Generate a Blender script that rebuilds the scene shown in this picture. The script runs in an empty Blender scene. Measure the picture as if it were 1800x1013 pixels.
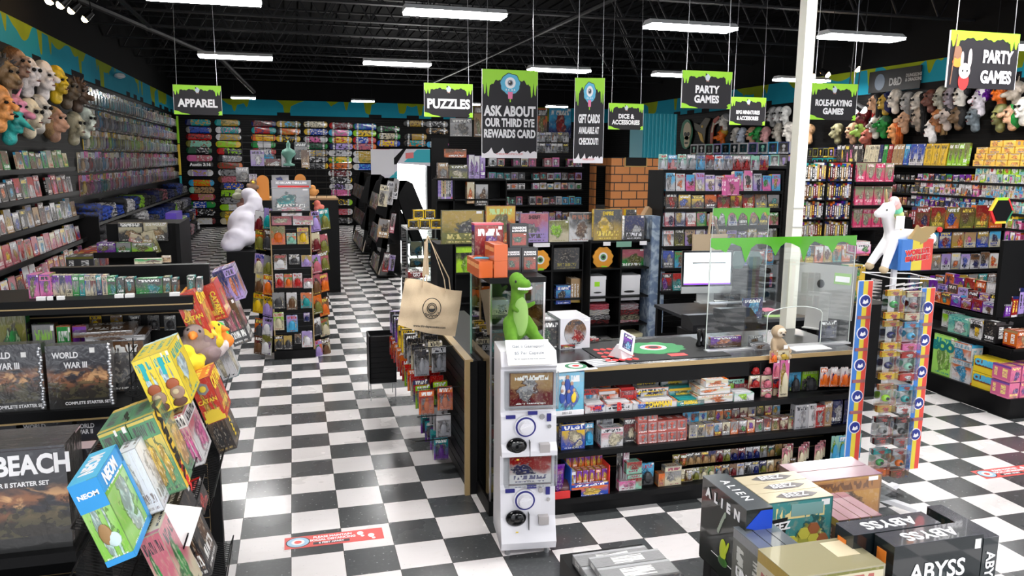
import bpy, bmesh, math, random
import numpy as np
from mathutils import Vector, Matrix, Euler

SC = bpy.context.scene
COL = SC.collection
rnd = random.Random(7)
PI = math.pi

# ---------------------------------------------------------------- camera, sky, exposure
FPX, CAM_H, PITCH, YAW, ROLL = 1383.0, 2.346, 0.1625, 0.2706, 0.0091
def _axes():
    cy, sy, cp, sp = math.cos(YAW), math.sin(YAW), math.cos(PITCH), math.sin(PITCH)
    f = Vector((sy*cp, cy*cp, -sp)); r = Vector((cy, -sy, 0)); u = r.cross(f)
    c, s = math.cos(ROLL), math.sin(ROLL)
    return c*r + s*u, -s*r + c*u, f
CR, CU, CF = _axes()
CPOS = Vector((0, 0, CAM_H))
cd = bpy.data.cameras.new('camera'); cam = bpy.data.objects.new('camera', cd); COL.objects.link(cam)
cd.sensor_width = 36; cd.lens = 36*FPX/1800; cd.clip_end = 200; cd.clip_start = .05
m = Matrix.Identity(4)
for i in range(3):
    m[i][0], m[i][1], m[i][2], m[i][3] = CR[i], CU[i], -CF[i], CPOS[i]
cam.matrix_world = m
SC.camera = cam
w = bpy.data.worlds.new('world'); SC.world = w; w.use_nodes = True
w.node_tree.nodes['Background'].inputs[0].default_value = (.93, .96, 1, 1)
w.node_tree.nodes['Background'].inputs[1].default_value = 1.1     # daylight entering through the open shop front behind the camera
SC.view_settings.view_transform = 'Standard'; SC.view_settings.look = 'None'
SC.view_settings.gamma = 1; SC.view_settings.use_curve_mapping = False
SC.view_settings.exposure = 0.93
LAMP_W = 34.0      # emission of the fluorescent diffusers
SPOT_W = 60.0
DOOR_W = 14.0

def at(px, py, ax, v):
    """world point seen at photo pixel (1800x1013) on the plane ax = v"""
    d = CR*((px-900)/FPX) + CU*(-(py-506.5)/FPX) + CF
    a = 'xyz'.index(ax); t = (v-CPOS[a])/d[a]
    return CPOS + d*t

# ---------------------------------------------------------------- materials
MATS = {}
def mat(name, rgb, rough=.5, metal=0, emit=0, spec=.5, coat=0):
    if name in MATS: return MATS[name]
    m = bpy.data.materials.new(name); m.use_nodes = True
    b = m.node_tree.nodes['Principled BSDF']
    b.inputs['Base Color'].default_value = (*rgb, 1); b.inputs['Roughness'].default_value = rough
    b.inputs['Metallic'].default_value = metal; b.inputs['Specular IOR Level'].default_value = spec
    b.inputs['Coat Weight'].default_value = coat
    if emit:
        b.inputs['Emission Color'].default_value = (*rgb, 1); b.inputs['Emission Strength'].default_value = emit
    MATS[name] = m; return m
class NT:
    def __init__(s, name):
        s.m = bpy.data.materials.new(name); s.m.use_nodes = True; MATS[name] = s.m
        s.n = s.m.node_tree.nodes; s.l = s.m.node_tree.links; s.b = s.n['Principled BSDF']
    def set(s, sock, v):
        if isinstance(v, bpy.types.NodeSocket): s.l.new(v, sock)
        elif isinstance(v, (tuple, list)) and len(v) == 3 and sock.type == 'RGBA': sock.default_value = (*v, 1)
        else: sock.default_value = v
    def math(s, op, a, b=0., c=0.):
        n = s.n.new('ShaderNodeMath'); n.operation = op
        s.set(n.inputs[0], a); s.set(n.inputs[1], b); s.set(n.inputs[2], c); return n.outputs[0]
    def mix(s, f, a, b):
        n = s.n.new('ShaderNodeMix'); n.data_type = 'RGBA'
        s.set(n.inputs[0], f); s.set(n.inputs[6], a); s.set(n.inputs[7], b); return n.outputs[2]
    def attr(s, name, kind='OBJECT', out='Color'):
        n = s.n.new('ShaderNodeAttribute'); n.attribute_type = kind; n.attribute_name = name; return n.outputs[out]
    def noise(s, vec, scale, detail=2, dist=0, out=0):
        n = s.n.new('ShaderNodeTexNoise'); s.set(n.inputs['Vector'], vec)
        n.inputs['Scale'].default_value = scale; n.inputs['Detail'].default_value = detail; n.inputs['Distortion'].default_value = dist
        return n.outputs[out]
    def wnoise(s, vec, out='Value'):
        n = s.n.new('ShaderNodeTexWhiteNoise'); n.noise_dimensions = '3D'; s.set(n.inputs['Vector'], vec); return n.outputs[out]
    def comb(s, x, y, z):
        n = s.n.new('ShaderNodeCombineXYZ'); s.set(n.inputs[0], x); s.set(n.inputs[1], y); s.set(n.inputs[2], z); return n.outputs[0]
    def sep(s, v):
        n = s.n.new('ShaderNodeSeparateXYZ'); s.set(n.inputs[0], v); return n.outputs
    def coord(s, k='Object'):
        return s.n.new('ShaderNodeTexCoord').outputs[k]
    def sstep(s, x, a, b):
        n = s.n.new('ShaderNodeMapRange'); n.interpolation_type = 'SMOOTHSTEP'
        s.set(n.inputs[0], x); s.set(n.inputs[1], a); s.set(n.inputs[2], b); return n.outputs[0]
    def gt(s, a, b): return s.math('GREATER_THAN', a, b)
    def lt(s, a, b): return s.math('LESS_THAN', a, b)
    def mul(s, *a):
        r = a[0]
        for x in a[1:]: r = s.math('MULTIPLY', r, x)
        return r
    def band(s, x, a, b): return s.mul(s.gt(x, a), s.lt(x, b))

BLACK = mat('black_laminate', (.003, .003, .0035), .5, spec=.2)
BLACKM = mat('black_metal', (.004, .004, .0045), .4, .0, spec=.25)
DARK = mat('dark_grey', (.05, .05, .055), .5)
WOODG = mat('slat_edge_gold', (.42, .29, .13), .5)
WHITE = mat('white_plastic', (.86, .85, .88), .3)
WHITEP = mat('white_paper', (.9, .88, .86), .6)
CHROME = mat('chrome', (.8, .8, .82), .18, 1)
GREY = mat('grey_metal', (.45, .45, .47), .3, .8)
LTXT = mat('white_ink', (.92, .9, .92), .5)
BTXT = mat('black_ink', (.01, .01, .01), .5)
RTXT = mat('red_ink', (.7, .03, .03), .5)
YTXT = mat('yellow_ink', (.9, .65, .05), .5)
OTXT = mat('orange_ink', (.9, .25, .03), .5)
BLUEI = mat('blue_ink', (.02, .12, .55), .45)
TURQ = mat('turquoise_ink', (.02, .45, .5), .5)
SLIME = mat('slime_green_ink', (.36, .78, .02), .5)
PAPER = mat('page_edges', (.72, .68, .6), .7)
KRAFT = mat('brown_cardboard', (.36, .22, .11), .7)
SKYB = mat('light_blue_ink', (.1, .5, .75), .5)
PINK = mat('pink_ink', (.85, .2, .4), .5)

def _glass(name, tint, refl, rough=.02, base=.05):
    m = bpy.data.materials.new(name); m.use_nodes = True; nt = m.node_tree; nt.nodes.clear()
    o = nt.nodes.new('ShaderNodeOutputMaterial'); t = nt.nodes.new('ShaderNodeBsdfTransparent'); g = nt.nodes.new('ShaderNodeBsdfGlossy')
    x = nt.nodes.new('ShaderNodeMixShader'); lw = nt.nodes.new('ShaderNodeFresnel'); lw.inputs[0].default_value = 1.45
    mm = nt.nodes.new('ShaderNodeMath'); mm.operation = 'MULTIPLY_ADD'; mm.inputs[1].default_value = refl; mm.inputs[2].default_value = base
    t.inputs[0].default_value = (*tint, 1); g.inputs['Roughness'].default_value = rough
    nt.links.new(lw.outputs[0], mm.inputs[0]); nt.links.new(mm.outputs[0], x.inputs[0])
    nt.links.new(t.outputs[0], x.inputs[1]); nt.links.new(g.outputs[0], x.inputs[2]); nt.links.new(x.outputs[0], o.inputs[0])
    MATS[name] = m; return m
GLASS = _glass('clear_glass', (.9, .95, .93), 1.0)
PLEXI = _glass('clear_acrylic', (.96, .98, .98), .7, .02, .015)
BLIS = _glass('blister_plastic', (.92, .93, .95), 1.2, .15, .1)
EDGEG = mat('green_glass_edge', (.25, .5, .42), .15)
SLIMEG = _glass('translucent_green_vinyl', (.2, .8, .12), .4, .2, .12)
# the slime decals on the shields: green film, partly see-through
_t = SLIMEG.node_tree; _d = _t.nodes.new('ShaderNodeBsdfDiffuse'); _d.inputs[0].default_value = (.12, .5, .02, 1)
_x2 = _t.nodes.new('ShaderNodeMixShader'); _x2.inputs[0].default_value = .55
_o = [n for n in _t.nodes if n.type == 'OUTPUT_MATERIAL'][0]; _src = _o.inputs[0].links[0].from_socket
_t.links.new(_src, _x2.inputs[1]); _t.links.new(_d.outputs[0], _x2.inputs[2]); _t.links.new(_x2.outputs[0], _o.inputs[0])

def cover_material(name, coat, title=True, art=1.0, rough=.38, textured=.0):
    T = NT(name)
    uv = T.sep(T.n.new('ShaderNodeUVMap').outputs[0]); u, v = uv[0], uv[1]
    seed = T.attr('seed', out='Fac'); c1, c2, c3, c4 = (T.attr(k) for k in ('c1', 'c2', 'c3', 'c4'))
    vec = T.comb(u, v, T.math('MULTIPLY', seed, 7.31))
    n1 = T.noise(vec, 2.2*art, 5, .3); n2 = T.noise(T.comb(v, u, T.math('MULTIPLY_ADD', seed, 3.7, 9)), 5*art, 6, .4)
    n3 = T.noise(T.comb(T.math('MULTIPLY', u, 1.2), v, T.math('MULTIPLY_ADD', seed, 5.1, 40)), 11*art, 5, .3)
    c = T.mix(T.sstep(T.math('ADD', v, T.math('MULTIPLY_ADD', n1, 1.2, -.6)), .25, .75), c1, c2)              # ground to sky
    c = T.mix(T.mul(T.sstep(n3, .54, .64), .3), c, T.mix(.7, c2, (.6, .45, .3)))
    fr = T.math('FRACT', T.math('MULTIPLY', seed, 1.37))
    dx = T.math('MULTIPLY', T.math('SUBTRACT', u, T.math('MULTIPLY_ADD', fr, .3, .35)), 1.25); dy = T.math('SUBTRACT', v, T.math('MULTIPLY_ADD', fr, -.15, .5))
    rr = T.math('ADD', T.math('SQRT', T.math('ADD', T.math('MULTIPLY', dx, dx), T.math('MULTIPLY', dy, dy))), T.math('MULTIPLY_ADD', n1, .9, -.45))
    rr = T.math('ADD', rr, T.math('MULTIPLY_ADD', n2, .5, -.25))
    fig = T.mix(T.sstep(n2, .42, .6), T.mix(.6, c3, (.03, .02, .02)), c3); fig = T.mix(T.mul(T.sstep(n3, .54, .62), .7), fig, T.mix(.5, c3, (.85, .75, .6)))
    c = T.mix(T.sstep(rr, .3, .26), c, fig)
    c = T.mix(T.mul(T.sstep(T.math('ABSOLUTE', T.math('SUBTRACT', rr, .3)), .035, .012), .8), c, T.mix(.7, c1, (.01, .01, .015)))
    if title:
        tb = T.math('FLOOR', T.math('MULTIPLY', T.math('FRACT', T.math('MULTIPLY', seed, .713)), 3))   # 0,1,2: top, top, bottom
        lo = T.math('MULTIPLY_ADD', T.gt(tb, 1.5), -.62, .77)
        inb = T.mul(T.gt(v, lo), T.lt(v, T.math('ADD', lo, .15)), T.gt(u, .12), T.lt(u, .88))
        strokes = T.gt(T.noise(T.comb(T.math('MULTIPLY', u, 22), T.math('MULTIPLY', v, 7), seed), 1, 0), .47)
        c = T.mix(T.mul(T.gt(v, T.math('SUBTRACT', lo, .03)), T.lt(v, T.math('ADD', lo, .18)), T.gt(T.math('FRACT', T.math('MULTIPLY', seed, .37)), .5)), c, c1)
        c = T.mix(T.mul(inb, strokes), c, c4)
        c = T.mix(T.mul(T.band(v, .05, .09), T.band(u, .15, .85), T.gt(T.noise(T.comb(T.math('MULTIPLY', u, 45), T.math('MULTIPLY', v, 12), seed), 1, 0), .5)), c, c4)
        stk = T.mul(T.band(u, .82, .95), T.band(v, .9, .975), T.gt(T.math('FRACT', T.math('MULTIPLY', seed, .91)), .45))
        c = T.mix(stk, c, (.88, .85, .85))
        c = T.mix(T.math('MAXIMUM', T.math('MAXIMUM', T.lt(u, .02), T.gt(u, .98)), T.math('MAXIMUM', T.lt(v, .015), T.gt(v, .985))), c, T.mix(.5, c1, (.05, .05, .05)))
    us = T.math('SUBTRACT', u, 2)
    sp = T.mix(T.gt(v, .86), c1, c3)
    sp = T.mix(T.lt(v, .1), sp, c2)
    sp = T.mix(T.mul(T.band(us, .28, .72), T.band(v, .22, .78), T.gt(T.noise(T.comb(T.math('MULTIPLY', us, 3), T.math('MULTIPLY', v, 26), seed), 1, 0), .46)), sp, c4)
    c = T.mix(T.gt(u, 1.5), c, sp)
    T.set(T.b.inputs['Base Color'], c); T.b.inputs['Roughness'].default_value = rough
    T.b.inputs['Coat Weight'].default_value = coat; T.b.inputs['Coat Roughness'].default_value = .12
    if textured:
        bp = T.n.new('ShaderNodeBump'); bp.inputs['Strength'].default_value = textured; bp.inputs['Distance'].default_value = .01
        T.l.new(T.noise(T.comb(T.math('MULTIPLY', u, 3), v, seed), 5, 3, 1), bp.inputs['Height']); T.l.new(bp.outputs[0], T.b.inputs['Coat Normal'])
    return T.m
COVER = cover_material('printed_cover', .5)
SHRINK = cover_material('shrink_wrapped_cover', 1.0, textured=.5)
FIGM = cover_material('figure_card_print', .8, art=1.3, rough=.25)
def deck_material():
    T = NT('skate_deck_graphic'); uv = T.sep(T.n.new('ShaderNodeUVMap').outputs[0]); u, v = uv[0], uv[1]
    seed = T.attr('seed', out='Fac'); c1, c2, c3 = T.attr('c1'), T.attr('c2'), T.attr('c3')
    n = T.noise(T.comb(T.math('MULTIPLY', u, 3.5), v, seed), 1.6, 3, .8); n2 = T.noise(T.comb(T.math('MULTIPLY', u, 3), v, T.math('ADD', seed, 20)), 4, 3, .5)
    w_ = T.math('MULTIPLY_ADD', T.math('FRACT', seed), .25, .14)
    mid = T.lt(T.math('ABSOLUTE', T.math('SUBTRACT', u, T.math('MULTIPLY_ADD', T.math('FRACT', T.math('MULTIPLY', seed, 3.3)), .3, .38))), T.math('MULTIPLY_ADD', n, .2, w_))
    c = T.mix(mid, c1, c2); c = T.mix(T.mul(mid, T.gt(n2, .56)), c, c3)
    T.set(T.b.inputs['Base Color'], c); T.b.inputs['Roughness'].default_value = .25; T.b.inputs['Coat Weight'].default_value = .4
    return T.m
DECKM = deck_material()

def attr_paint(name, rough, bump=0, mottled=.0, coat=0):
    T = NT(name); c1 = T.attr('c1'); c2 = T.attr('c2'); seed = T.attr('seed', out='Fac')
    o = T.sep(T.coord()); n = T.noise(T.comb(o[0], o[1], T.math('ADD', o[2], seed)), 9, 3, .5)
    T.set(T.b.inputs['Base Color'], T.mix(T.mul(T.sstep(n, .42, .62), mottled), c1, c2) if mottled else c1)
    T.b.inputs['Roughness'].default_value = rough; T.b.inputs['Coat Weight'].default_value = coat
    if bump:
        bp = T.n.new('ShaderNodeBump'); bp.inputs['Strength'].default_value = bump; bp.inputs['Distance'].default_value = .01
        T.l.new(T.noise(T.coord(), 60, 3), bp.inputs['Height']); T.l.new(bp.outputs[0], T.b.inputs['Normal'])
    return T.m
PAINT = attr_paint('coloured_surface', .4)
GLOSSP = attr_paint('glossy_coloured_plastic', .18, coat=.5)
SKIN = attr_paint('latex_mask_skin', .45, .5, .9)
CLOTH = attr_paint('folded_cotton', .9, .3, .7)
HAIR = attr_paint('mask_hair', .6, .9, .8)

# ---------------------------------------------------------------- mesh building
class MB:
    def __init__(s): s.v = []; s.f = []; s.mi = []; s.uv = []
    def face(s, idx, mi=0, uv=None):
        s.f.append(idx); s.mi.append(mi); s.uv.append(uv or [(2.5, .05)]*len(idx))
    def box(s, x0, x1, y0, y1, z0, z1, mi=0, rot=None, front=False, cov=None):
        b = len(s.v); P = [(x0,y0,z0),(x1,y0,z0),(x1,y1,z0),(x0,y1,z0),(x0,y0,z1),(x1,y0,z1),(x1,y1,z1),(x0,y1,z1)]
        if rot: P = [tuple(rot @ Vector(p)) for p in P]
        s.v += P
        q = [(0,0),(1,0),(1,1),(0,1)]; sp = [(2,0),(3,0),(3,1),(2,1)]; spt = [(3,0),(3,1),(2,1),(2,0)]
        cv = cov or {}
        def U(k, d): return cv.get(k, d)
        s.face((b, b+1, b+5, b+4), mi, q if front else U('f', None))
        s.face((b+1, b+2, b+6, b+5), mi, sp if front else U('r', None))
        s.face((b+2, b+3, b+7, b+6), mi, q if front else U('b', None))
        s.face((b+3, b, b+4, b+7), mi, sp if front else U('l', None))
        s.face((b+4, b+5, b+6, b+7), mi, spt if front else U('t', None))
        s.face((b+3, b+2, b+1, b), mi)
        return s
    def bar(s, p0, p1, w, h=None, mi=0):
        """rectangular bar between two points"""
        p0, p1 = Vector(p0), Vector(p1); d = p1-p0; L = d.length; h = h or w
        q = d.to_track_quat('Z', 'Y').to_matrix().to_4x4(); M = Matrix.Translation(p0) @ q
        return s.box(-w/2, w/2, -h/2, h/2, 0, L, mi, M)
    def cyl(s, p0, p1, r0, r1=None, n=10, mi=0, caps=True):
        p0, p1 = Vector(p0), Vector(p1); d = p1-p0; r1 = r0 if r1 is None else r1
        q = d.to_track_quat('Z', 'Y').to_matrix(); b = len(s.v)
        for P, r in ((p0, r0), (p1, r1)):
            for i in range(n):
                a = 2*PI*i/n; s.v.append(tuple(P + q @ Vector((r*math.cos(a), r*math.sin(a), 0))))
        for i in range(n): s.face((b+i, b+(i+1) % n, b+n+(i+1) % n, b+n+i), mi)
        if caps:
            s.face(tuple(b+n-1-i for i in range(n)), mi); s.face(tuple(b+n+i for i in range(n)), mi)
        return s
    def tube(s, pts, r, n=6, mi=0):
        for a, c in zip(pts, pts[1:]): s.cyl(a, c, r, n=n, mi=mi)
        return s
    def ell(s, c, r, n=12, m=8, mi=0, rot=None):
        b = len(s.v); c = Vector(c)
        for j in range(m+1):
            t = PI*j/m
            for i in range(n):
                a = 2*PI*i/n; p = Vector((r[0]*math.sin(t)*math.cos(a), r[1]*math.sin(t)*math.sin(a), -r[2]*math.cos(t)))
                if rot: p = rot @ p
                s.v.append(tuple(c+p))
        for j in range(m):
            for i in range(n):
                s.face((b+j*n+i, b+j*n+(i+1) % n, b+(j+1)*n+(i+1) % n, b+(j+1)*n+i), mi)
        return s
    def prism(s, poly, y0, y1, mi=0, axis='y', uvf=None):
        """polygon in the (x,z) plane (or (y,z) for axis x, (x,y) for z) extruded; counter-clockwise seen from the front"""
        b = len(s.v); n = len(poly)
        for d in (y0, y1):
            for (a, c) in poly: s.v.append((a, d, c) if axis == 'y' else ((d, a, c) if axis == 'x' else (a, c, d)))
        xs = [p[0] for p in poly]; zs = [p[1] for p in poly]
        def nu(p): return ((p[0]-min(xs))/max(1e-6, max(xs)-min(xs)), (p[1]-min(zs))/max(1e-6, max(zs)-min(zs)))
        s.face(tuple(b+i for i in range(n)), mi, [nu(p) for p in poly] if uvf else None)
        s.face(tuple(b+n+n-1-i for i in range(n)), mi, [nu(p) for p in reversed(poly)] if uvf else None)
        for i in range(n): s.face((b+i, b+n+i, b+n+(i+1) % n, b+(i+1) % n), mi)
        return s
    def lathe(s, prof, c=(0, 0, 0), n=14, mi=0):
        b = len(s.v)
        for (r, z) in prof:
            for i in range(n):
                a = 2*PI*i/n; s.v.append((c[0]+r*math.cos(a), c[1]+r*math.sin(a), c[2]+z))
        for j in range(len(prof)-1):
            for i in range(n): s.face((b+j*n+i, b+j*n+(i+1) % n, b+(j+1)*n+(i+1) % n, b+(j+1)*n+i), mi)
        s.face(tuple(b+n-1-i for i in range(n)), mi); s.face(tuple(b+(len(prof)-1)*n+i for i in range(n)), mi)
        return s
    def mesh(s, name, mats, smooth=False):
        me = bpy.data.meshes.new(name); me.from_pydata(s.v, [], s.f)
        for m_ in (mats if isinstance(mats, (list, tuple)) else [mats]): me.materials.append(m_)
        me.polygons.foreach_set('material_index', s.mi)
        uvl = me.uv_layers.new(name='UVMap'); flat = []
        for q in s.uv:
            for p in q: flat += [p[0], p[1]]
        uvl.data.foreach_set('uv', flat)
        if smooth: me.polygons.foreach_set('use_smooth', [True]*len(me.polygons))
        me.update(); return me
    def build(s, name, mats, parent=None, loc=(0, 0, 0), rot=(0, 0, 0), smooth=False):
        return link(s.mesh(name, mats, smooth), name, parent, loc, rot)

def link(data, name, parent=None, loc=(0, 0, 0), rot=(0, 0, 0), scale=(1, 1, 1)):
    o = bpy.data.objects.new(name, data); COL.objects.link(o)
    o.location = loc; o.rotation_euler = rot; o.scale = scale
    if parent is not None: o.parent = parent
    return o
LABELS = {}
def tag(o, label, cat, group=None):
    lab = ' '.join(label.split())
    if len(lab.split()) > 16: lab = lab.replace(' the ', ' ')
    for k in PAL:
        if len(lab.split()) > 16 and f" and {k} " in lab[:32]: lab = lab.replace(f" and {k} ", ' ', 1)
    n = len(lab.split())
    if n < 4 or n > 16: print('LABELLEN', n, lab)
    if lab in LABELS: print('DUPLABEL', lab)
    LABELS[lab] = 1
    o['label'] = lab; o['category'] = cat
    if group: o['group'] = group
    return o
def thing(name, label, cat, loc=(0, 0, 0), rot=(0, 0, 0), group=None):
    o = bpy.data.objects.new(name, None); COL.objects.link(o); o.location = loc; o.rotation_euler = rot
    o.empty_display_size = .1
    return tag(o, label, cat, group)
def struct(o, label=None):
    o['kind'] = 'structure'
    if label: o['label'] = label
    return o
KIDS = {}
def kids(o):
    return [c for c in o.children]
def dup(src, loc=None, rot=None, label=None, parent=None):
    def cp(o, par):
        c = o.copy(); COL.objects.link(c); c.parent = par
        for ch in list(o.children): cp(ch, c)
        return c
    r = cp(src, parent)
    if loc is not None: r.location = loc
    if rot is not None: r.rotation_euler = rot
    if label: tag(r, label, r['category'])
    return r
def setc(o, cols, seed=None):
    """colour attributes read by the printed materials"""
    for k, c in zip(('c1', 'c2', 'c3', 'c4'), cols): o[k] = [float(x) for x in c]
    o['seed'] = float(rnd.uniform(0, 90) if seed is None else seed)
    return o
def cycle(o, cols, seed=None):
    setc(o, cols, seed)
    for c in o.children: cycle(c, cols, o['seed'])

def bake(o):
    """replace an object's mesh by its evaluated mesh (modifiers applied)"""
    dg = bpy.context.evaluated_depsgraph_get(); me = bpy.data.meshes.new_from_object(o.evaluated_get(dg))
    o.modifiers.clear(); o.data = me; return o
def blob(name, parts, mats, vox=.01, smooth_it=4, parent=None, loc=(0, 0, 0), rot=(0, 0, 0)):
    """one continuous soft surface grown from overlapping ellipsoids and tapered capsules"""
    b = MB()
    for p in parts:
        if p[0] == 'e': b.ell(p[1], p[2], 16, 12, rot=(Euler(p[3]).to_matrix() if len(p) > 3 else None))
        else:
            _, a, c, r0, r1 = p; a, c = Vector(a), Vector(c); n = max(2, int((c-a).length/(min(r0, r1)*.5))+1)
            for i in range(n+1):
                t = i/n; r = r0+(r1-r0)*t; b.ell(a.lerp(c, t), (r, r, r), 12, 8)
    o = b.build(name, mats, parent, loc, rot, smooth=True)
    md = o.modifiers.new('r', 'REMESH'); md.mode = 'VOXEL'; md.voxel_size = vox; md.use_smooth_shade = True
    if smooth_it:
        ms = o.modifiers.new('s', 'SMOOTH'); ms.iterations = smooth_it; ms.factor = .5
    bpy.context.view_layer.update()
    bake(o); 
    o.data.polygons.foreach_set('use_smooth', [True]*len(o.data.polygons))
    return o
def text(s, size, loc, rot, m_, parent=None, name='lettering', bold=.0, sx=1, align='CENTER', ext=.0006, space=1.0, shear=0, valign='CENTER'):
    c = bpy.data.curves.new(name, 'FONT'); c.body = s; c.size = size; c.offset = bold*size; c.extrude = ext
    c.align_x = align; c.align_y = valign; c.resolution_u = 3; c.space_character = space; c.shear = shear; c.space_line = .95
    c.materials.append(m_)
    o = bpy.data.objects.new('t', c); COL.objects.link(o)
    dg = bpy.context.evaluated_depsgraph_get(); me = bpy.data.meshes.new_from_object(o.evaluated_get(dg)); me.name = name
    bpy.data.objects.remove(o); bpy.data.curves.remove(c)
    if not me.materials: me.materials.append(m_)
    return link(me, name, parent, loc, rot, (sx, 1, 1))
FR = (PI/2, 0, 0)       # text upright, reading from the front (-Y)

# ---------------------------------------------------------------- colours with everyday names
PAL = {'red': (.55, .03, .03), 'crimson': (.35, .01, .04), 'orange': (.85, .25, .02), 'yellow': (.9, .62, .03), 'lime': (.4, .75, .03),
 'green': (.03, .32, .08), 'dark green': (.02, .1, .05), 'teal': (.02, .35, .36), 'sky blue': (.15, .5, .8), 'blue': (.02, .12, .5),
 'navy': (.01, .025, .12), 'purple': (.2, .05, .4), 'lilac': (.5, .38, .75), 'pink': (.85, .25, .5), 'rose': (.6, .2, .25),
 'white': (.85, .84, .86), 'cream': (.75, .68, .5), 'grey': (.3, .3, .31), 'light grey': (.55, .55, .58), 'black': (.012, .012, .014),
 'charcoal': (.05, .05, .055), 'brown': (.16, .08, .04), 'tan': (.5, .33, .18), 'gold': (.55, .38, .1), 'maroon': (.16, .02, .03), 'olive': (.2, .2, .05), 'mint': (.35, .7, .55)}
MIXED = ['red', 'crimson', 'orange', 'yellow', 'green', 'teal', 'sky blue', 'blue', 'navy', 'purple', 'white', 'cream', 'grey', 'light grey', 'black', 'charcoal', 'brown', 'tan', 'maroon', 'olive', 'pink', 'gold']
for _k, _c in list(PAL.items()):      # printed inks are a little deeper than the screen colour names
    _m = max(_c); PAL[_k] = tuple(max(.004, _m-(_m-x)*1.15)*.76 for x in _c)
def pick(names=None):
    a, b = rnd.sample(names or MIXED, 2); c = rnd.choice(MIXED)
    la, lb = PAL[a], PAL[b]
    lum = sum(la)/3
    t = rnd.choice([(.9, .88, .85), (.9, .7, .1), (.9, .9, .9)]) if lum < .3 else rnd.choice([(.02, .02, .03), (.4, .02, .02), (.02, .05, .3)])
    return (a, b), (la, lb, PAL[c], t)
ORD = 'first second third fourth fifth sixth seventh eighth ninth tenth eleventh twelfth'.split()
def nth(i):
    if i < 12: return ORD[i]
    n = i+1; return f"{n}{'th' if 10 <= n % 100 <= 20 else {1:'st',2:'nd',3:'rd'}.get(n % 10,'th')}"
# ---------------------------------------------------------------- merchandise shapes (unit sized: x -.5..+.5, y 0 front..1 back, z 0..1)
def u_box(m_=None, name='carton'):
    b = MB(); b.box(-.5, .5, 0, .62, 0, 1, front=True); b.box(-.485, .485, .62, 1, .012, .988, front=True)
    return b.mesh(name, [m_ or COVER])
def u_book():
    b = MB(); b.box(-.5, .5, 0, .1, 0, 1, front=True); b.box(-.5, .5, .9, 1, 0, 1, front=True)
    b.box(-.5, -.46, .1, .9, 0, 1, front=True); b.box(-.46, .47, .1, .9, .02, .98, 1)
    return b.mesh('book', [COVER, PAPER])
def u_spine():
    b = MB(); sp = [(2, 0), (3, 0), (3, 1), (2, 1)]
    b.box(-.5, .5, 0, .05, 0, 1, cov={'f': sp, 't': sp, 'l': sp, 'r': sp}); b.box(-.5, -.4, .05, 1, 0, 1, cov={'l': sp, 't': sp, 'r': sp})
    b.box(.4, .5, .05, 1, 0, 1, cov={'r': sp, 't': sp, 'l': sp}); b.box(-.4, .4, .05, .96, .015, .985, 1)
    return b.mesh('book', [COVER, PAPER])
def u_card():
    b = MB(); poly = [(-.5, 0), (.5, 0), (.5, .93), (.44, 1), (.1, 1), (.08, .965), (-.08, .965), (-.1, 1), (-.44, 1), (-.5, .93)]
    b.prism(poly, .88, .97, 0, uvf=True)
    b.ell((-.02, .5, .36), (.2, .28, .24), 8, 6, 2); b.ell((0, .5, .62), (.12, .22, .09), 8, 6, 2); b.box(-.34, .34, .6, .86, .08, .2, 2)
    v = len(b.v); k = [(-.42, .88, .05), (.42, .88, .05), (.42, .88, .72), (-.42, .88, .72), (-.36, 0, .09), (.36, 0, .09), (.36, 0, .64), (-.36, 0, .64)]
    b.v += k
    for q in ((4, 5, 6, 7), (0, 1, 5, 4), (1, 2, 6, 5), (2, 3, 7, 6), (3, 0, 4, 7)): b.face(tuple(v+i for i in q), 1)
    return b.mesh('blister_pack', [FIGM, BLIS, PAINT])
def u_plaincard():
    b = MB(); poly = [(-.5, 0), (.5, 0), (.5, .95), (.46, 1), (.1, 1), (.08, .97), (-.08, .97), (-.1, 1), (-.46, 1), (-.5, .95)]
    b.prism(poly, .8, 1, 0, uvf=True); b.ell((0, .45, .4), (.3, .4, .27), 8, 6, 1); b.box(-.3, .3, .3, .8, .12, .3, 1)
    return b.mesh('carded_pack', [FIGM, PAINT])
def u_pouch():
    b = MB(); N, M_ = 6, 8
    for s_ in (0, 1):
        for j in range(M_+1):
            for i in range(N+1):
                x, z = i/N-.5, j/M_
                h = .5*(1-(2*x)**4)*(1-abs(2*z-1)**5)
                b.v.append((x*(1-.06*math.sin(z*PI)), .5+(-h if s_ == 0 else h), z))
    K = (N+1)*(M_+1)
    for j in range(M_):
        for i in range(N):
            a = j*(N+1)+i; uv = [(i/N, j/M_), ((i+1)/N, j/M_), ((i+1)/N, (j+1)/M_), (i/N, (j+1)/M_)]
            b.face((a, a+1, a+N+2, a+N+1), 0, uv); b.face((K+a, K+a+N+1, K+a+N+2, K+a+1), 0, [uv[0], uv[3], uv[2], uv[1]])
    b.box(-.5, .5, .47, .53, .985, 1.04); b.box(-.5, .5, .47, .53, -.02, .015)
    return b.mesh('pouch', [FIGM])
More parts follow.
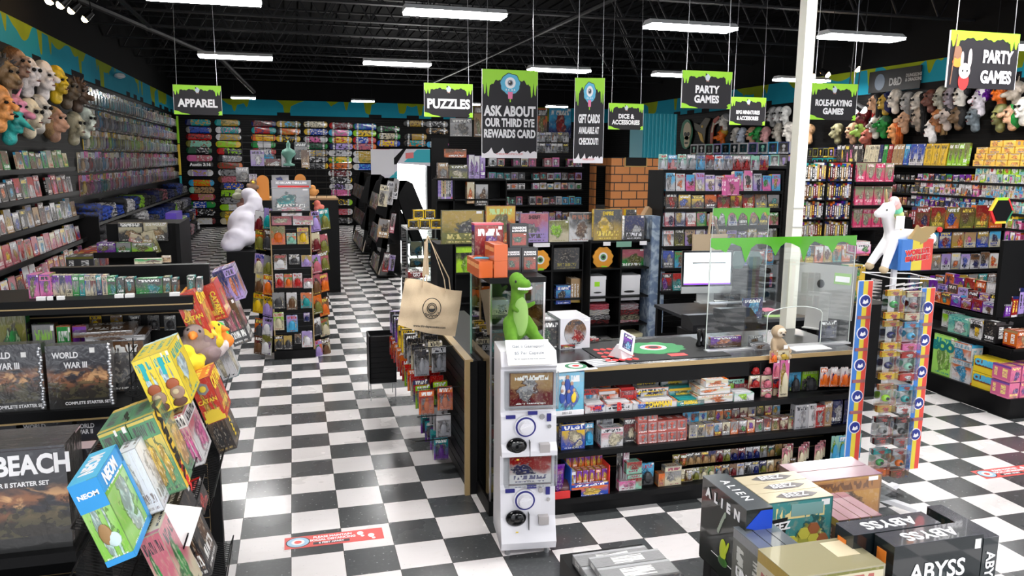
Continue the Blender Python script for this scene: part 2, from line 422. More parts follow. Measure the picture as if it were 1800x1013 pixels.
def u_display():
    """open counter display carton: a low tray, packs standing in it and a raised header card"""
    b = MB(); q = [(0, 0), (1, 0), (1, .45), (0, .45)]; sp = [(2, 0), (3, 0), (3, .4), (2, .4)]
    b.box(-.5, .5, 0, .04, 0, .42, cov={'f': q}); b.box(-.5, -.46, .04, .96, 0, .46, cov={'l': sp, 'r': sp}); b.box(.46, .5, .04, .96, 0, .46, cov={'l': sp, 'r': sp})
    b.box(-.46, .46, .04, .96, 0, .04, 1)
    for k in range(5): b.box(-.4, .4, .12+.15*k, .22+.15*k, .04, .5, 2)
    b.box(-.5, .5, .93, .98, 0, 1, cov={'f': [(0, 0), (1, 0), (1, 1), (0, 1)], 'b': [(0, 0), (1, 0), (1, 1), (0, 1)]})
    return b.mesh('display_carton', [COVER, KRAFT, PAINT])
def u_bottle():
    b = MB(); b.lathe([(.42, 0), (.5, .04), (.5, .55), (.42, .66), (.2, .72), (.2, .76)], (0, .5, 0), 10, 0)
    b.lathe([(.26, .74), (.26, .97), (.22, 1)], (0, .5, 0), 10, 1); b.lathe([(.51, .15), (.51, .5)], (0, .5, 0), 10, 2)
    return b.mesh('bottle', [PAINT, BLACK, WHITEP])
def u_shirt(seed):
    r = random.Random(seed); b = MB(); N = 8
    z = 0
    for layer in range(3):
        h = .34; off = r.uniform(-.05, .05); w0 = .5-r.uniform(0, .05)
        prof = []
        for k in range(N+1):
            t = k/N*PI; prof.append((-math.sin(t)*.09, z+h*(1-math.cos(t))/2))
        front = [(-p[0], p[1]) for p in prof]
        v = len(b.v); cols = 9
        for i in range(cols):
            x = -w0+2*w0*i/(cols-1); sag = .07*math.sin(i*1.9+layer*2+seed)+.05*math.sin(i*.8+seed)
            for (d, zz) in prof: b.v.append((x, .1+d+off*.3+.05*math.sin(i*2.3+seed+layer), zz+sag))
            b.v.append((x, 1, z+h+sag)); b.v.append((x, 1, z))
        R_ = N+3
        for i in range(cols-1):
            for k in range(R_-1): b.face((v+i*R_+k, v+i*R_+k+1, v+(i+1)*R_+k+1, v+(i+1)*R_+k), 0)
            b.face((v+i*R_+R_-1, v+i*R_, v+(i+1)*R_, v+(i+1)*R_+R_-1), 0)
        b.face(tuple(v+k for k in range(R_))[::-1], 0); b.face(tuple(v+(cols-1)*R_+k for k in range(R_)), 0)
        z += h*.93
    return b.mesh('folded_shirt', [CLOTH], smooth=True)
def u_case():
    """clear-front collector box: printed card box with a window and a figure behind it"""
    b = MB(); q = [(0, 0), (1, 0), (1, 1), (0, 1)]
    b.box(-.5, .5, .06, 1, 0, 1, cov={'l': [(2, 0), (3, 0), (3, 1), (2, 1)], 'r': [(2, 0), (3, 0), (3, 1), (2, 1)], 'f': q, 't': [(2, 0), (3, 0), (3, 1), (2, 1)]})
    b.box(-.5, .5, 0, .06, 0, .16, cov={'f': [(0, .75), (1, .75), (1, .93), (0, .93)]}); b.box(-.5, .5, 0, .06, .88, 1); b.box(-.5, -.42, 0, .06, .16, .88); b.box(.42, .5, 0, .06, .16, .88)
    b.ell((0, .05, .62), (.2, .1, .17), 10, 8, 2); b.ell((0, .05, .33), (.13, .08, .16), 8, 6, 2)
    b.box(-.42, .42, 0.0, .02, .16, .88, 1)
    return b.mesh('windowed_figure_box', [COVER, BLIS, PAINT])
UNIT = {'box': u_box(), 'wrapped': u_box(SHRINK), 'book': u_book(), 'spine': u_spine(), 'card': u_card(), 'plaincard': u_plaincard(), 'pouch': u_pouch(),
        'display': u_display(), 'bottle': u_bottle(), 'shirt': u_shirt(1), 'shirt2': u_shirt(4), 'shirt3': u_shirt(9), 'case': u_case()}
KN = {'box': ('game_box', 'game box', 'box'), 'wrapped': ('game_box', 'shrink-wrapped game box', 'box'), 'book': ('comic_book', 'graphic novel', 'book'), 'spine': ('comic_book', 'book spine-out', 'book'),
      'card': ('figure_pack', 'carded figure', 'toy pack'), 'plaincard': ('accessory_pack', 'carded pack', 'pack'), 'pouch': ('foil_pouch', 'foil pouch', 'pouch'),
      'display': ('display_carton', 'display carton', 'carton'), 'bottle': ('paint_bottle', 'bottle', 'bottle'), 'shirt': ('folded_shirt', 'folded shirt', 'shirt'), 'case': ('figure_box', 'windowed figure box', 'box')}

YAWS = {'y': 0.0, 'x+': PI/2, 'x-': -PI/2}
def item(kind, loc, face, size, cols, label=None, cat=None, group=None, tilt=0, name=None, lean=0, yaw=None):
    """one piece of merchandise: loc = bottom middle of its front, size = (w, d, h)"""
    nm, noun, ct = KN[kind.rstrip('23')]
    o = link(UNIT[kind], name or nm, None, loc, (0, 0, 0), size)
    o.rotation_euler = Euler((tilt, lean, (YAWS[face] if yaw is None else yaw)), 'XYZ')
    setc(o, cols)
    if label: tag(o, label, cat or ct, group)
    return o
def row(kind, face, A, B, n, h, d, place, group, w=None, fill=.93, pal=None, noun=None, end='the left', hj=.06, tilt=0, skip=(), name=None, cat=None, z=None, yj=0, cols=None, lead=''):
    """n items standing side by side between world points A and B (bottom front edge)"""
    A, B = Vector(A), Vector(B)
    if z is not None: A.z = B.z = z
    L = (B-A).length; step = L/n
    nm, nn, ct = KN[kind.rstrip('23')]
    ks = [kind] if kind != 'shirt' else ['shirt', 'shirt2', 'shirt3']
    for i in range(n):
        if i in skip: continue
        p = A.lerp(B, (i+.5)/n)
        if cols: (a, b_), cc = cols[i % len(cols)]
        else: (a, b_), cc = pick(pal)
        hh = h*(1-rnd.uniform(0, hj)) if hj else h
        ww = (w or step*fill)
        lab = f"{lead} {a} and {b_} {noun or nn}, {nth(i)} from {end} {place}"
        item(rnd.choice(ks), p, face, (ww, d, hh), cc, lab, cat or ct, group, tilt=tilt, name=name, yaw=YAWS[face]+rnd.uniform(-yj, yj))
def pxrow(kind, face, plane, pa, pb, n, h, d, place, group, z=None, **k):
    """same, ends given by where the photo shows them on the plane the shelf front lies in"""
    ax = face[0]; A, B = at(*pa, ax, plane), at(*pb, ax, plane)
    zz = (A.z+B.z)/2 if z is None else z
    row(kind, face, A, B, n, h, d, place, group, z=zz, **k)
def onface(face, plane, x0, y0, x1, y1):
    """centre-bottom point, width and height of the photo rectangle on a plane"""
    ax = face[0]; ym = (y0+y1)/2; xm = (x0+x1)/2
    L, R = at(x0, ym, ax, plane), at(x1, ym, ax, plane); T, B = at(xm, y0, ax, plane), at(xm, y1, ax, plane)
    return B, (R-L).length, T.z-B.z
def pxitem(kind, face, plane, rect, d, cols, label, z=None, **k):
    B, w_, h_ = onface(face, plane, *rect)
    if z is not None: h_ += B.z-z; B.z = z
    return item(kind, B, face, (w_, d, h_), cols, label, **k)
def C(*names, t=None):
    c = [PAL[n] if isinstance(n, str) else n for n in names]
    while len(c) < 3: c.append(c[0])
    return (*c[:3], t or ((.9, .9, .88) if sum(c[0])/3 < .35 else (.02, .02, .03)))

def slats(b, face, plane, u0, u1, z0, z1, th=.022, pitch=.0762, mi=0, mg=1):
    """slotted wall panel: backing with horizontal boards standing proud of it"""
    s = 1 if face == 'x-' or face == 'y' else -1     # backing lies behind the face
    def bx(p0, p1, a, c, zz0, zz1, m_):
        lo, hi = min(p0, p1), max(p0, p1)
        if face == 'y': b.box(a, c, lo, hi, zz0, zz1, m_)
        else: b.box(lo, hi, a, c, zz0, zz1, m_)
    bx(plane+s*th*.45, plane+s*th, u0, u1, z0, z1, mg)
    z = z0
    while z < z1-.01:
        bx(plane, plane+s*th*.45, u0, u1, z, min(z+pitch*.9, z1), mi); z += pitch
    return b
def shelf_box(face, plane, u0, u1, z, depth, lip=.03, th=.02):
    """shelf board with a raised front lip; plane = front edge"""
    b = MB(); s = 1 if face in ('x-', 'y') else -1
    def bx(p0, p1, a, c, z0, z1, mi=0):
        lo, hi = min(p0, p1), max(p0, p1)
        if face == 'y': b.box(a, c, lo, hi, z0, z1, mi)
        else: b.box(lo, hi, a, c, z0, z1, mi)
    bx(plane, plane+s*depth, u0, u1, z-th, z)
    bx(plane-s*.012, plane, u0, u1, z-th-.02, z+lip)
    return b
def add_shelf(parent, face, plane, u0, u1, z, depth, **k):
    o = shelf_box(face, plane, u0, u1, z, depth, **k).build('shelf', BLACK, None)
    if parent is not None: o.parent = parent; o.matrix_parent_inverse = Matrix.Identity(4); o.location = -Vector(parent.location)
    return o
def sub(mb, name, mats, parent, smooth=False):
    """mesh given in world coordinates, parented to a thing that is not rotated"""
    o = mb.build(name, mats, parent, smooth=smooth)
    if parent is not None: o.location = -Vector(parent.location)
    return o
# ---------------------------------------------------------------- the room
XL, XR, YB, ZT = -3.65, 11.4, 28.1, 5.7
TX, TY, TS = -.0859, 4.233, .3048
def floor_mat():
    T = NT('checkered_vinyl_tiles'); o = T.sep(T.coord())
    fx = T.math('DIVIDE', T.math('SUBTRACT', o[0], TX), TS); fy = T.math('DIVIDE', T.math('SUBTRACT', o[1], TY), TS)
    ix, iy = T.math('FLOOR', fx), T.math('FLOOR', fy)
    par = T.math('MODULO', T.math('ADD', T.math('ADD', ix, iy), 200), 2)
    wn = T.wnoise(T.comb(ix, iy, 0)); marb = T.noise(T.comb(fx, T.math('MULTIPLY', fy, 3), wn), 2.2, 5, .6); fine = T.noise(T.comb(fx, fy, 3), 14, 3)
    lt = T.mix(T.math('MULTIPLY', wn, .5), (.84, .80, .80), (.76, .72, .70)); lt = T.mix(T.mul(T.sstep(marb, .5, .75), .12), lt, (.6, .55, .5))
    dk = T.mix(T.math('MULTIPLY', wn, .6), (.06, .064, .066), (.085, .09, .094)); dk = T.mix(T.mul(T.sstep(fine, .5, .75), .2), dk, (.14, .15, .15))
    c = T.mix(T.gt(par, .5), lt, dk)
    c = T.mix(T.mul(T.gt(T.wnoise(T.comb(T.math('FLOOR', T.math('MULTIPLY', fx, 38)), T.math('FLOOR', T.math('MULTIPLY', fy, 60)), 1)), .996), .5), c, (.5, .5, .5))
    gx = T.math('ABSOLUTE', T.math('SUBTRACT', T.math('FRACT', fx), .5)); gy = T.math('ABSOLUTE', T.math('SUBTRACT', T.math('FRACT', fy), .5))
    c = T.mix(T.gt(T.math('MAXIMUM', gx, gy), .4945), c, (.05, .04, .035))
    T.set(T.b.inputs['Base Color'], c)
    T.set(T.b.inputs['Roughness'], T.math('MULTIPLY_ADD', T.noise(T.comb(fx, fy, 5), .8, 3), .22, T.math('MULTIPLY_ADD', wn, .08, .1)))
    bp = T.n.new('ShaderNodeBump'); bp.inputs['Strength'].default_value = .05; bp.inputs['Distance'].default_value = .004
    T.l.new(T.noise(T.comb(fx, fy, wn), 2.5, 1), bp.inputs['Height']); T.l.new(bp.outputs[0], T.b.inputs['Normal'])
    return T.m
def wall_mat(name, along, z0=3.70, z1=4.22):
    """black block wall with a painted band: turquoise, green slime running down, black skyline"""
    T = NT(name); o = T.sep(T.coord()); u, z = o[along], o[2]
    L = T.noise(T.comb(T.math('MULTIPLY', u, 1), 0, 4), .9, 1); L2 = T.noise(T.comb(u, 0, 9), 2.6, 0)
    drip = T.math('ADD', T.math('MULTIPLY', T.sstep(L, .5, .72), .3), T.math('MULTIPLY', T.sstep(L2, .56, .66), .36))
    mask = T.lt(T.math('SUBTRACT', z1, z), T.math('SUBTRACT', drip, .02))
    n = T.noise(T.coord(), 1.4, 3)
    c = T.mix(mask, T.mix(n, (.01, .22, .32), (.015, .3, .42)), T.mix(n, (.16, .22, .01), (.3, .38, .01)))
    blk = T.wnoise(T.comb(T.math('FLOOR', T.math('MULTIPLY', u, 2.3)), 1, 1))
    c = T.mix(T.lt(z, T.math('MULTIPLY_ADD', T.gt(blk, .62), .1, z0+.02)), c, (.01, .01, .012))
    c = T.mix(T.gt(z, z1), c, (.002, .002, .0025)); c = T.mix(T.lt(z, z0), c, (.003, .003, .004))
    T.set(T.b.inputs['Base Color'], c); T.b.inputs['Roughness'].default_value = .8; T.b.inputs['Specular IOR Level'].default_value = .15
    return T.m
struct(MB().box(XL-.3, XR+.3, -2.5, YB+.3, -.1, 0).build('floor', floor_mat()), 'black and white checkered vinyl tile floor')
wl = struct(MB().box(XL-.2, XL, -2.5, YB+.2, 0, ZT).build('wall_left', wall_mat('left_wall_paint', 1)), 'left wall with turquoise band and green slime')
wr = struct(MB().box(XR, XR+.2, -2.5, YB+.2, 0, ZT).build('wall_right', wall_mat('right_wall_paint', 1)), 'right wall with turquoise band and green slime')
DX0, DX1, DZ1 = 3.5, 4.62, 2.2
wbm = wall_mat('back_wall_paint', 0)
b = MB(); b.box(XL, DX0, YB, YB+.2, 0, ZT); b.box(DX1, XR, YB, YB+.2, 0, ZT); b.box(DX0, DX1, YB, YB+.2, DZ1, ZT)
wb = struct(b.build('wall_back', wbm), 'back wall with turquoise band above skateboards')
SLATB = mat('black_slat_board', (.003, .003, .0035), .55, spec=.15); SLATG = mat('slat_groove', (.02, .017, .014), .5, spec=.15)
def wslat(par, face, plane, u0, u1, z0, z1):
    b = MB(); slats(b, face, plane, u0, u1, z0, z1); o = b.build('slat_panel', [SLATB, SLATG], par); o['kind'] = 'structure'; return o
wslat(wl, 'x+', XL+.03, 2.0, YB-.02, .1, 3.68)
b = MB()
for (u0, u1, z0, z1) in ((XL+.03, 2.75, .1, 3.68), (DX1+.25, XR-.03, .1, 3.68), (2.75, DX1+.25, 2.72, 3.68)): slats(b, 'y', YB-.03, u0, u1, z0, z1)
o = b.build('slat_panel', [SLATB, SLATG], wb); o['kind'] = 'structure'
wslat(wr, 'x-', XR-.03, 2.0, YB-.05, .1, 3.68)
# ceiling deck with ribs, open web joists and a girder
CEIL = mat('black_painted_deck', (.003, .0032, .0042), .8, spec=.1); JST = mat('black_painted_steel', (.007, .0072, .009), .5, spec=.25)
b = MB(); b.box(XL-.3, XR+.3, -2.5, YB+.3, ZT, ZT+.1)
x = XL
while x < XR: b.box(x, x+.09, -2.5, YB, ZT-.04, ZT); x += .3
struct(b.build('ceiling', CEIL), 'black corrugated ceiling deck')
jz0, jz1 = 4.78, 5.5
def joist(y):
    b = MB()
    for z in (jz0, jz1):
        b.box(XL+.01, XR-.01, y-.06, y-.012, z-.025, z+.005); b.box(XL+.01, XR-.01, y+.012, y+.06, z-.025, z+.005)
    x, up = XL+.05, False
    while x+.42 < XR:
        b.bar((x, y, jz1 if up else jz0), (x+.42, y, jz0 if up else jz1), .026); x += .42; up = not up
    return b
ys = [1.2+1.72*i for i in range(16)]
jm = joist(0).mesh('roof_joist', JST)
for i, y in enumerate(ys):
    tag(link(jm, 'roof_joist', None, (0, y, 0)), f"black open web steel roof joist, {nth(i)} from the shop front", 'joist', 'black roof joists')
b = MB(); b.box(-.13, .13, -2, YB, 4.55, 4.575); b.box(-.13, .13, -2, YB, 4.84, 4.865); b.box(-.01, .01, -2, YB, 4.57, 4.85)
def pipe(name, pts, r, label):
    o = MB().tube(pts, r, 8).build(name, JST); tag(o, label, 'pipe')
pipe('roof_brace_pipe', [(3.4, 20.6, 4.2), (4.5, 9.6, 4.6), (4.9, 7.2, 4.7)], .035, 'long black pipe running diagonally below the ceiling joists')
pipe('duct_pipe', [(XL+.1, 12, 4.75), (-1.6, 21, 4.7), (-1.0, 24.5, 4.2)], .06, 'black conduit pipe near the upper left corner')
# ceiling cables
# fluorescent fixtures
DIFF = mat('lit_fluorescent_diffuser', (1, .985, .97), .5, emit=LAMP_W)
HOUS = mat('lamp_housing', (.75, .75, .76), .4)
def lamp(x, y, z, L, label):
    t = thing('fluorescent_light', label, 'light', (x, y, z), (0, 0, 0), 'fluorescent ceiling lights')
    b = MB(); b.prism([(-.16, .0), (.16, .0), (.08, .06), (-.08, .06)], -L/2, L/2, axis='x'); b.build('housing', HOUS, t)
    MB().box(-L/2+.01, L/2-.01, -.15, .15, -.03, -.001).build('diffuser', DIFF, t)
    for s in (-L*.38, L*.38): MB().cyl((s, 0, .06), (s, 0, ZT-z), .004, n=5).build('hanging_cord', JST, t)
k = 0
for ri, (y, z, xs) in enumerate([(-.6, 4.05, (-.9, 1.9, 4.7, 7.5)), (4.2, 4.05, (-.9, 1.9, 4.7, 7.5, 10)), (9.3, 4.0, (-.85, 1.87, 4.87, 7.4, 10.1)),
                               (14.4, 4.0, (-.85, 1.85, 4.87, 7.4, 10.1)), (25.6, 4.1, (-1.35, 2.2, 5.6, 8.6))]):
    for ci, x in enumerate(xs):
        lamp(x, y, z, 1.18 if ri < 4 else .7, f"lit white fluorescent light, {nth(ci)} from left in the {nth(ri)} row from the shop front")
# door with daylight behind at the back
b = MB(); f = .07
b.box(DX0, DX0+f, YB+.02, YB+.12, 0, DZ1); b.box(DX1-f, DX1, YB+.02, YB+.12, 0, DZ1); b.box(DX0+f, DX1-f, YB+.02, YB+.12, DZ1-f, DZ1); b.box(DX0+f, DX1-f, YB+.02, YB+.12, 0, .25)
dr = struct(b.build('door_1', mat('pale_door_frame', (.7, .72, .75), .4)), 'bright daylit glass back door')
g = MB().box(DX0+f, DX1-f, YB+.05, YB+.07, .25, DZ1-f).build('pane', mat('daylit_glass', (1, .98, .95), .3, emit=DOOR_W), dr)
MB().box(DX0+f, DX0+f+.12, YB-.02, YB+.02, 1.0, 1.06).build('handle', CHROME, dr)
# mural panels round the door
MUR = mat('mural_white', (.7, .68, .74), .5); MURR = mat('mural_red', (.45, .03, .06), .5); MURT = mat('mural_turquoise', (.03, .4, .48), .5)
def poly_thing(name, polys, label, cat, face='y', group=None, depth=.02):
    t = None
    o = MB()
    mats = []
    for (pts, plane, m_) in polys:
        if m_ not in mats: mats.append(m_)
        w_ = [at(*p, 'y', plane) for p in pts]; q = [(p.x, p.z) for p in w_]
        ar = sum(q[i][0]*q[(i+1) % len(q)][1]-q[(i+1) % len(q)][0]*q[i][1] for i in range(len(q)))
        if ar < 0: q.reverse()
        o.prism(q, plane, plane+depth, mats.index(m_))
    ob = o.build(name, mats); tag(ob, label, cat, group); return ob
yb = YB-.03
poly_thing('mural_panel', [([(655, 262), (756, 262), (756, 292), (698, 287), (698, 347), (655, 350)], yb-.04, MUR),
  ([(655, 262), (685, 262), (656, 296)], yb-.045, MURR), ([(660, 308), (672, 298), (664, 328)], yb-.045, MURR), ([(710, 285), (733, 263), (756, 263), (756, 286)], yb-.045, MURT),
  ([(666, 330), (698, 300), (698, 330)], yb-.045, MURT), ([(682, 289), (708, 262), (714, 262), (697, 289)], yb-.05, BLACK), ([(665, 312), (672, 310), (672, 322), (665, 322)], yb-.05, BLACK),
  ([(713, 269), (727, 268), (727, 278), (713, 279)], yb-.052, mat('mural_coral', (.8, .2, .2), .5)), ([(679, 273), (687, 272), (687, 286), (680, 286)], yb-.052, MURR),
  ([(659, 274), (667, 271), (672, 280), (664, 284)], yb-.052, MURT)], 'angular red white and turquoise painted mural beside the bright back door', 'mural')
# white steel column
px0 = at(1384, 600, 'y', 5.5)
CXP, CYP = px0.x-.01, 5.5
b = MB(); b.box(CXP-.045, CXP+.045, CYP-.045, CYP+.045, 0, jz0)
co = struct(b.build('column_1', mat('cream_painted_steel', (.78, .76, .66), .4)), 'tall cream painted square steel column')
bm_ = MB(); bm_.box(CXP-.09, CXP+.09, CYP-.09, CYP+.09, 0, .012); bm_.box(CXP-.08, CXP+.08, CYP-.08, CYP+.08, jz0-.02, jz0); bm_.box(CXP+.045, CXP+.055, CYP-.02, CYP+.02, .9, 4.2); c2_ = bm_.build('base_plate', MATS['cream_painted_steel'], co)
for i, z in enumerate((1.98, 1.83)): MB().box(CXP-.05, CXP+.06, CYP-.052, CYP-.046, z, z+.004).build('clip', GREY, co)
# spot lights
BULB = mat('warm_lit_bulb', (1, .62, .28), .4, emit=SPOT_W); BULBW = mat('white_lit_bulb', (1, .93, .8), .4, emit=SPOT_W)
def spot(p, d, m_, label, grp, cord=None):
    t = thing('spotlight', label, 'spotlight', p, (0, 0, 0), grp)
    d = Vector(d).normalized()
    MB().cyl(-d*.14, (0, 0, 0), .04, .06, 12).build('lamp_can', BLACKM, t, smooth=False)
    MB().ell(tuple(d*.005), (.05, .05, .05), 10, 8).build('bulb', m_, t, smooth=True)
    if cord: MB().cyl(-d*.12, (0, 0, cord), .008, n=6).build('stem', BLACKM, t)
for i, q in enumerate([(88, 0), (107, 8), (126, 18), (150, 33)]):
    p = at(*q, 'y', 10.2+i*1.1); p.x = p.x; spot(p, (-.6, -.1, -.6), BULB, f"warm glowing spotlight on upper left track, {nth(i)} from the shop front", 'warm track spotlights', ZT-p.z)
MB_t = MB().box(-2.42, -2.36, 9, 16, 4.62, 4.66).build('light_track', BLACKM); tag(MB_t, 'black lighting track carrying warm spotlights above left wall', 'track')
for y in (9.1, 12.5, 15.9): MB().cyl((-2.39, y, 4.66), (-2.39, y, ZT), .006, n=6).build('hanging_cord', BLACKM, MB_t)
for i, (q, Y) in enumerate([((1428, 134), 13), ((1454, 131), 12.4), ((1507, 121), 11.6), ((1501, 195), 10.0), ((1517, 193), 9.8), ((1416, 203), 11)]):
    p = at(*q, 'y', Y); spot(p, (.5, -.5, -.5), BULBW if i > 2 else BULB, f"small lit spotlight aimed at the right wall, {nth(i)} in its cluster", 'right wall spotlights', ZT-p.z)
t_ = at(210, 130, 'x', XL+.12)
o = MB().lathe([(.02, .02), (.09, 0), (.12, -.05), (.1, -.07), (.03, -.1)], tuple(t_), 14).build('emergency_light', WHITE); tag(o, 'small white domed light high on left wall turquoise band', 'light')
# ---------------------------------------------------------------- hanging signs
SIGNB = mat('sign_charcoal', (.018, .016, .02), .5, spec=.25)
def slime_top(w_, h, seed, hh=.2):
    r = random.Random(seed); pts = [(-w_/2, h), (-w_/2, h*(1-hh*1.1))]
    x = -w_/2; n = 52; low = []
    for i in range(n+1):
        x = -w_/2+w_*i/n; edge = min(i, n-i)
        d = hh*.8+.022*math.sin(i*.55+seed)+.012*math.sin(i*1.4)+(.13 if edge in (2, 3, 5, 6) else 0)+(.03 if edge < 9 else 0)
        low.append((x, h*(1-d)))
    return [(-w_/2, h)]+low+[(w_/2, h)]
def slime_corner(w_, h, s, k):
    if s < 0: return [(-w_/2, 0), (-w_/2+w_*.28*k, 0), (-w_/2+w_*.24*k, h*.03), (-w_/2+w_*.13*k, h*.06), (-w_/2+w_*.08*k, h*.11), (-w_/2, h*.14)]
    return [(w_/2-w_*.1*k, 0), (w_/2, 0), (w_/2, h*.14), (w_/2-w_*.05*k, h*.14), (w_/2-w_*.09*k, h*.09), (w_/2-w_*.06*k, h*.05)]
def eye_emblem(t, x, z, r, sx=1, y=-.012, name='eyeball_emblem'):
    b = MB(); C_ = lambda rr, n=20, ox=0, oz=0: [(x+sx*(ox+rr*math.cos(2*PI*i/n)), z+oz+rr*math.sin(2*PI*i/n)) for i in range(n)]
    dr = [(x+sx*r*1.0*math.cos(a)*(1+.05*math.sin(a*9)), z+r*math.sin(a)*(1+.05*math.cos(a*7))) for a in [2*PI*i/36 for i in range(36)]]
    b.prism([(x+sx*(p[0]-x)/sx*1.07, z+(p[1]-z)*1.07) for p in dr], y+.002, y+.004, 3)
    b.prism(dr, y, y+.003, 0); b.prism(C_(r*.55, oz=r*.12), y-.002, y, 1); b.prism(C_(r*.3, oz=r*.12), y-.003, y-.002, 2); b.prism(C_(r*.2, oz=r*.12), y-.004, y-.003, 3); b.prism(C_(r*.07, 8, -r*.08, r*.2), y-.005, y-.004, 1)
    for k in (-.5, -.25, .1, .35): b.prism([(x+sx*r*k, z-r*.62), (x+sx*r*(k+.16), z-r*.62), (x+sx*r*(k+.08), z-r*.42)][::1], y-.002, y, 1)
    b.prism([(x-sx*r*.22, z-r*1.45), (x+sx*r*.22, z-r*1.45), (x+sx*r*.26, z-r*.75), (x-sx*r*.26, z-r*.75)], y-.003, y-.001, 4)
    b.prism([(x-sx*r*.06, z-r*1.75), (x+sx*r*.06, z-r*1.75), (x+sx*r*.06, z-r*1.42), (x-sx*r*.06, z-r*1.42)], y-.002, y, 5)
    return b.build(name, [SKYB, WHITE, mat('iris_grey', (.25, .3, .4), .4), BTXT, PINK, SLIME], t)
def bird_blob(t, x, z, r, y=-.012):
    b = MB(); b.prism([(x+r*.8*math.cos(a)*(1+.12*math.sin(a*5)), z+r*math.sin(a)*(1+.1*math.cos(a*4))) for a in [2*PI*i/20 for i in range(20)]], y, y+.003, 0)
    b.prism([(x-r*.7, z+r*.5), (x-r*.1, z+r*.75), (x-r*.7, z+r*1.3)], y-.001, y+.001, 1); b.prism([(x+r*.2, z-r*.9), (x+r*.4, z-r*1.4), (x+r*.5, z-r*.8)], y-.001, y+.001, 2)
    b.prism([(x-r*.4, z-r*.9), (x-r*.2, z-r*1.4), (x-r*.1, z-r*.8)], y-.001, y+.001, 2)
    return b.build('creature_emblem', [mat('pale_blue_ink', (.6, .68, .75), .5), BTXT, mat('coral_ink', (.7, .3, .2), .5)], t)
def sign(rect, Y, lines, label, yaw=0, kind='small', cordtop=5.7, seed=1, tcol=None, bw=1.0):
    x0, y0, x1, y1 = rect; B, w_, h = onface('y', Y, *rect); w_ = w_/math.cos(yaw)*bw
    t = thing('hanging_sign', label, 'sign', B, (0, 0, yaw), None)
    b = MB(); b.box(-w_/2, w_/2, -.006, .006, 0, h); b.build('panel', SIGNB, t)
    for s in (-1, 1): MB().box(s*w_/2-.002, s*w_/2+.002, -.007, .007, 0, h).build('edge_strip', WHITE, t)
    b = MB(); b.prism(slime_top(w_, h, seed, .2 if kind == 'small' else .17), -.009, -.0062)
    if kind == 'small': b.prism(slime_corner(w_, h, -1, 1.2), -.009, -.0062); b.prism(slime_corner(w_, h, 1, .9), -.009, -.0062)
    b.build('slime_border', SLIME, t)
    if kind == 'small': bird_blob(t, 0, h*.83, h*.09)
    if kind == 'tall':
        pts = [(-w_/2, 0), (w_/2, 0)]; n = 24
        for i in range(n+1): pts.append((w_/2-w_*i/n, h*(.065+.018*math.sin(i*1.3)+(.04 if i in (4, 9, 15, 20) else 0))))
        MB().prism(pts, -.009, -.0062).build('white_drip_border', mat('sign_white', (.88, .84, .88), .5), t)
    for (s, sz, zz, bx) in lines:
        text(s, sz*h, (0, -.0095, zz*h), FR, tcol or LTXT, t, bold=.045, sx=bx*(.92 if kind == 'tall' else 1.12), space=1.02, shear=0, ext=.001)
    for s in (-.42, .42): MB().cyl((s*w_, 0, h), (s*w_*.9, .02, cordtop-B.z), .0035, n=5).build('hanging_cord', GREY, t)
    return t, w_, h
sign((307, 150, 391, 202), 12, [('APPAREL', .36, .38, .78)], 'hanging black and slime green sign reading APPAREL', .03, seed=1)
sign((746, 147, 831, 206), 11, [('PUZZLES', .38, .38, .78)], 'hanging black and green sign reading PUZZLES', .0, seed=2)
t, w_, h = sign((847, 123, 944, 278), 9, [('ASK ABOUT', .155, .53, .78), ('OUR THIRD EYE', .125, .40, .70), ('REWARDS CARD', .125, .275, .70)], 'tall hanging sign with a blue eyeball asking about the rewards card', .0, 'tall', seed=3)
eye_emblem(t, 0, h*.84, h*.115); text('THIRDEYECOMICS.COM', .03*h, (0, -.0105, .045*h), FR, RTXT, t)
t, w_, h = sign((1010, 137, 1057, 287), 8, [('GIFT CARDS', .135, .52, .37), ('AVAILABLE AT', .105, .385, .38), ('CHECKOUT!', .105, .255, .42)], 'narrow hanging sign reading GIFT CARDS AVAILABLE AT CHECKOUT', -.25, 'tall', seed=4)
eye_emblem(t, 0, h*.83, h*.115, sx=.62); text('THIRDEYE.COM', .03*h, (0, -.0105, .045*h), FR, RTXT, t, sx=.7)
sign((1069, 182, 1130, 228), 12, [('DICE &', .23, .5, .8), ('ACCESSORIES', .23, .27, .72)], 'small hanging sign reading DICE & ACCESSORIES', .0, seed=5)
sign((1197, 125, 1284, 191), 7.5, [('PARTY', .27, .5, .78), ('GAMES', .27, .24, .78)], 'middle hanging sign reading PARTY GAMES left of the cream column', .0, seed=6)
sign((1282, 171, 1344, 220), 11, [('RPG MINIATURES', .185, .45, .6), ('& ACCESSORIES', .185, .24, .6)], 'dim hanging sign reading RPG MINIATURES & ACCESSORIES', .0, seed=7)
sign((1423, 147, 1502, 211), 7.8, [('ROLE-PLAYING', .23, .46, .66), ('GAMES', .23, .23, .8)], 'hanging sign reading ROLE-PLAYING GAMES right of the cream column', -.04, seed=8)
t, w_, h = sign((1662, 56, 1783, 156), 5.2, [], 'large hanging sign reading PARTY GAMES with a bunny drawing, upper right', .0, 'big', seed=9)
for s, zz in (('PARTY', .56), ('GAMES', .2)): text(s, .3*h, (w_*.2, -.0095, zz*h), FR, LTXT, t, bold=.045, sx=.74, ext=.001)
b = MB(); X = -w_*.27
E_ = lambda cx, cz, rx, rz, n=16: [(cx+rx*math.cos(2*PI*i/n), cz+rz*math.sin(2*PI*i/n)) for i in range(n)]
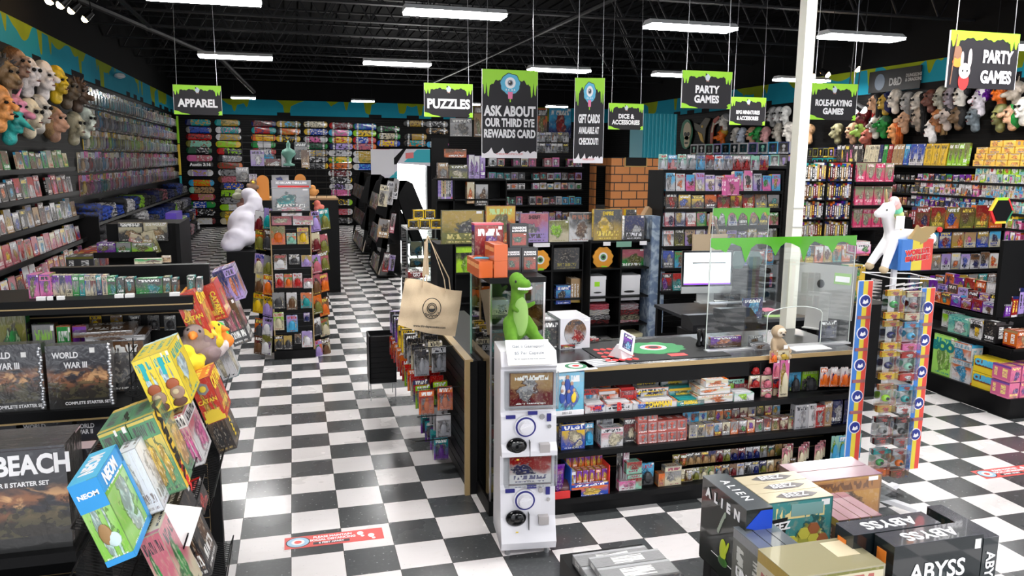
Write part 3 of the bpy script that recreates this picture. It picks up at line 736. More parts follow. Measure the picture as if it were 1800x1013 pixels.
b.prism(E_(X, h*.12, .05, .07), -.012, -.009, 0); b.prism(E_(X, h*.3, .055, .06), -.014, -.012, 1); b.prism(E_(X+.045, h*.52, .018, .075), -.012, -.009, 1); b.prism(E_(X-.03, h*.5, .014, .06), -.0125, -.009, 1)
b.prism(E_(X-.02, h*.3, .017, .019), -.016, -.014, 3); b.prism(E_(X+.022, h*.3, .017, .019), -.016, -.014, 3); b.prism(E_(X-.02, h*.3, .008, .01), -.017, -.016, 2); b.prism(E_(X+.022, h*.3, .008, .01), -.017, -.016, 2)
b.prism(E_(X-.075, h*.62, .035, .05), -.012, -.009, 4); b.prism(E_(X-.07, h*.45, .05, .04), -.011, -.009, 5); b.prism([(X-.13, h*.05), (X-.122, h*.05), (X-.09, h*.93), (X-.1, h*.93)], -.0125, -.009, 4)
b.build('bunny_drawing', [RTXT, mat('pale_pink_ink', (.75, .6, .6), .5), BTXT, LTXT, mat('brown_ink', (.25, .12, .07), .5), OTXT], t)
# D&D banner on the right wall, and other wall banners
w1, w2 = at(1527, 150, 'x', XR-.06), at(1617, 150, 'x', XR-.06)
t = thing('wall_banner', 'dark wall banner with a dragon crest above the right wall masks', 'banner', (XR-.06, (w1.y+w2.y)/2, at(1570, 160, 'x', XR-.06).z), (0, 0, -PI/2))
L = w1.y-w2.y; MB().box(-L/2, L/2, 0, .02, 0, .42).build('panel', BLACK, t)
text('D&D', .2, (.05, -.004, .17), FR, mat('dim_grey_ink', (.3, .3, .3), .5), t, bold=.03, sx=.8); text('DUNGEONS\n& DRAGONS', .085, (.52, -.004, .22), FR, MATS['dim_grey_ink'], t, bold=.03, sx=.85)
MB().prism(E_(-.38, .2, .14, .16), -.004, 0).build('dragon_crest', mat('slate_blue_ink', (.06, .1, .16), .5), t)

# ---------------------------------------------------------------- floor stickers
STK = mat('sticker_red', (.75, .1, .09), .4)
def floor_sticker(cx, cy, yaw, label):
    t = thing('floor_sticker', label, 'sticker', (cx, cy, .0005), (0, 0, yaw), 'social distancing floor stickers')
    W, H = .6, .15
    b = MB(); b.box(-W/2, W/2, -H/2, H/2, 0, .001); b.build('backing', STK, t)
    b = MB()
    for k, (r, m_) in enumerate(((.066, 3), (.06, 0), (.036, 1), (.02, 2))):
        b.prism([(-.22+r*1.1*math.cos(2*PI*i/24), r*math.sin(2*PI*i/24)) for i in range(24)], .001+.0004*k, .0014+.0004*k, m_, axis='z')
    b.build('eyeball_emblem', [mat('sticker_blue', (.4, .62, .78), .4), LTXT, STK, BTXT], t)
    b = MB(); b.box(-.13, .09, -.053, -.024, .001, .0014); b.build('text_bar', DARK, t)
    text('PLEASE MAINTAIN', .034, (-.01, .04, .0012), (0, 0, 0), LTXT, t, bold=.04, sx=.85); text('SOCIAL DISTANCING', .034, (-.01, .003, .0012), (0, 0, 0), LTXT, t, bold=.04, sx=.85)
    text('6 FEET APART', .026, (-.02, -.038, .0016), (0, 0, 0), LTXT, t, bold=.04, sx=.95)
    for (x, y, r) in ((.16, .03, .3), (.225, -.012, .3)):
        b = MB(); b.prism([(x+.02*math.cos(a), y+.026*math.sin(a)) for a in [2*PI*i/14 for i in range(14)]], .001, .0015, axis='z'); b.prism([(x+.012+.012*math.cos(a), y-.038+.012*math.sin(a)) for a in [2*PI*i/12 for i in range(12)]], .001, .0015, axis='z')
        b.build('footprint', LTXT, t)
p = at(588, 947, 'z', 0); floor_sticker(p.x, p.y, .0, 'red social distancing sticker on the floor of the main aisle')
p = at(1775, 829, 'z', 0); floor_sticker(p.x+.0, p.y, .0, 'red social distancing sticker on the floor at the right edge')

# ---------------------------------------------------------------- skateboards on the back wall
def deck_mesh(complete):
    W, H = .8, .205; n = 10; pts = []
    for s in (1, -1):
        for i in range(n+1):
            a = -PI/2+PI*i/n; pts.append((s*(W/2-H/2)+(H/2*.98)*math.cos(a)*s, H/2*math.sin(a)*s))
    b = MB(); N = len(pts)
    def dz(x): t = max(0, abs(x)-.27); return t*t*1.6
    for k, off in ((0, 0), (1, .012)):
        for (x, z) in pts: b.v.append((x, off+dz(x), z))
    # front: strips across so the kick bends
    uv = [((x/W)+.5, (z/H)+.5) for x, z in pts]
    top = list(range(n+1)); bot = list(range(N-1, n, -1))
    b.face(tuple(range(N))[::1], 0, uv); b.face(tuple(N+i for i in range(N))[::-1], 1)
    for i in range(N): b.face((i, N+i, N+(i+1) % N, (i+1) % N), 1)
    me = b.mesh('deck', [DECKM, mat('maple_edge', (.5, .33, .16), .5)]); return me
DK = deck_mesh(0)
def truck_mesh():
    b = MB(); b.box(-.03, .03, -.02, 0, -.04, .04, 0); b.cyl((0, -.035, -.09), (0, -.035, .09), .011, n=8, mi=0); b.box(-.018, .018, -.035, 0, -.025, .025, 0)
    return b.mesh('truck', [mat('truck_metal', (.55, .55, .57), .3, .8)])
def wheel_mesh():
    b = MB(); b.cyl((0, -.035, -.016), (0, -.035, .016), .029, n=12); b.cyl((0, -.035, -.018), (0, -.035, .018), .011, n=8, mi=1); return b.mesh('wheel', [mat('urethane_white', (.8, .78, .72), .4), GREY])
TRK, WHL = truck_mesh(), wheel_mesh()
def skateboard(p, cols, label, complete, group):
    t = thing('skateboard', label, 'skateboard', p, (0, 0, 0), group)
    setc(link(DK, 'deck', t), cols)
    if complete:
        for s in (-.25, .25):
            tr = link(TRK, 'truck', t, (s, 0, 0))
            for q in (-.085, .085): link(WHL, 'wheel', tr, (0, 0, q))
    b = None
    return t
SK = {0: ['navy teal gold', 'grey blue navy', 'maroon red black', 'olive mint crimson', 'dark green black white', 'pink rose white', 'black white black', 'white lilac gold', 'sky blue orange lime', 'mint tan black', 'crimson tan pink', 'green blue white', 'red black white', 'maroon white cream'],
 1: ['teal gold olive', 'white teal pink', 'white gold grey', 'yellow lime gold', 'red black lime', 'black grey white', 'orange brown red', 'white grey black', 'brown rose brown', 'black blue yellow', 'black lime black', 'black grey black', 'lime white cream', 'olive yellow brown', 'cream yellow tan'],
 2: ['navy maroon black', 'teal red navy', 'orange yellow orange', 'green white white', 'red white navy', 'grey sky blue grey', 'brown cream maroon'],
 3: ['gold olive sky blue', 'black orange gold', 'yellow black yellow'],
 4: ['gold cream black', 'yellow blue white', 'white pink black', 'green dark green black', 'white grey yellow', 'grey black white', 'yellow black grey'],
 5: ['red maroon grey', 'sky blue pink grey', 'green yellow red', 'navy lilac black', 'white light grey black', 'lime yellow green', 'tan orange brown', 'white maroon light grey', 'yellow black white', 'white black lilac', 'black pink rose', 'lime black yellow', 'white rose red', 'green black grey'],
 6: ['green blue teal', 'lime yellow black', 'red blue white', 'orange rose navy', 'white gold cream', 'white gold olive', 'white blue sky blue'],
 7: ['dark green black green', 'green cream black', 'blue yellow purple'],
 8: ['black gold brown', 'black gold tan', 'black teal orange'],
 9: ['grey black white', 'brown black tan', 'sky blue pink blue']}
XC = {0: 348, 1: 400, 2: 463, 3: 507, 4: 556, 5: 599, 6: 642, 7: 684, 8: 730, 9: 769}
YC = {0: '122,185,245,303,360,425,480,550,635,695,755,820,885,960', 1: '125,187,247,307,367,428,487,548,605,662,722,785,843,903,960', 2: '133,190,252,310,370,415,455', 3: '137,200,260',
      4: '139,203,265,322,380,432,490', 5: '150,210,270,325,383,440,493,555,610,668,718,800,880,955', 6: '158,215,273,328,390,440,500', 7: '180,240,300', 8: '132,245,300', 9: '138,195,310'}
def parse(s):
    ws = s.split(); out = []; i = 0
    while i < len(ws):
        two = ' '.join(ws[i:i+2])
        if two in PAL: out.append(two); i += 2
        else: out.append(ws[i]); i += 1
    return out
for c_, lst in SK.items():
    yl = [190+int(v)/4.823 for v in YC[c_].split(',')]
    for r_, s in enumerate(lst):
        names = parse(s); cols = C(*names[:3])
        comp = c_ >= 3 or (c_ == 0 and r_ == 7)
        p = at(XC[c_]+(r_*.7 if c_ < 2 else 0)+rnd.uniform(-1, 1), yl[r_], 'y', YB-.11); p.y = YB-.1 if comp else YB-.09; p.z = max(p.z, .12)
        sb = skateboard(tuple(p), cols, f"{names[0]} and {names[1]} skateboard {'with wheels' if comp else 'deck'}, {nth(r_)} down in the {nth(c_)} column on back wall", comp, 'skateboards on the back wall')
        if (c_, r_) == (0, 6):
            for d_ in sb.children: d_['c2'] = d_['c3'] = [.01, .01, .01]
            text('Austin 3:16', .14, (0, -.004, 0), FR, LTXT, sb, bold=.04)
# ---------------------------------------------------------------- latex masks
HAIRM = {}
def head(name, snout=0, jaw=1.0, nose=1.0, brow=1.0, ears=1.0, skull=False, tall=1.0, horns=False, tongue=False, beak=False, wide=1.0):
    P = [('e', (0, .02, .19*tall), (.085*wide, .105, .105*tall)), ('e', (0, -.02, .09), (.062*jaw*wide, .075, .07)), ('c', (0, .02, .09), (0, .03, -.02), .055, .065),
         ('e', (0, -.085, .205), (.06*wide, .025, .016*brow)), ('e', (-.042, -.07, .135), (.025, .03, .03)), ('e', (.042, -.07, .135), (.025, .03, .03)),
         ('e', (0, -.09, .075), (.03, .022, .012)), ('e', (0, -.08, .045), (.026*jaw, .028, .022))]
    if not skull: P.append(('c', (0, -.09, .18), (0, -.09-.028*nose, .13), .011, .017*nose))
    if snout: P += [('c', (0, -.07, .12), (0, -.07-snout, .09), .045, .032)]
    if beak: P += [('c', (0, -.08, .15), (0, -.22, .05), .04, .008)]
    if ears:
        for s in (-1, 1): P.append(('e', (s*.092*wide, .02, .155), (.012, .022*ears, .034*ears), (0, 0, s*-.4)))
    if horns:
        for s in (-1, 1): P.append(('c', (s*.05, 0, .27), (s*.11, -.02, .37), .018, .006))
    o = blob('mask_prototype', P, [SKIN], vox=.0105, smooth_it=3); me = o.data; me.name = name; bpy.data.objects.remove(o); return me
HM = {'man': head('face'), 'gaunt': head('gaunt', jaw=.8, nose=.7, skull=True, ears=0, tall=1.08), 'ape': head('ape', snout=.05, brow=1.6, jaw=1.25, nose=.3, ears=.9), 'witch': head('witch', nose=2.3, jaw=.85),
      'beast': head('beast', snout=.1, brow=1.7, jaw=1.2, horns=True, nose=.2), 'clown': head('clown', nose=1.9, jaw=1.15, tall=1.15), 'bird': head('bird', beak=True, ears=0, nose=0.3), 'bald': head('bald', tall=1.15, ears=.8)}
def features():
    b = MB()
    for s in (-1, 1): b.ell((s*.034, -.088, .178), (.019, .016, .013), 10, 6)
    eyes = b.mesh('eye_opening', [BLACK], True)
    b = MB(); b.ell((0, -.103, .078), (.03, .014, .008), 10, 6); mouth = b.mesh('mouth', [mat('mask_mouth', (.1, .01, .01), .4)], True)
    b = MB(); b.ell((0, -.118, .142), (.022, .022, .022), 10, 8); rn = b.mesh('red_nose', [RTXT], True)
    return eyes, mouth, rn
EY, MO, RN = features()
def hairmesh(kind):
    b = MB(); b.ell((0, .04, .215), (.096, .105, .092), 14, 10); r = random.Random(len(kind))
    if kind == 'long':
        for i in range(16):
            a = PI*(i/15)-.2; x, y = .092*math.cos(a), .03+.09*math.sin(a)
            b.cyl((x, y, .22), (x*1.25+r.uniform(-.02, .02), y*1.1, -.08+r.uniform(-.05, .03)), .024, .009, 6)
    if kind == 'wild':
        for i in range(40):
            a = r.uniform(0, 2*PI); e = r.uniform(.1, 1.3); d = Vector((math.cos(a)*math.cos(e), math.sin(a)*math.cos(e)*.8+.25, math.sin(e))).normalized()
            c0 = Vector((0, .04, .2)); b.cyl(tuple(c0+d*.07), tuple(c0+d*.155), .024, .004, 5)
    if kind == 'hood':
        b.ell((0, .06, .13), (.12, .1, .19), 14, 10)
    if kind == 'mohawk':
        for i in range(8): b.cyl((0, -.05+.025*i, .27), (0, -.07+.03*i, .36), .02, .006, 6)
    return b.mesh('mask_hair', [HAIR], True)
HR = {k: hairmesh(k) for k in ('short', 'long', 'wild', 'hood', 'mohawk')}
def mask(p, face, kind, skin, hair=None, hcol='black', label='', s=1.15, tilt=0, group='rubber masks on the right wall', nose=False, yaw=0, c2=None):
    t = thing('rubber_mask', label, 'mask', p, (tilt, 0, YAWS[face]+yaw), group); t.scale = (s, s, s)
    sk = PAL[skin] if isinstance(skin, str) else skin
    setc(link(HM[kind], 'face', t), (sk, c2 or tuple(x*.45 for x in sk), sk, sk))
    e_ = link(EY, 'eye_opening', t); e_.scale = (1.2, 1.0, 1.0)
    if kind == 'gaunt': e_.scale = (1.25, 1.05, 1.5); e_.location = (0, -.003, -.085)
    if kind not in ('ape', 'beast', 'bird'): link(MO, 'mouth', t)
    if nose: link(RN, 'red_nose', t)
    if hair: setc(link(HR[hair], 'hair', t), (PAL[hcol], tuple(x*.4 for x in PAL[hcol]), PAL[hcol], PAL[hcol]))
    return t
FL = (.62, .36, .22); PALE = (.72, .68, .62); GR = (.35, .35, .35)
# right wall: photo position of each head
RM = [((1537, 178), 'man', FL, 'long', 'black', 'tan face mask with long black hair'), ((1554, 177), 'man', 'gold', 'hood', 'navy', 'gold face mask in a navy hood'), ((1571, 174), 'bald', PALE, None, '', 'pale bald man mask with red collar'),
 ((1593, 178), 'gaunt', GR, 'long', 'grey', 'grey ghoul mask with long grey hair'), ((1612, 178), 'gaunt', PALE, 'long', 'black', 'white ghost mask with long black hair'), ((1634, 172), 'ape', (.2, .07, .05), None, '', 'dark red burnt face mask'),
 ((1652, 172), 'bald', (.45, .44, .36), 'short', 'brown', 'grey green creased face mask'), ((1669, 170), 'gaunt', (.3, .26, .3), 'short', 'black', 'dusky skeletal face mask'), ((1687, 170), 'gaunt', PALE, 'short', 'black', 'black and white corpse mask'),
 ((1720, 177), 'clown', (.7, .66, .72), 'wild', 'purple', 'large white clown mask with purple hair and red nose'), ((1757, 163), 'bald', 'orange', None, '', 'round orange pumpkin mask'), ((1783, 162), 'beast', (.3, .25, .2), None, '', 'brown tentacled monster mask'),
 ((1523, 238), 'ape', (.5, .12, .08), None, '', 'small red devil mask'), ((1537, 218), 'clown', PALE, 'mohawk', 'red', 'white clown mask with red crest of hair'), ((1551, 217), 'witch', 'green', 'short', 'dark green', 'bright green goblin mask'), ((1571, 228), 'man', (.75, .32, .1), 'long', 'orange', 'orange haired grinning tan mask'),
 ((1588, 209), 'witch', FL, None, '', 'pointed eared troll mask'), ((1613, 205), 'gaunt', (.35, .28, .22), 'long', 'black', 'brown ghoul mask under black hair'), ((1636, 234-8), 'gaunt', (.82, .8, .8), None, '', 'shiny white half face mask'), ((1648, 206), 'ape', (.4, .15, .05), 'long', 'tan', 'rust bearded mask'),
 ((1662, 203), 'witch', (.6, .5, .45), 'wild', 'charcoal', 'snarling vampire mask with grey hair'), ((1682, 202), 'ape', (.16, .09, .04), 'hood', 'black', 'dark brown werewolf mask'), ((1711, 205), 'bald', (.16, .2, .23), 'short', 'black', 'blue grey square headed monster mask'),
 ((1755, 205), 'bald', (.24, .24, .08), None, '', 'olive wrinkled alien mask'), ((1776, 202), 'witch', FL, 'hood', 'green', 'hook nosed witch mask in a green hood'), ((1796, 193), 'gaunt', PALE, None, '', 'white ghost face mask at frame edge'),
 ((1470, 228), 'ape', (.3, .28, .15), None, '', 'mossy zombie mask'), ((1497, 228), 'man', FL, None, '', 'pink skinned man mask with stern brow'), ((1513, 226), 'beast', (.3, .5, .08), None, '', 'lime green orc mask'), ((1531-14, 203), 'ape', 'maroon', None, '', 'maroon pointed demon mask'),
 ((1356, 198), 'gaunt', GR, None, '', 'grey mannequin style mask farthest from the camera'), ((1367, 198), 'gaunt', (.5, .5, .5), None, '', 'silver grey gaunt mask'), ((1379, 197), 'gaunt', (.62, .62, .6), None, '', 'pale grey gaunt mask beside the column'),
 ((1366, 228), 'bald', (.36, .33, .28), None, '', 'tall grey bald mask'), ((1384, 225), 'gaunt', PALE, None, '', 'white mask with red marks'), ((1420, 228), 'man', (.7, .4, .2), None, '', 'sandy face mask just right of the column'),
 ((1268, 232), 'beast', 'orange', 'short', 'gold', 'orange fox like mask'), ((1292, 232), 'gaunt', PALE, None, '', 'white hollow eyed mask'), ((1303, 234), 'bald', (.45, .5, .6), None, '', 'bluish bald mask'), ((1320, 230), 'man', FL, None, '', 'small tan elf mask'), ((1331, 230), 'witch', 'green', None, '', 'small green ogre mask'),
 ((1344, 232), 'gaunt', (.6, .3, .3), None, '', 'blotchy red and white mask'), ((1272, 206), 'bird', PALE, 'short', 'grey', 'white bird beaked mask')]
for i, (q, kind, skn, hr, hc, lb) in enumerate(RM):
    p = at(q[0], q[1]+18, 'x', XR-.26)
    mask(p, 'x-', kind, skn, hr, hc or 'black', lb+', on the right wall slats', s=(1.15 if q[0] > 1520 else 1.2), nose='clown' in kind, yaw=rnd.uniform(-.5, -.1))
# left wall masks
LM = [((12, 140), 'ape', (.22, .14, .07), 'wild', 'charcoal', 'brown rotting zombie mask with rough hair'), ((33, 120), 'man', (.3, .18, .12), 'hood', 'brown', 'brown leathery hooded mask'), ((52, 135), 'gaunt', (.85, .82, .85), 'hood', 'white', 'white skull mask under a silver white hood'),
 ((80, 142), 'clown', (.85, .8, .8), None, '', 'white long snouted mask with red nose'), ((103, 148), 'bald', (.85, .6, .03), None, '', 'bright yellow tall faced mask'), ((121, 158), 'ape', (.12, .09, .06), 'short', 'black', 'dark brown snarling ape mask'), ((140, 165), 'beast', (.12, .08, .06), 'wild', 'brown', 'black horned beast mask with red mouth'),
 ((4, 195), 'clown', (.85, .35, .1), 'short', 'orange', 'orange and pink swirled fish mask'), ((28, 200), 'beast', (.8, .3, .45), None, '', 'pink fleshy creature mask'), ((22, 218), 'bird', (.03, .42, .4), None, '', 'turquoise one eyed creature mask with yellow eye'),
 ((56, 208), 'gaunt', (.85, .75, .55), 'short', 'white', 'cream skull mask with black holes'), ((72, 200), 'gaunt', PALE, 'hood', 'black', 'second white and black skull mask'), ((100, 215), 'ape', (.6, .33, .22), 'hood', 'tan', 'tan crumpled burlap mask'), ((134, 222), 'gaunt', (.45, .42, .3), None, '', 'olive bone mask with ribbed jaw'), ((153, 212), 'gaunt', (.6, .66, .58), None, '', 'pale green hooded skull mask')]
for i, (q, kind, skn, hr, hc, lb) in enumerate(LM):
    p = at(q[0], q[1]+22, 'x', XL+.34)
    mask(p, 'x+', kind, skn, hr, hc or 'black', lb+', on the left wall', s=1.35, nose='red nose' in lb, yaw=-.35, group='rubber masks on the left wall')
# ---------------------------------------------------------------- left wall: carded figures, books, folded shirts
FIGP = ['navy', 'charcoal', 'grey', 'brown', 'white', 'sky blue', 'light grey', 'black', 'teal', 'purple', 'cream', 'olive', 'tan']
for r_, (z, nm, extra, y0) in enumerate([(3.24, 'top', [], 15.9), (2.83, 'second', [], 15.7), (2.44, 'third', ['yellow', 'lime', 'white', 'cream', 'light grey'], 15.9), (2.04, 'fourth', ['red', 'sky blue', 'cream', 'white', 'lilac', 'pink', 'light grey'], 15.4), (1.63, 'fifth', ['orange', 'white', 'lilac', 'gold', 'pink', 'rose'], 15.4)]):
    row('card', 'x+', (XL+.165, y0, z), (XL+.165, 27.3, z), 44, .38, .14, f'on {nm} hook row of left wall', 'carded figures on the left wall', pal=FIGP+extra*3, noun='carded figure', end='front', hj=.08, fill=.8)
# wall shelving for folded shirts
t = thing('shirt_shelving', 'black slanted wall shelving full of folded shirts along the left wall', 'shelving', (XL+.05, 20, 0))
for k, (z, pl) in enumerate([(1.24, -3.12), (.86, -3.0), (.46, -2.9), (.12, -2.8)]):
    add_shelf(t, 'x+', pl, 14.3, 26.2, z, abs(XL-pl)-.05, lip=.01)
for y in (14.3, 26.2): sub(MB().box(XL+.03, -3.1, y-.01, y+.01, 0, 1.35), 'upright', BLACK, t)
SHP = ['black', 'black', 'charcoal', 'navy', 'black', 'grey', 'white', 'black', 'lime', 'black', 'blue', 'charcoal', 'rose', 'black']
for nm, m_, za, zb_ in (('lime green', SLIME, 2.75, 3.6), ('yellow', YTXT, 1.75, 2.72), ('turquoise', TURQ, .9, 1.72)):
    p = at(315, 300, 'y', 27.4); tag(MB().box(0, .06, 0, .04, za, zb_).build('corner_strip', m_, None, (p.x, 27.4, 0)), f"thin vertical {nm} strip at the far left corner of the store", 'strip')
for k, (z, pl, nm) in enumerate([(1.24, -3.14, 'top'), (.86, -3.02, 'second'), (.46, -2.92, 'third'), (.12, -2.82, 'bottom')]):
    row('shirt', 'x+', (pl, 14.35, z), (pl, 26.1, z), 22, .31, .4, f'on {nm} shelf of left wall', 'folded shirts on the left wall shelves', pal=SHP, end='front', hj=.5, fill=1.0, yj=.15)
# face-out graphic novels on wall shelves
t = thing('comic_shelving', 'black slatwall shelving of face-out graphic novels at left', 'shelving', (XL+.05, 12, 0))
BZ = [(2.14, 'top'), (1.76, 'second'), (1.38, 'third'), (1.0, 'fourth'), (.62, 'fifth'), (.24, 'bottom')]
for k, (z, nm) in enumerate(BZ):
    pl = -3.38+.03*k
    add_shelf(t, 'x+', pl, 10.0, 14.25, z, pl-XL-.03, lip=.02)
    pal = [['cream', 'grey', 'brown', 'charcoal', 'teal', 'green', 'olive'], ['grey', 'cream', 'light grey', 'charcoal', 'red', 'black'], ['white', 'light grey', 'tan', 'grey', 'charcoal', 'brown', 'black'], ['cream', 'white', 'light grey', 'red', 'rose'], ['crimson', 'red', 'white', 'charcoal', 'rose', 'orange'], ['navy', 'light grey', 'white', 'red', 'orange', 'charcoal']][k]
    row('book', 'x+', (pl-.07, 10.1, z), (pl-.07, 14.2, z), 15, .31, .03, f'on {nm} left wall shelf', 'face-out graphic novels on the left wall', pal=pal, end='front', hj=.3, fill=.9, tilt=-.12, skip=() if k > 1 else (5+k*4,))
# ---------------------------------------------------------------- left front gondola
GX0, GX1 = -3.0, -.80
t = thing('display_gondola', 'black slatwall gondola of war game boxes at lower left', 'gondola', (-1.9, 4.3, 0))
bb = MB(); slats(bb, 'y', 4.32, GX0, GX1+.3, .1, 1.66, mi=0, mg=1); sub(bb, 'slat_panel', [BLACK, WOODG], t)
zt = at(150, 525, 'y', 4.0).z
sub(MB().box(at(88, 480, 'y', 4.36).x, GX1+.36, 4.36, 4.42, .0, at(230, 468, 'y', 4.36).z), 'back_board', BLACK, t)
sub(MB().box(GX0, GX1, 3.2, 4.36, 0, .14), 'base', BLACK, t)
z1 = at(150, 525, 'y', 4.0).z; z2 = at(150, 716, 'y', 3.8).z; z3 = at(90, 738, 'y', 3.86).z-.3; z4 = at(60, 968, 'y', 3.0).z
add_shelf(t, 'y', 3.98, GX0, GX1+.32, z1, .36, lip=.0, th=.045)
MBs = MB().box(GX0, GX1+.32, 3.965, 3.968, z1-.04, z1-.034); sub(MBs, 'gold_trim', WOODG, t)
add_shelf(t, 'y', 3.78, GX0, GX1+.1, z2, .55, lip=.0, th=.03); sub(MB().box(GX0, GX1+.1, 3.762, 3.766, z2-.05, z2-.042), 'gold_trim', WOODG, t)
add_shelf(t, 'y', 3.55, GX0, GX1, z3, .75, lip=.0); add_shelf(t, 'y', 2.97, GX0, GX1, z4, 1.35, lip=.0)
sub(MB().box(GX1-.015, GX1+.015, 3.0, 4.36, 0, z4-.02), 'side_panel', BLACK, t)
ARMY = C((.05, .045, .04), (.25, .13, .07), (.12, .13, .06), t=(.75, .7, .65))
def bigbox(rect, Y, d, cols, label, lines=(), group=None, z=None, kind='wrapped', name='game_box', tcol=None):
    B, w_, h_ = onface('y', Y, *rect)
    if z is not None: h_ += B.z-z; B.z = z
    t = thing(name, label, 'box', B, (0, 0, 0), group)
    o = link(UNIT[kind], 'carton', t, (0, 0, 0), (0, 0, 0), (w_, d, h_)); setc(o, cols)
    for (s, sz, xx, zz, sx) in lines: text(s, sz*h_, (xx*w_, -.002, zz*h_), FR, tcol or LTXT, t, bold=.03, sx=sx)
    return t
def war_art(T, name='painting'): pass
def warmat():
    T = NT('battle_painting'); uv = T.sep(T.n.new('ShaderNodeUVMap').outputs[0]); u, v = uv[0], uv[1]; sd = T.attr('seed', out='Fac')
    n = T.noise(T.comb(T.math('MULTIPLY', u, 1.3), T.math('MULTIPLY', v, 3), sd), 2.2, 6, .6); m = T.noise(T.comb(u, T.math('MULTIPLY', v, 1.6), T.math('ADD', sd, 5)), 5, 6, .4)
    sky = T.mix(T.sstep(n, .4, .62), (.035, .035, .045), (.33, .14, .07)); glow = T.mix(T.sstep(m, .52, .64), sky, (.75, .42, .2))
    c = T.mix(T.sstep(T.math('ABSOLUTE', T.math('SUBTRACT', v, .47)), .04, .22), glow, T.mix(T.gt(v, .5), (.04, .035, .03), (.045, .045, .055)))
    tank = T.mul(T.gt(m, .5), T.band(v, .12, .42)); c = T.mix(T.mul(tank, .8), c, (.1, .09, .05)); c = T.mix(T.mul(T.gt(T.noise(T.comb(u, v, 3), 11, 4), .57), T.band(v, .1, .5), .7), c, (.02, .018, .016))
    c = T.mix(T.lt(v, .14), c, (.03, .03, .03)); c = T.mix(T.gt(u, 1.5), c, (.06, .055, .05))
    T.set(T.b.inputs['Base Color'], c); T.b.inputs['Roughness'].default_value = .3; T.b.inputs['Coat Weight'].default_value = 1; T.b.inputs['Coat Roughness'].default_value = .08
    bp = T.n.new('ShaderNodeBump'); bp.inputs['Strength'].default_value = .35; bp.inputs['Distance'].default_value = .01; T.l.new(T.noise(T.comb(u, v, 1), 7, 2, 1), bp.inputs['Height']); T.l.new(bp.outputs[0], T.b.inputs['Coat Normal'])
    return T.m
WAR = warmat(); UNIT['war'] = u_box(WAR)
for i, x0 in enumerate((88, -32)):
    t = bigbox((x0, 606, x0+114, 716), 3.8, .08, ARMY, ['shrink-wrapped dark tank battle game box, nearer the aisle, middle of left gondola', 'shrink-wrapped dark tank battle game box cut by left frame edge'][i], z=z2, kind='war',
        lines=[('WORLD', .13, -.2, .84, .75), ('WAR III', .13, -.05, .68, .75), ('COMPLETE STARTER SET', .065, .1, .075, .9)])
    # crinkled plastic wrap along the right edge of each box
    bb = MB(); B, w_, h_ = onface('y', 3.8, x0, 606, x0+114, 716); r = random.Random(i)
    for k in range(22): bb.ell((w_/2-.008+r.uniform(-.006, .004), -.004, .01+k*(h_/22)), (.01, .006, .008), 6, 4)
    bb.build('wrap_edge', mat('crinkled_plastic', (.75, .76, .8), .15, .7), t, smooth=True); MB().box(.02+w_*.1, .02+w_*.18, -.003, -.001, h_*.87, h_*.95).build('price_label', WHITEP, t)
# beach boxes
UNIT['beach'] = UNIT['war']
for i, (x0, x1) in enumerate(((-70, 131),)):
    t = bigbox((x0, 788, x1, 966), 3.0, .24, ARMY, 'largest war game box with big white title on the lowest shelf, bottom left', kind='war', z=z4)
    B, w_, h_ = onface('y', 3.0, x0, 788, x1, 966); text('THE BEACH', .26*h_, (-w_*.02, -.002, h_*.85), FR, LTXT, t, bold=.04, sx=.78); text('A WORLD WAR II STARTER SET', .062*h_, (-w_*.08, -.002, h_*.67), FR, LTXT, t, bold=.03, sx=.9)
PKW = mat('pinkish_film_glare', (.45, .33, .35), .15, coat=1)  # reflection off the glossy wrap, painted as a pinkish colour
MB().box(-.2, w_/2, 0, .235, h_, h_+.002).build('wrapped_top_glare', PKW, t)
for i in range(3):
    p = at(22+66*i, 776, 'y', 3.36); t = thing('game_box', f"pinkish topped war game box standing behind the largest war game box, {nth(i)} from left", 'box', (p.x-.04, 3.27, z4), (0, 0, 0), 'war boxes behind the beach box'); hh = p.z-z4
    setc(link(UNIT['war'], 'carton', t, (0, 0, 0), (0, 0, 0), (.15, .09, hh)), ARMY); MB().box(-.073, .073, 0, .088, hh, hh+.002).build('wrapped_top_glare', PKW, t)  # each top sheet carries the painted pinkish reflection
for i, (x0, x1) in enumerate(((-50, 33), (47, 132), (140, 196))):
    t = bigbox((x0, 737, x1, 800), 3.86, .09, ARMY, f"dusty tank war game box on the second lowest shelf of lower left gondola, {nth(i)} from left", z=z3, kind='war', group='tank war boxes', lines=[('WORLD\nWAR II', .1, -.28, .85, .8)])
# dark fantasy boxes and small blisters
t = bigbox((-14, 549, 49, 606), 4.08, .07, C('charcoal', 'olive', 'green', t=(.3, .6, .1)), 'dark box with green battle art at left frame edge of gondola', z=z2, lines=[])
t = bigbox((58, 570, 98, 606), 4.08, .07, C('charcoal', 'grey', 'brown', t=(.3, .6, .1)), 'smaller dark box with grey brown art behind the war boxes', z=z2)
t = bigbox((101, 573, 126, 606), 4.08, .05, C('orange', 'green', 'brown'), 'small orange and green box right of the smaller dark box', z=z2)
t = bigbox((129, 573, 154, 606), 4.08, .05, C('red', 'purple', 'grey'), 'small red and purple box on the gondola, rightmost of four', z=z2)
for i, (x, nm) in enumerate(((167, 'yellow'), (204, 'yellow'), (236, 'charcoal'), (269, 'charcoal'), (298, 'charcoal'))):
    pxitem('plaincard', 'y', 4.28, (x-10, 556, x+11, 583), .03, C(nm, 'black' if nm == 'charcoal' else 'brown', 'grey'), f"{nm} carded miniature hanging on the gondola slats, {nth(i)} from left", group='carded miniatures on the gondola')
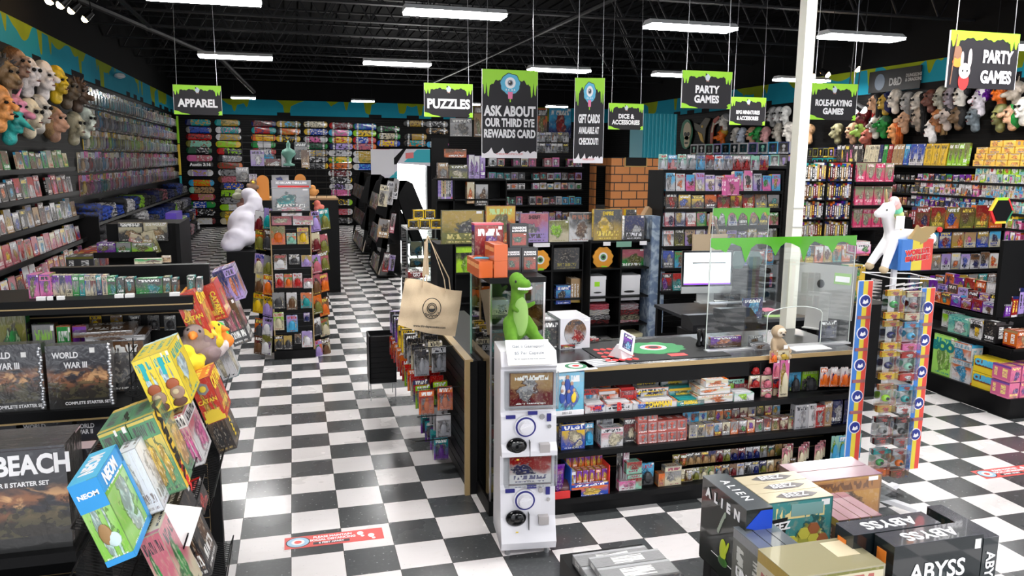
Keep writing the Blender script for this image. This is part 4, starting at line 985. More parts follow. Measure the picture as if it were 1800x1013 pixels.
for i, (z, col) in enumerate(((0, 'white'), (.025, 'brown'))):
    tag(setc(link(UNIT['wrapped'], 'game_box', None, (-.84-.05*i, 4.02, z2+.25+z), (0, 0, .05*i), (.26, .22, .025)), C(col, 'grey', 'brown')), f"flat {col} game box lying behind the war boxes", 'box')
tag(setc(link(UNIT['wrapped'], 'game_box', None, (-.84, 4.02, z2), (0, 0, 0), (.25, .2, .25)), C('charcoal', 'brown', 'grey')), 'dark game box standing under the flat white box', 'box')
# boxes along the gondola top
tb = C('navy', 'purple', 'green'); names = [('cream', 'purple'), ('cream', 'navy'), ('cream', 'purple'), ('green', 'grey'), ('teal', 'green'), ('cream', 'blue'), ('cream', 'maroon'), ('navy', 'teal'), ('cream', 'rose')]
xs = [94, 107, 117, 129, 141, 151, 161, 171, 181, 191]
for i in range(9):
    pxitem('box', 'y', 4.08, (xs[i], 484, xs[i+1]-.6, 523), .06, C(names[i][0], names[i][1], 'grey'), f"slim {names[i][0]} and {names[i][1]} miniatures box on gondola top shelf, {nth(i)} from left", z=z1, group='slim miniatures boxes')
for i, (a, c_, y0, n2) in enumerate(((190, 205, 487, 'green'), (206, 220, 489, 'dark green'), (221, 238, 489, 'brown'), (240, 287, 490, 'green'), (288, 302, 487, 'olive'), (303, 314, 490, 'brown'), (330, 344, 486, 'dark green'), (346, 356, 489, 'grey'))):
    pxitem('wrapped', 'y', 4.08, (a, y0, c_, 523), .07, C(n2, 'charcoal', 'teal'), f"{n2} wrapped miniatures box on gondola top shelf, {nth(i)} right of the slim boxes", z=z1, group='wrapped miniatures boxes')
t = bigbox((238, 455, 287, 489), 4.2, .03, C('cream', 'green', 'brown', t=(.25, .15, .08)), 'cream and green art book leaning above the gondola', z=z1+.13, lines=[('MALIFAUX', .2, -.1, .87, .7)], tcol=mat('brown_ink', (.25, .12, .07)), name='art_book', kind='book')
pxitem('book', 'y', 4.24, (286, 450, 302, 488), .02, C('tan', 'brown', 'tan'), 'tan card leaning behind the cream and green book', z=z1+.13)
for i in range(2):
    pxitem('box', 'y', 4.05, (52+i*20, 483, 71+i*20, 530), .1, C('pink', 'purple', 'olive'), f"pink and purple box at left end of gondola top shelf, {nth(i)} from left", z=z1, group='pink purple boxes')
for i, x in enumerate((75, 92, 105, 212, 228, 308)):
    p = at(x, 527, 'y', 4.0); tag(MB().box(-.022, .022, -.002, .02, 0, .016).build('price_tag', WHITEP, None, (p.x, 3.985, z1)), f"blank white price tag on gondola shelf edge, {nth(i)} from left", 'tag', 'price tags on the gondola')
# end of the gondola: wire grid with leaning boxes facing the aisle
t = thing('wire_grid_rack', 'black wire grid end rack holding leaning boxed games beside the aisle', 'rack', (GX1+.05, 3.3, 0))
bb = MB()
for k in range(9): bb.cyl((0, .55+.1*k, .1), (0, .55+.1*k, 1.5), .003, n=5)
for k in range(14): bb.cyl((0, .55, .15+.1*k), (0, 1.4, .15+.1*k), .003, n=5)
bb.build('wire_panel', BLACKM, t)
MB().box(-.015, .01, -.1, -.08, 0, 1.15).build('upright', BLACKM, t); MB().box(-.02, .01, 1.4, 1.43, 0, 1.52).build('upright', BLACKM, t)
def wire_shelf(y0, y1, z, xd, a, par):
    b_ = MB(); n = int((y1-y0)/.02)
    for k in range(n+1): b_.cyl((0, y0+(y1-y0)*k/n, 0), (xd, y0+(y1-y0)*k/n, 0), .0018, n=4)
    for x in (0, xd*.5, xd): b_.cyl((x, y0, 0), (x, y1, 0), .0035, n=5)
    b_.cyl((xd, y0, .05), (xd, y1, .05), .003, n=5); b_.cyl((xd, y0, 0), (xd, y0, .05), .003, n=4); b_.cyl((xd, y1, 0), (xd, y1, .05), .003, n=4)
    o = b_.build('wire_shelf', BLACKM, par, (0, 0, z), (0, a, 0)); return o
LEAN = -.33
def lean_game(q, Y, w_, d, h, cols, label, n=1, spine=None, kind='box', cover=None, group=None, lean=LEAN, drop=0):
    """game boxes leaning back against the rack: q = photo position of the front top-left corner"""
    p = at(*q, 'y', Y); out = []
    for i in range(n):
        M = Matrix.Rotation(lean, 3, 'Y'); base = Vector(p) - M @ Vector((-w_/2, 0, h)) + M @ Vector((w_*i, 0, 0))
        t = thing('game_box', label if n == 1 else label+(', left of the pair' if i == 0 else ', right of the pair'), 'box', base, (0, lean, 0), group)
        b_ = MB(); q1 = [(0, 0), (1, 0), (1, 1), (0, 1)]; sp = [(2, 0), (3, 0), (3, 1), (2, 1)]
        b_.box(-w_/2, w_/2*.3, 0, d, 0, h, cov={'f': q1, 't': sp, 'r': q1, 'l': q1, 'b': sp}); b_.build('tray', SHRINK if kind == 'wrapped' else COVER, t); 
        b_ = MB().box(w_/2*.3-.0, w_/2, -.001, d+.001, -.001, h+.001, cov={'f': [(.65, 0), (1, 0), (1, 1), (.65, 1)], 't': sp, 'r': q1, 'b': sp}); b_.build('lid', COVER, t)
        cycle(t, cols)
        if spine: spine(t, w_, h, d)
        out.append(t)
    return out
def sp_catan(t, w_, h, d):
    MB().prism([(w_*.3*math.cos(PI/6+2*PI*i/6), h*.78+w_*.33*math.sin(PI/6+2*PI*i/6)) for i in range(6)], -.004, -.001).build('hexagon_emblem', GREY, t)
    MB().ell((0, -.004, h*.78), (w_*.17, .003, w_*.17), 10, 6).build('wheat_emblem', YTXT, t, smooth=True)
    text('CATAN', .3*w_, (0, -.003, h*.5), FR, YTXT, t, bold=.03, sx=.9)
    MB().prism([(w_*.42*math.cos(PI*i/12), h*.12+w_*.4*math.sin(PI*i/12)) for i in range(13)], -.003, -.001).build('sun_drawing', YTXT, t); MB().box(-w_*.5, w_*.5, -.0035, -.001, h*.02, h*.12).build('yellow_strip', YTXT, t)
    text('CATAN', .34*d, (w_/2+.003, d*.45, h*.8), (PI/2, 0, PI/2), YTXT, t, bold=.03, sx=.8)
CRED = ((.6, .035, .02), (.62, .04, .02), (.75, .4, .04), (.9, .65, .1)); lean_game((304, 523), 4.0, .098, .25, .255, CRED, 'upper red game box with a hexagon and yellow sun, on wire rack', spine=sp_catan)
lean_game((331, 675), 3.62, .09, .25, .21, CRED, 'lower red game box with hexagon and sun below the plush toys', spine=sp_catan)
lean_game((352, 505), 4.35, .07, .22, .2, CRED, 'narrow red game box with sideways title behind the upper hexagon box', spine=lambda t, w, h, d: text('CATAN', .5*w, (w*.1, -.003, h*.5), (PI/2, PI/2, 0), YTXT, t, bold=.03))
def sp_vill(t, w_, h, d):
    MB().prism([(-w_*.22, h*.62), (-w_*.02, h*.6), (w_*.02, h*.9), (-w_*.2, h*.92)], -.003, -.001).build('title_strip', TURQ, t)
    o = MB(); o.ell((0, -.003, h*.42), (w_*.36, .004, h*.1), 10, 6, 0); o.ell((w_*.06, -.004, h*.26), (w_*.4, .004, h*.12), 10, 6, 1); o.ell((0, -.003, h*.09), (w_*.4, .003, h*.08), 10, 6, 2); o.ell((0, -.006, h*.28), (w_*.2, .004, h*.05), 10, 6, 3)
    o.build('fox_drawing', [mat('rust_ink', (.4, .1, .04)), mat('mushroom_ink', (.35, .22, .16)), mat('dark_brown_ink', (.12, .05, .03)), mat('beige_ink', (.6, .48, .3))], t, smooth=True)
YV = ((.9, .68, .02), (.9, .66, .02), (.85, .62, .03), (.02, .35, .35)); 
for t in lean_game((230, 637), 3.05, .0665, .28, .222, (YV[0], YV[1], YV[0], YV[3]), 'yellow villager game box with fox drawing leaning on wire rack', n=2, spine=sp_vill):
    for c_ in t.children:
        if c_.name.startswith(('tray', 'lid')): c_['c3'] = [.55, .75, .85]
def sp_neom(t, w_, h, d):
    MB().box(-w_/2, w_/2, -.0025, -.0005, h*.66, h).build('blue_band', mat('neom_blue', (.03, .3, .68), .4), t); MB().box(-w_/2, w_/2, -.0025, -.0005, 0, h*.07).build('blue_band', MATS['neom_blue'], t); text('NEOM', .25*w_, (0, -.004, h*.84), FR, LTXT, t, bold=.04)
    o = MB(); o.box(w_/2, w_/2+.0025, 0, d, h*.8, h); o.box(w_/2, w_/2+.0025, d*.9, d, 0, h); o.box(w_/2, w_/2+.0025, 0, d, 0, h*.07); o.build('blue_border', MATS['neom_blue'], t)
    text('NEOM', .2*d, (w_/2+.004, d*.4, h*.9), (PI/2, 0, PI/2), LTXT, t, bold=.04); o = MB().box(-w_/2, w_/2, 0, d, h, h+.002); o.build('top_strip', SKYB, t); text('NEOM', .06, (0, d*.5, h+.003), (0, 0, PI/2), LTXT, t, bold=.04)
    o = MB(); o.ell((-.005, -.003, h*.36), (w_*.22, .004, h*.13), 10, 6, 0); o.ell((w_*.12, -.003, h*.28), (w_*.25, .004, h*.09), 10, 6, 1); o.build('city_drawing', [mat('ochre_ink', (.35, .2, .08)), mat('ice_ink', (.6, .75, .75))], t, smooth=True)
lean_game((118, 858), 2.45, .085, .27, .28, ((.2, .5, .05), (.35, .6, .2), (.5, .7, .65), (.9, .9, .9)), 'blue banded game box with green city art leaning at bottom left', spine=sp_neom)
lean_game((205, 800), 2.74, .06, .2, .24, ((.78, .78, .84), (.82, .82, .86), (.8, .8, .84), (.25, .2, .2)), 'plain white game box leaning between the blue banded and jungle boxes')
def sp_kar(t, w_, h, d):
    o = MB().box(w_/2, w_/2+.002, 0, d*.3, 0, h); o.build('yellow_band', mat('karuba_yellow', (.8, .52, .05), .4), t); text('KARUBA', .16*d*1.6, (w_/2+.004, d*.15, h*.6), (PI/2, PI/2, PI/2), BTXT, t, bold=.05, sx=1.1)
    text('HABA', .045, (w_/2+.004, d*.15, h*.12), (PI/2, PI/2, PI/2), RTXT, t, bold=.05)
for t in lean_game((170, 765), 2.86, .095, .27, .3, ((.1, .28, .14), (.65, .5, .1), (.75, .5, .08), (.1, .1, .1)), 'green jungle game box with a yellow title band', n=2, spine=sp_kar): pass
lean_game((297, 735), 3.1, .05, .25, .22, C('white', 'rose', 'pink'), 'white and rose game box under the yellow villager boxes'); lean_game((352, 725), 4.0, .09, .25, .24, C((.03, .02, .015), (.08, .05, .03), (.02, .02, .02), t=(.5, .35, .1)), 'dark brown game box with a gold sideways title low on rack', spine=lambda t, w, h, d: text('CATAN', .05, (w/2+.003, d*.4, h*.5), (PI/2, PI/2, PI/2), YTXT, t, bold=.03))
lean_game((313, 880), 3.3, .07, .18, .1, C('black', 'charcoal', 'red', t=(.6, .1, .1)), 'small dark box with red lettering beside the aisle'); lean_game((240, 950), 2.6, .07, .22, .3, C('cream', 'rose', 'green'), 'pale patterned game box at bottom of wire rack'); lean_game((286, 900), 2.9, .06, .22, .3, C('black', 'charcoal', 'brown'), 'black game box behind the price card, bottom of rack')
lean_game((372, 480), 4.75, .06, .2, .2, C('lilac', 'navy', 'orange'), 'lilac and navy boxed game high on the rack', kind='wrapped', n=2); lean_game((380, 535), 4.7, .1, .2, .27, C('charcoal', 'brown', 'rose'), 'charcoal and rose wrapped game leaning over the aisle', kind='wrapped')
lean_game((366, 610), 4.3, .08, .18, .2, C('white', 'grey', 'cream'), 'white slim game box hanging over the aisle side', kind='wrapped'); lean_game((372, 600), 4.6, .06, .18, .24, C('teal', 'white', 'dark green'), 'teal and white slim game box nearest the checkered aisle', kind='wrapped')
lean_game((345, 590+70), 4.25, .05, .18, .3, C('cream', 'yellow', 'white'), 'cream and yellow box behind the lower red hexagon box', kind='wrapped')
t = bpy.data.objects['wire_grid_rack']
for (y0, y1, z, xd) in ((-.85, -.3, .98, .36), (-.55, 0, 1.12, .36), (-.28, .2, 1.27, .36), (.4, .95, 1.3, .4), (.1, .8, .98, .38), (-.7, .5, .62, .42)): wire_shelf(y0, y1, z, xd, .33, t)
# price card
p = at(300, 925, 'y', 2.75); o = MB().box(-.06, .06, 0, .003, 0, .14).build('price_card', WHITEP, None, (p.x, 2.75, p.z-.07), (0, .35, .3)); tag(o, 'white printed price card clipped to the lower wire shelf', 'card')
# plush heap in the basket
def plush_chick(p, col, beak, label, s=1.0, spin=0):
    t = thing('plush_toy', label, 'toy', p, (0, .2, spin), 'plush toys in the wire basket'); t.scale = (s, s, s)
    o = link(CHM, 'body', t); setc(o, (col, tuple(c*.8 for c in col), col, col)); MB().cyl((0, -.055, .1), (0, -.09, .095), .02, .004, 8).build('beak', beak, t, smooth=True)
    for k in (-1, 1): MB().ell((k*.02, -.045, .118), (.008, .006, .008), 8, 6).build('eye', BTXT, t, smooth=True)
_o = blob('plush_prototype', [('e', (0, 0, .045), (.06, .065, .045)), ('e', (0, -.02, .1), (.042, .042, .04)), ('e', (-.06, 0, .05), (.012, .035, .025)), ('e', (.06, 0, .05), (.012, .035, .025))], [CLOTH], vox=.008); CHM = _o.data; bpy.data.objects.remove(_o)
for i, (q, Y, c_, nm, s) in enumerate([((335, 627), 4.0, (.3, .22, .2), 'grey brown', 1.2), ((352, 622), 4.05, (.9, .2, .02), 'orange', 1.1), ((368, 618), 4.1, (.9, .65, .03), 'yellow', 1.1), ((362, 645), 4.0, (.28, .2, .2), 'dark taupe', 1.3), ((380, 630), 4.2, (.65, .55, .55), 'pale taupe', 1.1), ((340, 655), 3.9, (.9, .7, .03), 'bright yellow', 1.0), ((392, 612), 4.3, (.9, .25, .03), 'orange green', .9), ((385, 600), 4.35, (.05, .5, .08), 'green', .8)]):
    p = at(*q, 'y', Y); plush_chick(p, c_, OTXT if 'orange' not in nm else YTXT, f"{nm} plush bird in the wire basket above the lower red hexagon box", s, i*.8)
# ---------------------------------------------------------------- low racks behind the gondola
p0, p1 = at(170, 425, 'y', 9.0), at(270, 445, 'y', 9.0)
t = thing('display_rack', 'black low display rack of book boxes behind the gondola, upper left', 'rack', ((-1.99-1.15)/2, 9.3, 0))
cz = at(250, 396, 'y', 9.1).z; sz = at(220, 446, 'y', 9.0).z
add_shelf(t, 'y', 8.98, -2.02, -1.42, sz, .5, lip=.02); sub(MB().box(-1.95, -1.2, 9.3, 9.34, 0, cz), 'back_board', BLACK, t)
sub(MB().box(-1.22, -1.18, 9.0, 9.9, 0, cz+.02), 'side_panel', BLACK, t); sub(MB().box(-2.02, -1.18, 9.0, 9.9, 0, .12), 'base', BLACK, t)
sub(MB().box(-1.95, -1.2, 9.34, 9.9, cz-.03, cz), 'top_shelf', BLACK, t); sub(MB().box(-2.02, -1.42, 9.0, 9.3, .12, sz-.25), 'shelf_block', BLACK, t)
for i, (x0, x1, nm) in enumerate(((171, 204, 'purple'), (205, 231, 'green'), (232, 269, 'lime'))):
    pxitem('wrapped', 'y', 9.0, (x0, 427, x1, 446), .12, C(nm, 'grey', 'olive'), f"{nm} boxed game in the row of three on low rack, {nth(i)} from left", z=sz, group='three boxed games on low rack')
for i, (x0, x1) in enumerate(((209, 252), (253, 296))):
    B, w_, h_ = onface('y', 9.36, x0, 389, x1, 424); B.z = cz
    t2 = bigbox((x0, 391, x1, 424), 9.3-.08, .05, C('charcoal', 'cream', 'tan'), f"black framed card display with white capitals, {nth(i)} from left on low rack", z=sz+.12 if 0 else None, lines=[('SOS WOULD', .18, 0, .88, .9)], group='black framed displays')
for i, (q, r_, nm) in enumerate([((225, 413, 256, 428), .3, 'rose'), ((250, 408, 268, 428), .1, 'tan'), ((262, 405, 284, 446), -.3, 'olive')]):
    pxitem('book', 'y', 9.02, q, .03, C(nm, 'cream', 'grey'), f"{nm} and cream comic lying loose on the low rack", group=None, lean=r_)
tag(MB().box(-.36, .36, -.25, .25, 0, .5).build('shirt_bin', mat('blue_purple_panel', (.06, .04, .3), .4), None, (-1.55, 11.5, .9)), 'blue purple display bin beside the low rack near the left aisle', 'bin') if 0 else None
pp = at(300, 375, 'y', 11.5); pq = at(314, 430, 'y', 11.5)
tag(MB().box(-.07, .07, 0, .6, 0, pp.z).build('display_board', mat('violet_panel', (.08, .04, .35), .4), None, (pp.x, 11.5, 0)), 'tall narrow violet panel at end of the low rack', 'panel')
pxitem('book', 'y', 9.6, (312, 418, 320, 452), .02, C('cream', 'pink', 'yellow'), 'cream and pink leaflet on the side of the low rack')
row('box', 'x+', (-2.35, 10.4, .95), (-2.35, 13.4, .95), 9, .2, .3, 'on low table by left wall', 'things on the low table', pal=['red', 'crimson', 'navy', 'black', 'charcoal'], end='front')
t = thing('low_table', 'black low table near the left wall behind the low rack', 'table', (-2.5, 11.9, 0)); MB().box(-.25, .18, -1.6, 1.6, .9, .95).build('table_top', BLACK, t)
for sx in (-.22, .15):
    for sy in (-1.5, 1.5): MB().box(sx-.025, sx+.025, sy-.025, sy+.025, 0, .9).build('leg', BLACK, t)
# white plush heap on a black cube
t = thing('display_cube', 'black display cube under a white plush heap beside the aisle', 'cube', (-.72, 12.7, 0)); b = MB().box(-.3, .32, 0, 1.1, 0, .9); b.build('body', BLACK, t)
_r = random.Random(3); parts = [('e', (-.12+.3*(k/40)+_r.uniform(-.1, .1), .15+.9*(k/40)+_r.uniform(-.1, .1), (.06+.85*(k/40))*_r.uniform(.6, 1)), (.13, .13, .1)) for k in range(40)]+[('e', (.0, .75, .3), (.25, .4, .3)), ('e', (.02, .5, .15), (.2, .4, .15))]
o = blob('plush_heap', parts, [mat('white_fleece', (.74, .71, .8), .95)], vox=.03, loc=(-.80, 12.7, .93)); tag(o, 'heap of white fleece plush on the black display cube', 'plush'); o['kind'] = 'stuff'
# skateboard display table behind the centre rack
t = thing('skate_display', 'black table with boards and skate gear behind the spinning card rack', 'display', (-.1, 14, 0)); Z = at(500, 312, 'y', 14).z
MB().box(-.62, .85, 0, .9, 0, 1.62).build('body', BLACK, t); b = MB()
for k in range(10): b.cyl((-.7+.17*k, .13, 1.64), (-.7+.17*k, .13, 2.75), .005, n=5); b.cyl((-.72, .13, 1.7+.11*k), (.85, .13, 1.7+.11*k), .005, n=5)
b.build('wire_panel', BLACKM, t); MB().box(-.62, .85, -.02, .9, 1.62, 1.65).build('table_top', KRAFT, t)
for i, (q, nm) in enumerate((((452, 308, 474, 352), 'orange'), ((518, 306, 538, 322), 'orange'))): 
    B, w_, h_ = onface('y', 13.97, *q); b = MB().prism([(-w_/2+w_*.5*(1-math.cos(a)) if 0 else (w_/2*math.cos(a)), (h_-w_/2)+w_/2*math.sin(a)) for a in [PI*k/10 for k in range(11)]]+[(-w_/2, 0), (w_/2, 0)], 0, .015); tag(b.build('skateboard', mat('orange_deck', (.85, .3, .03), .35), None, B), f"plain orange skateboard standing upright, {nth(i)} from left behind card rack", 'skateboard', 'orange skateboards')
ZT2 = 1.65
for i, (q, c_, lb) in enumerate([((441, 264, 465, 292), C('lilac', 'light grey', 'white'), 'lilac grey framed board with black handles'), ((415, 294, 438, 320), C('charcoal', 'light grey', 'grey'), 'grey and white framed picture leaning'), ((467, 279, 494, 292), C('brown', 'maroon', 'white'), 'brown box with white label'),
     ((495, 268, 510, 294), C('light grey', 'white', 'grey'), 'pale grey card panel'), ((518, 250, 541, 281), C('charcoal', 'grey', 'charcoal'), 'dark grey foam block'), ((530, 264, 544, 295), C('tan', 'brown', 'tan'), 'brown cardboard panel'), ((478, 308, 508, 322), C('white', 'light grey', 'blue'), 'white hardware box'), ((438, 306, 452, 320), C('white', 'lilac', 'white'), 'white paper pad')]):
    pxitem('box', 'y', 14.06-.012*i, q, .04, c_, lb+' on the skate display table')
p = at(508, 292, 'y', 13.9); o = MB(); o.lathe([(.09, 0), (.1, .03), (.04, .05), (.05, .12), (.12, .2), (.1, .26), (.03, .3), (.035, .36), (.01, .42)], (0, 0, 0), 12); o = o.build('statue', mat('verdigris', (.13, .3, .24), .5), None, (p.x, 13.92, p.z), smooth=True); tag(o, 'pale green verdigris figurine on the skate display table', 'figurine')
for i, (q, c_, nm) in enumerate([((443, 335), (.35, .22, .15), 'brown and white'), ((425, 368), (.3, .15, .12), 'maroon and white'), ((418, 352), (.4, .4, .3), 'olive'), ((552, 345), (.8, .35, .1), 'orange'), ((562, 372), (.75, .2, .15), 'red')]):
    p = at(*q, 'y', 13.85); plush_chick(p, c_, YTXT, f"{nm} plush toy piled near the skate display table", 1.4, i)
# ---------------------------------------------------------------- centre card rack
RX0, RX1, RY = -.26, .17, 9.4
t = thing('card_spinner', 'tall four sided black slat spinner rack of puzzles and games in main aisle', 'rack', ((RX0+RX1)/2, RY, 0))
bb = MB(); slats(bb, 'y', RY, RX0, RX1, .08, 1.72); sub(bb, 'slat_panel', [BLACK, DARK], t)
for x in (RX0-.012, RX1): sub(MB().box(x, x+.014, RY-.02, RY+.02, 0, 1.75), 'gold_upright', WOODG, t)
sub(MB().box(RX0, RX1, RY+.03, RY+.6, .0, 1.7), 'core', BLACK, t)
sub(MB().box(RX0-.02, RX1+.02, RY-.03, RY+.05, .0, .1), 'base', BLACK, t)
zt = 1.72
sub(MB().box(RX0-.01, RX1+.01, RY-.08, RY+.3, zt, zt+.02), 'top_tray', BLACK, t)
t2 = bigbox((478, 331, 545, 359), RY-.06, .2, C('grey', 'light grey', 'teal'), 'clear lidded box with three grey game figures on top of card rack', z=zt+.02); 
t2 = thing('header_sign', 'grey header card reading 3D ESCAPE THRILLERS on top of card rack', 'sign', at(512, 331, 'y', RY+.1)); MB().box(-.22, .22, 0, .01, 0, .09).build('panel', mat('header_grey', (.35, .33, .35), .5), t2); text('3D ESCAPE THRILLERS', .035, (0, -.003, .06), FR, LTXT, t2, bold=.04); MB().box(-.15, .2, -.002, 0, .01, .03).build('red_strip', RTXT, t2)
FP = [((495, 364, 531, 380), 'white rose'), ((478, 380, 513, 396), 'rose maroon'), ((515, 380, 551, 396), 'white rose'), ((477, 398, 502, 431), 'orange olive'), ((504, 410, 521, 430), 'mint orange'), ((523, 400, 543, 430), 'yellow brown'), ((482, 448, 505, 475), 'white brown'), ((508, 448, 527, 466), 'charcoal white'), ((530, 449, 548, 470), 'lilac gold'),
      ((484, 482, 499, 507), 'red white'), ((500, 482, 514, 507), 'orange green'), ((515, 481, 532, 507), 'red white'), ((534, 490, 550, 508), 'white rose'), ((479, 515, 501, 544), 'charcoal grey'), ((504, 515, 523, 546), 'brown white'), ((529, 515, 549, 543), 'teal orange'), ((481, 550, 500, 582), 'cream lime'), ((504, 555, 524, 585), 'sky blue lilac'), ((534, 551, 545, 567), 'navy lilac'), ((483, 591, 498, 616), 'charcoal gold'), ((499, 591, 514, 616), 'charcoal gold'), ((518, 588, 530, 606), 'charcoal brown'), ((531, 583, 550, 612), 'white lilac')]
for i, (q, s) in enumerate(FP):
    n = parse(s); pxitem('plaincard' if i > 2 else 'wrapped', 'y', RY-.07, q, .05, C(*n, 'cream', t=(.85, .8, .7) if n[0] in ('charcoal', 'navy', 'brown') else (.5, .05, .05)), f"{n[0]} and {n[1]} puzzle pack on card rack front, {nth(i)} counting down the rows", group='packs on the front of the card rack')
# angled side wings
for s, nm, base in ((-1, 'left', 462), (1, 'right', 566)):
    tw = thing('wing_panel', f"black slanted {nm} wing of the card rack", 'panel', (RX0-.02 if s < 0 else RX1+.02, RY+.02, 0), (0, 0, 0))
    M = MB(); M.box(-.012, .012, 0, .2, .05, 1.68); M.build('slat_panel', BLACK, tw); tw.rotation_euler = (0, 0, .9 if s < 0 else -.9); tw.location.y = RY+.12
    for r_ in range(7):
        for c_ in range(2):
            y = 372+37*r_+rnd.uniform(-4, 4); x = base+(c_-.5)*15+s*(r_*.6)+rnd.uniform(-2, 2)
            p = at(x, y+34, 'y', RY+.02+.08*(c_ if s > 0 else 1-c_))
            (a, b_), cc = pick(['charcoal', 'brown', 'grey', 'rose', 'orange', 'cream', 'teal', 'lilac', 'yellow', 'maroon', 'olive', 'white'])
            item('plaincard', p, 'y', (.135, .05, .22+rnd.uniform(0, .03)), cc, f"{a} and {b_} pack on {nm} wing of card rack, row {ORD[r_]} down, {'outer' if (c_ == 1) == (s > 0) else 'inner'} one", group=f"packs on the {nm} wing of the card rack", yaw=s*.5+rnd.uniform(-.1, .1), lean=-s*.1)
# ---------------------------------------------------------------- black magazine racks on the right side of the aisle
def zig_rack(name, label, x0, x1, y, d, H, ng):
    """double sided stepped magazine rack: end panels with a zigzag outline, sloping shelves between"""
    t = thing('magazine_rack', label, 'rack', ((x0+x1)/2, y, 0)); W = (x1-x0)/2; out = []
    k = 3; pr = []
    for i in range(k):
        z0 = H*i/k; z1 = H*(i+1)/k; pr += [(W*1.0, z0), (W*1.0, z0+.06), (W*.55, z1-.06)]
    pts = pr+[(W*.3, H)]+[(-a, z) for a, z in reversed([(W*.3, H)]+pr)]
    for yy in (0, d): MB().prism(pts, yy, yy+.02).build('end_panel', BLACK, t)
    for i in range(k):
        for s in (-1, 1): MB().box(min(s*W*.2, s*W*.98), max(s*W*.2, s*W*.98), .02, d, H*i/k+.04, H*i/k+.06).build('shelf', BLACK, t)
    MB().box(-.01, .01, .02, d, 0, H).build('centre_panel', BLACK, t)
    for i in range(k):
        n = ng
        for j in range(n):
            (a, b_), cc = pick(['grey', 'cream', 'charcoal', 'rose', 'white', 'tan', 'light grey', 'crimson'])
            item('book', (t.location.x-W*.93, y+.1+(d-.2)*(j+.5)/n, H*i/k+.065), 'x-', ((d-.2)/n*.92, .03, .3), cc, f"{a} and {b_} magazine, {nth(j)} from front on {['bottom', 'middle', 'top'][i]} aisle shelf of {name}", group=f"magazines on {name}", tilt=-.22)
    return t
zig_rack('near rack', 'black stepped magazine rack beside the right of main aisle, nearer one', 1.52, 2.46, 15.4, 1.8, 1.92, 6)
zig_rack('far rack', 'black stepped magazine rack farther along the aisle near skateboards', 1.55, 2.3, 19.3, 3.2, 1.95, 9)
tag(MB().box(0, .55, 0, .02, 0, .6).build('white_poster', mat('poster_white', (.75, .74, .78), .5), None, (1.82, 19.32, 1.95)), 'white poster card standing on top of the far magazine rack', 'poster')
for i, (q, nm) in enumerate((((664, 325, 680, 363), 'cream'), ((676, 318, 690, 360), 'light grey'), ((688, 314, 698, 350), 'white'), ((662, 385, 682, 418), 'tan'), ((684, 375, 692, 410), 'rose'), ((671, 445, 682, 478), 'crimson'), ((682, 448, 692, 476), 'lilac'))):
    pxitem('book', 'y', 15.33, q, .02, C(nm, 'grey', 'charcoal'), f"{nm} magazine sticking out of the near magazine rack end, {nth(i)} from top", lean=.15)
# ---------------------------------------------------------------- glass case left of the cube shelves
t = thing('glass_case', 'glass display case with toys left of the black cube shelves', 'case', (1.9, 11.5, 0)); 
cx0, cx1 = at(715, 450, 'y', 11.5).x, at(779, 450, 'y', 11.5).x; cx0 -= 1.9; cx1 -= 1.9; zc = at(745, 404, 'y', 11.5).z
MB().box(cx0, cx1, 0, .6, 0, .45).build('base', BLACK, t); MB().box(cx0, cx1, 0, .6, zc, zc+.03).build('top', WHITE, t)
for z in (.75, 1.0): MB().box(cx0+.01, cx1-.01, .02, .58, z, z+.008).build('glass_shelf', PLEXI, t)
MB().box(cx0, cx1, 0, .006, .45, zc).build('front_pane', GLASS, t); MB().box(cx0, cx0+.006, .006, .6, .45, zc).build('side_pane', GLASS, t)
for (sx, sy) in ((cx0, 0), (cx1-.02, 0), (cx0, .58), (cx1-.02, .58)): MB().box(sx, sx+.02, sy, sy+.02, .45, zc).build('corner_post', GREY, t)
for i, (q, nm) in enumerate((((722, 425, 742, 450), 'light grey'), ((745, 420, 770, 450), 'tan'), ((722, 455, 745, 470), 'brown'), ((748, 455, 772, 470), 'gold'))):
    pxitem('box', 'y', 11.6, q, .1, C(nm, 'cream', 'sky blue'), f"{nm} boxed toy inside the glass case, {nth(i)} of four", group='toys in the glass case')
for r_ in range(2):
    for c_ in range(2+r_):
        q = (727+20*c_-r_*9, 369+17*r_, 745+20*c_-r_*9, 385+17*r_)
        pxitem('case', 'y', 11.5-.08*r_, q, .12, C('charcoal', 'yellow', 'yellow'), f"yellow figure in a black windowed box, {['upper', 'lower'][r_]} row, {nth(c_)} from left on glass case", group='yellow figure boxes on glass case', z=None)
bigbox((717, 478, 748, 489), 11.3, .3, C('maroon', 'crimson', 'maroon'), 'maroon box lying below the glass case with a white title', lines=[('GIO', .8, .0, .5, .8)])
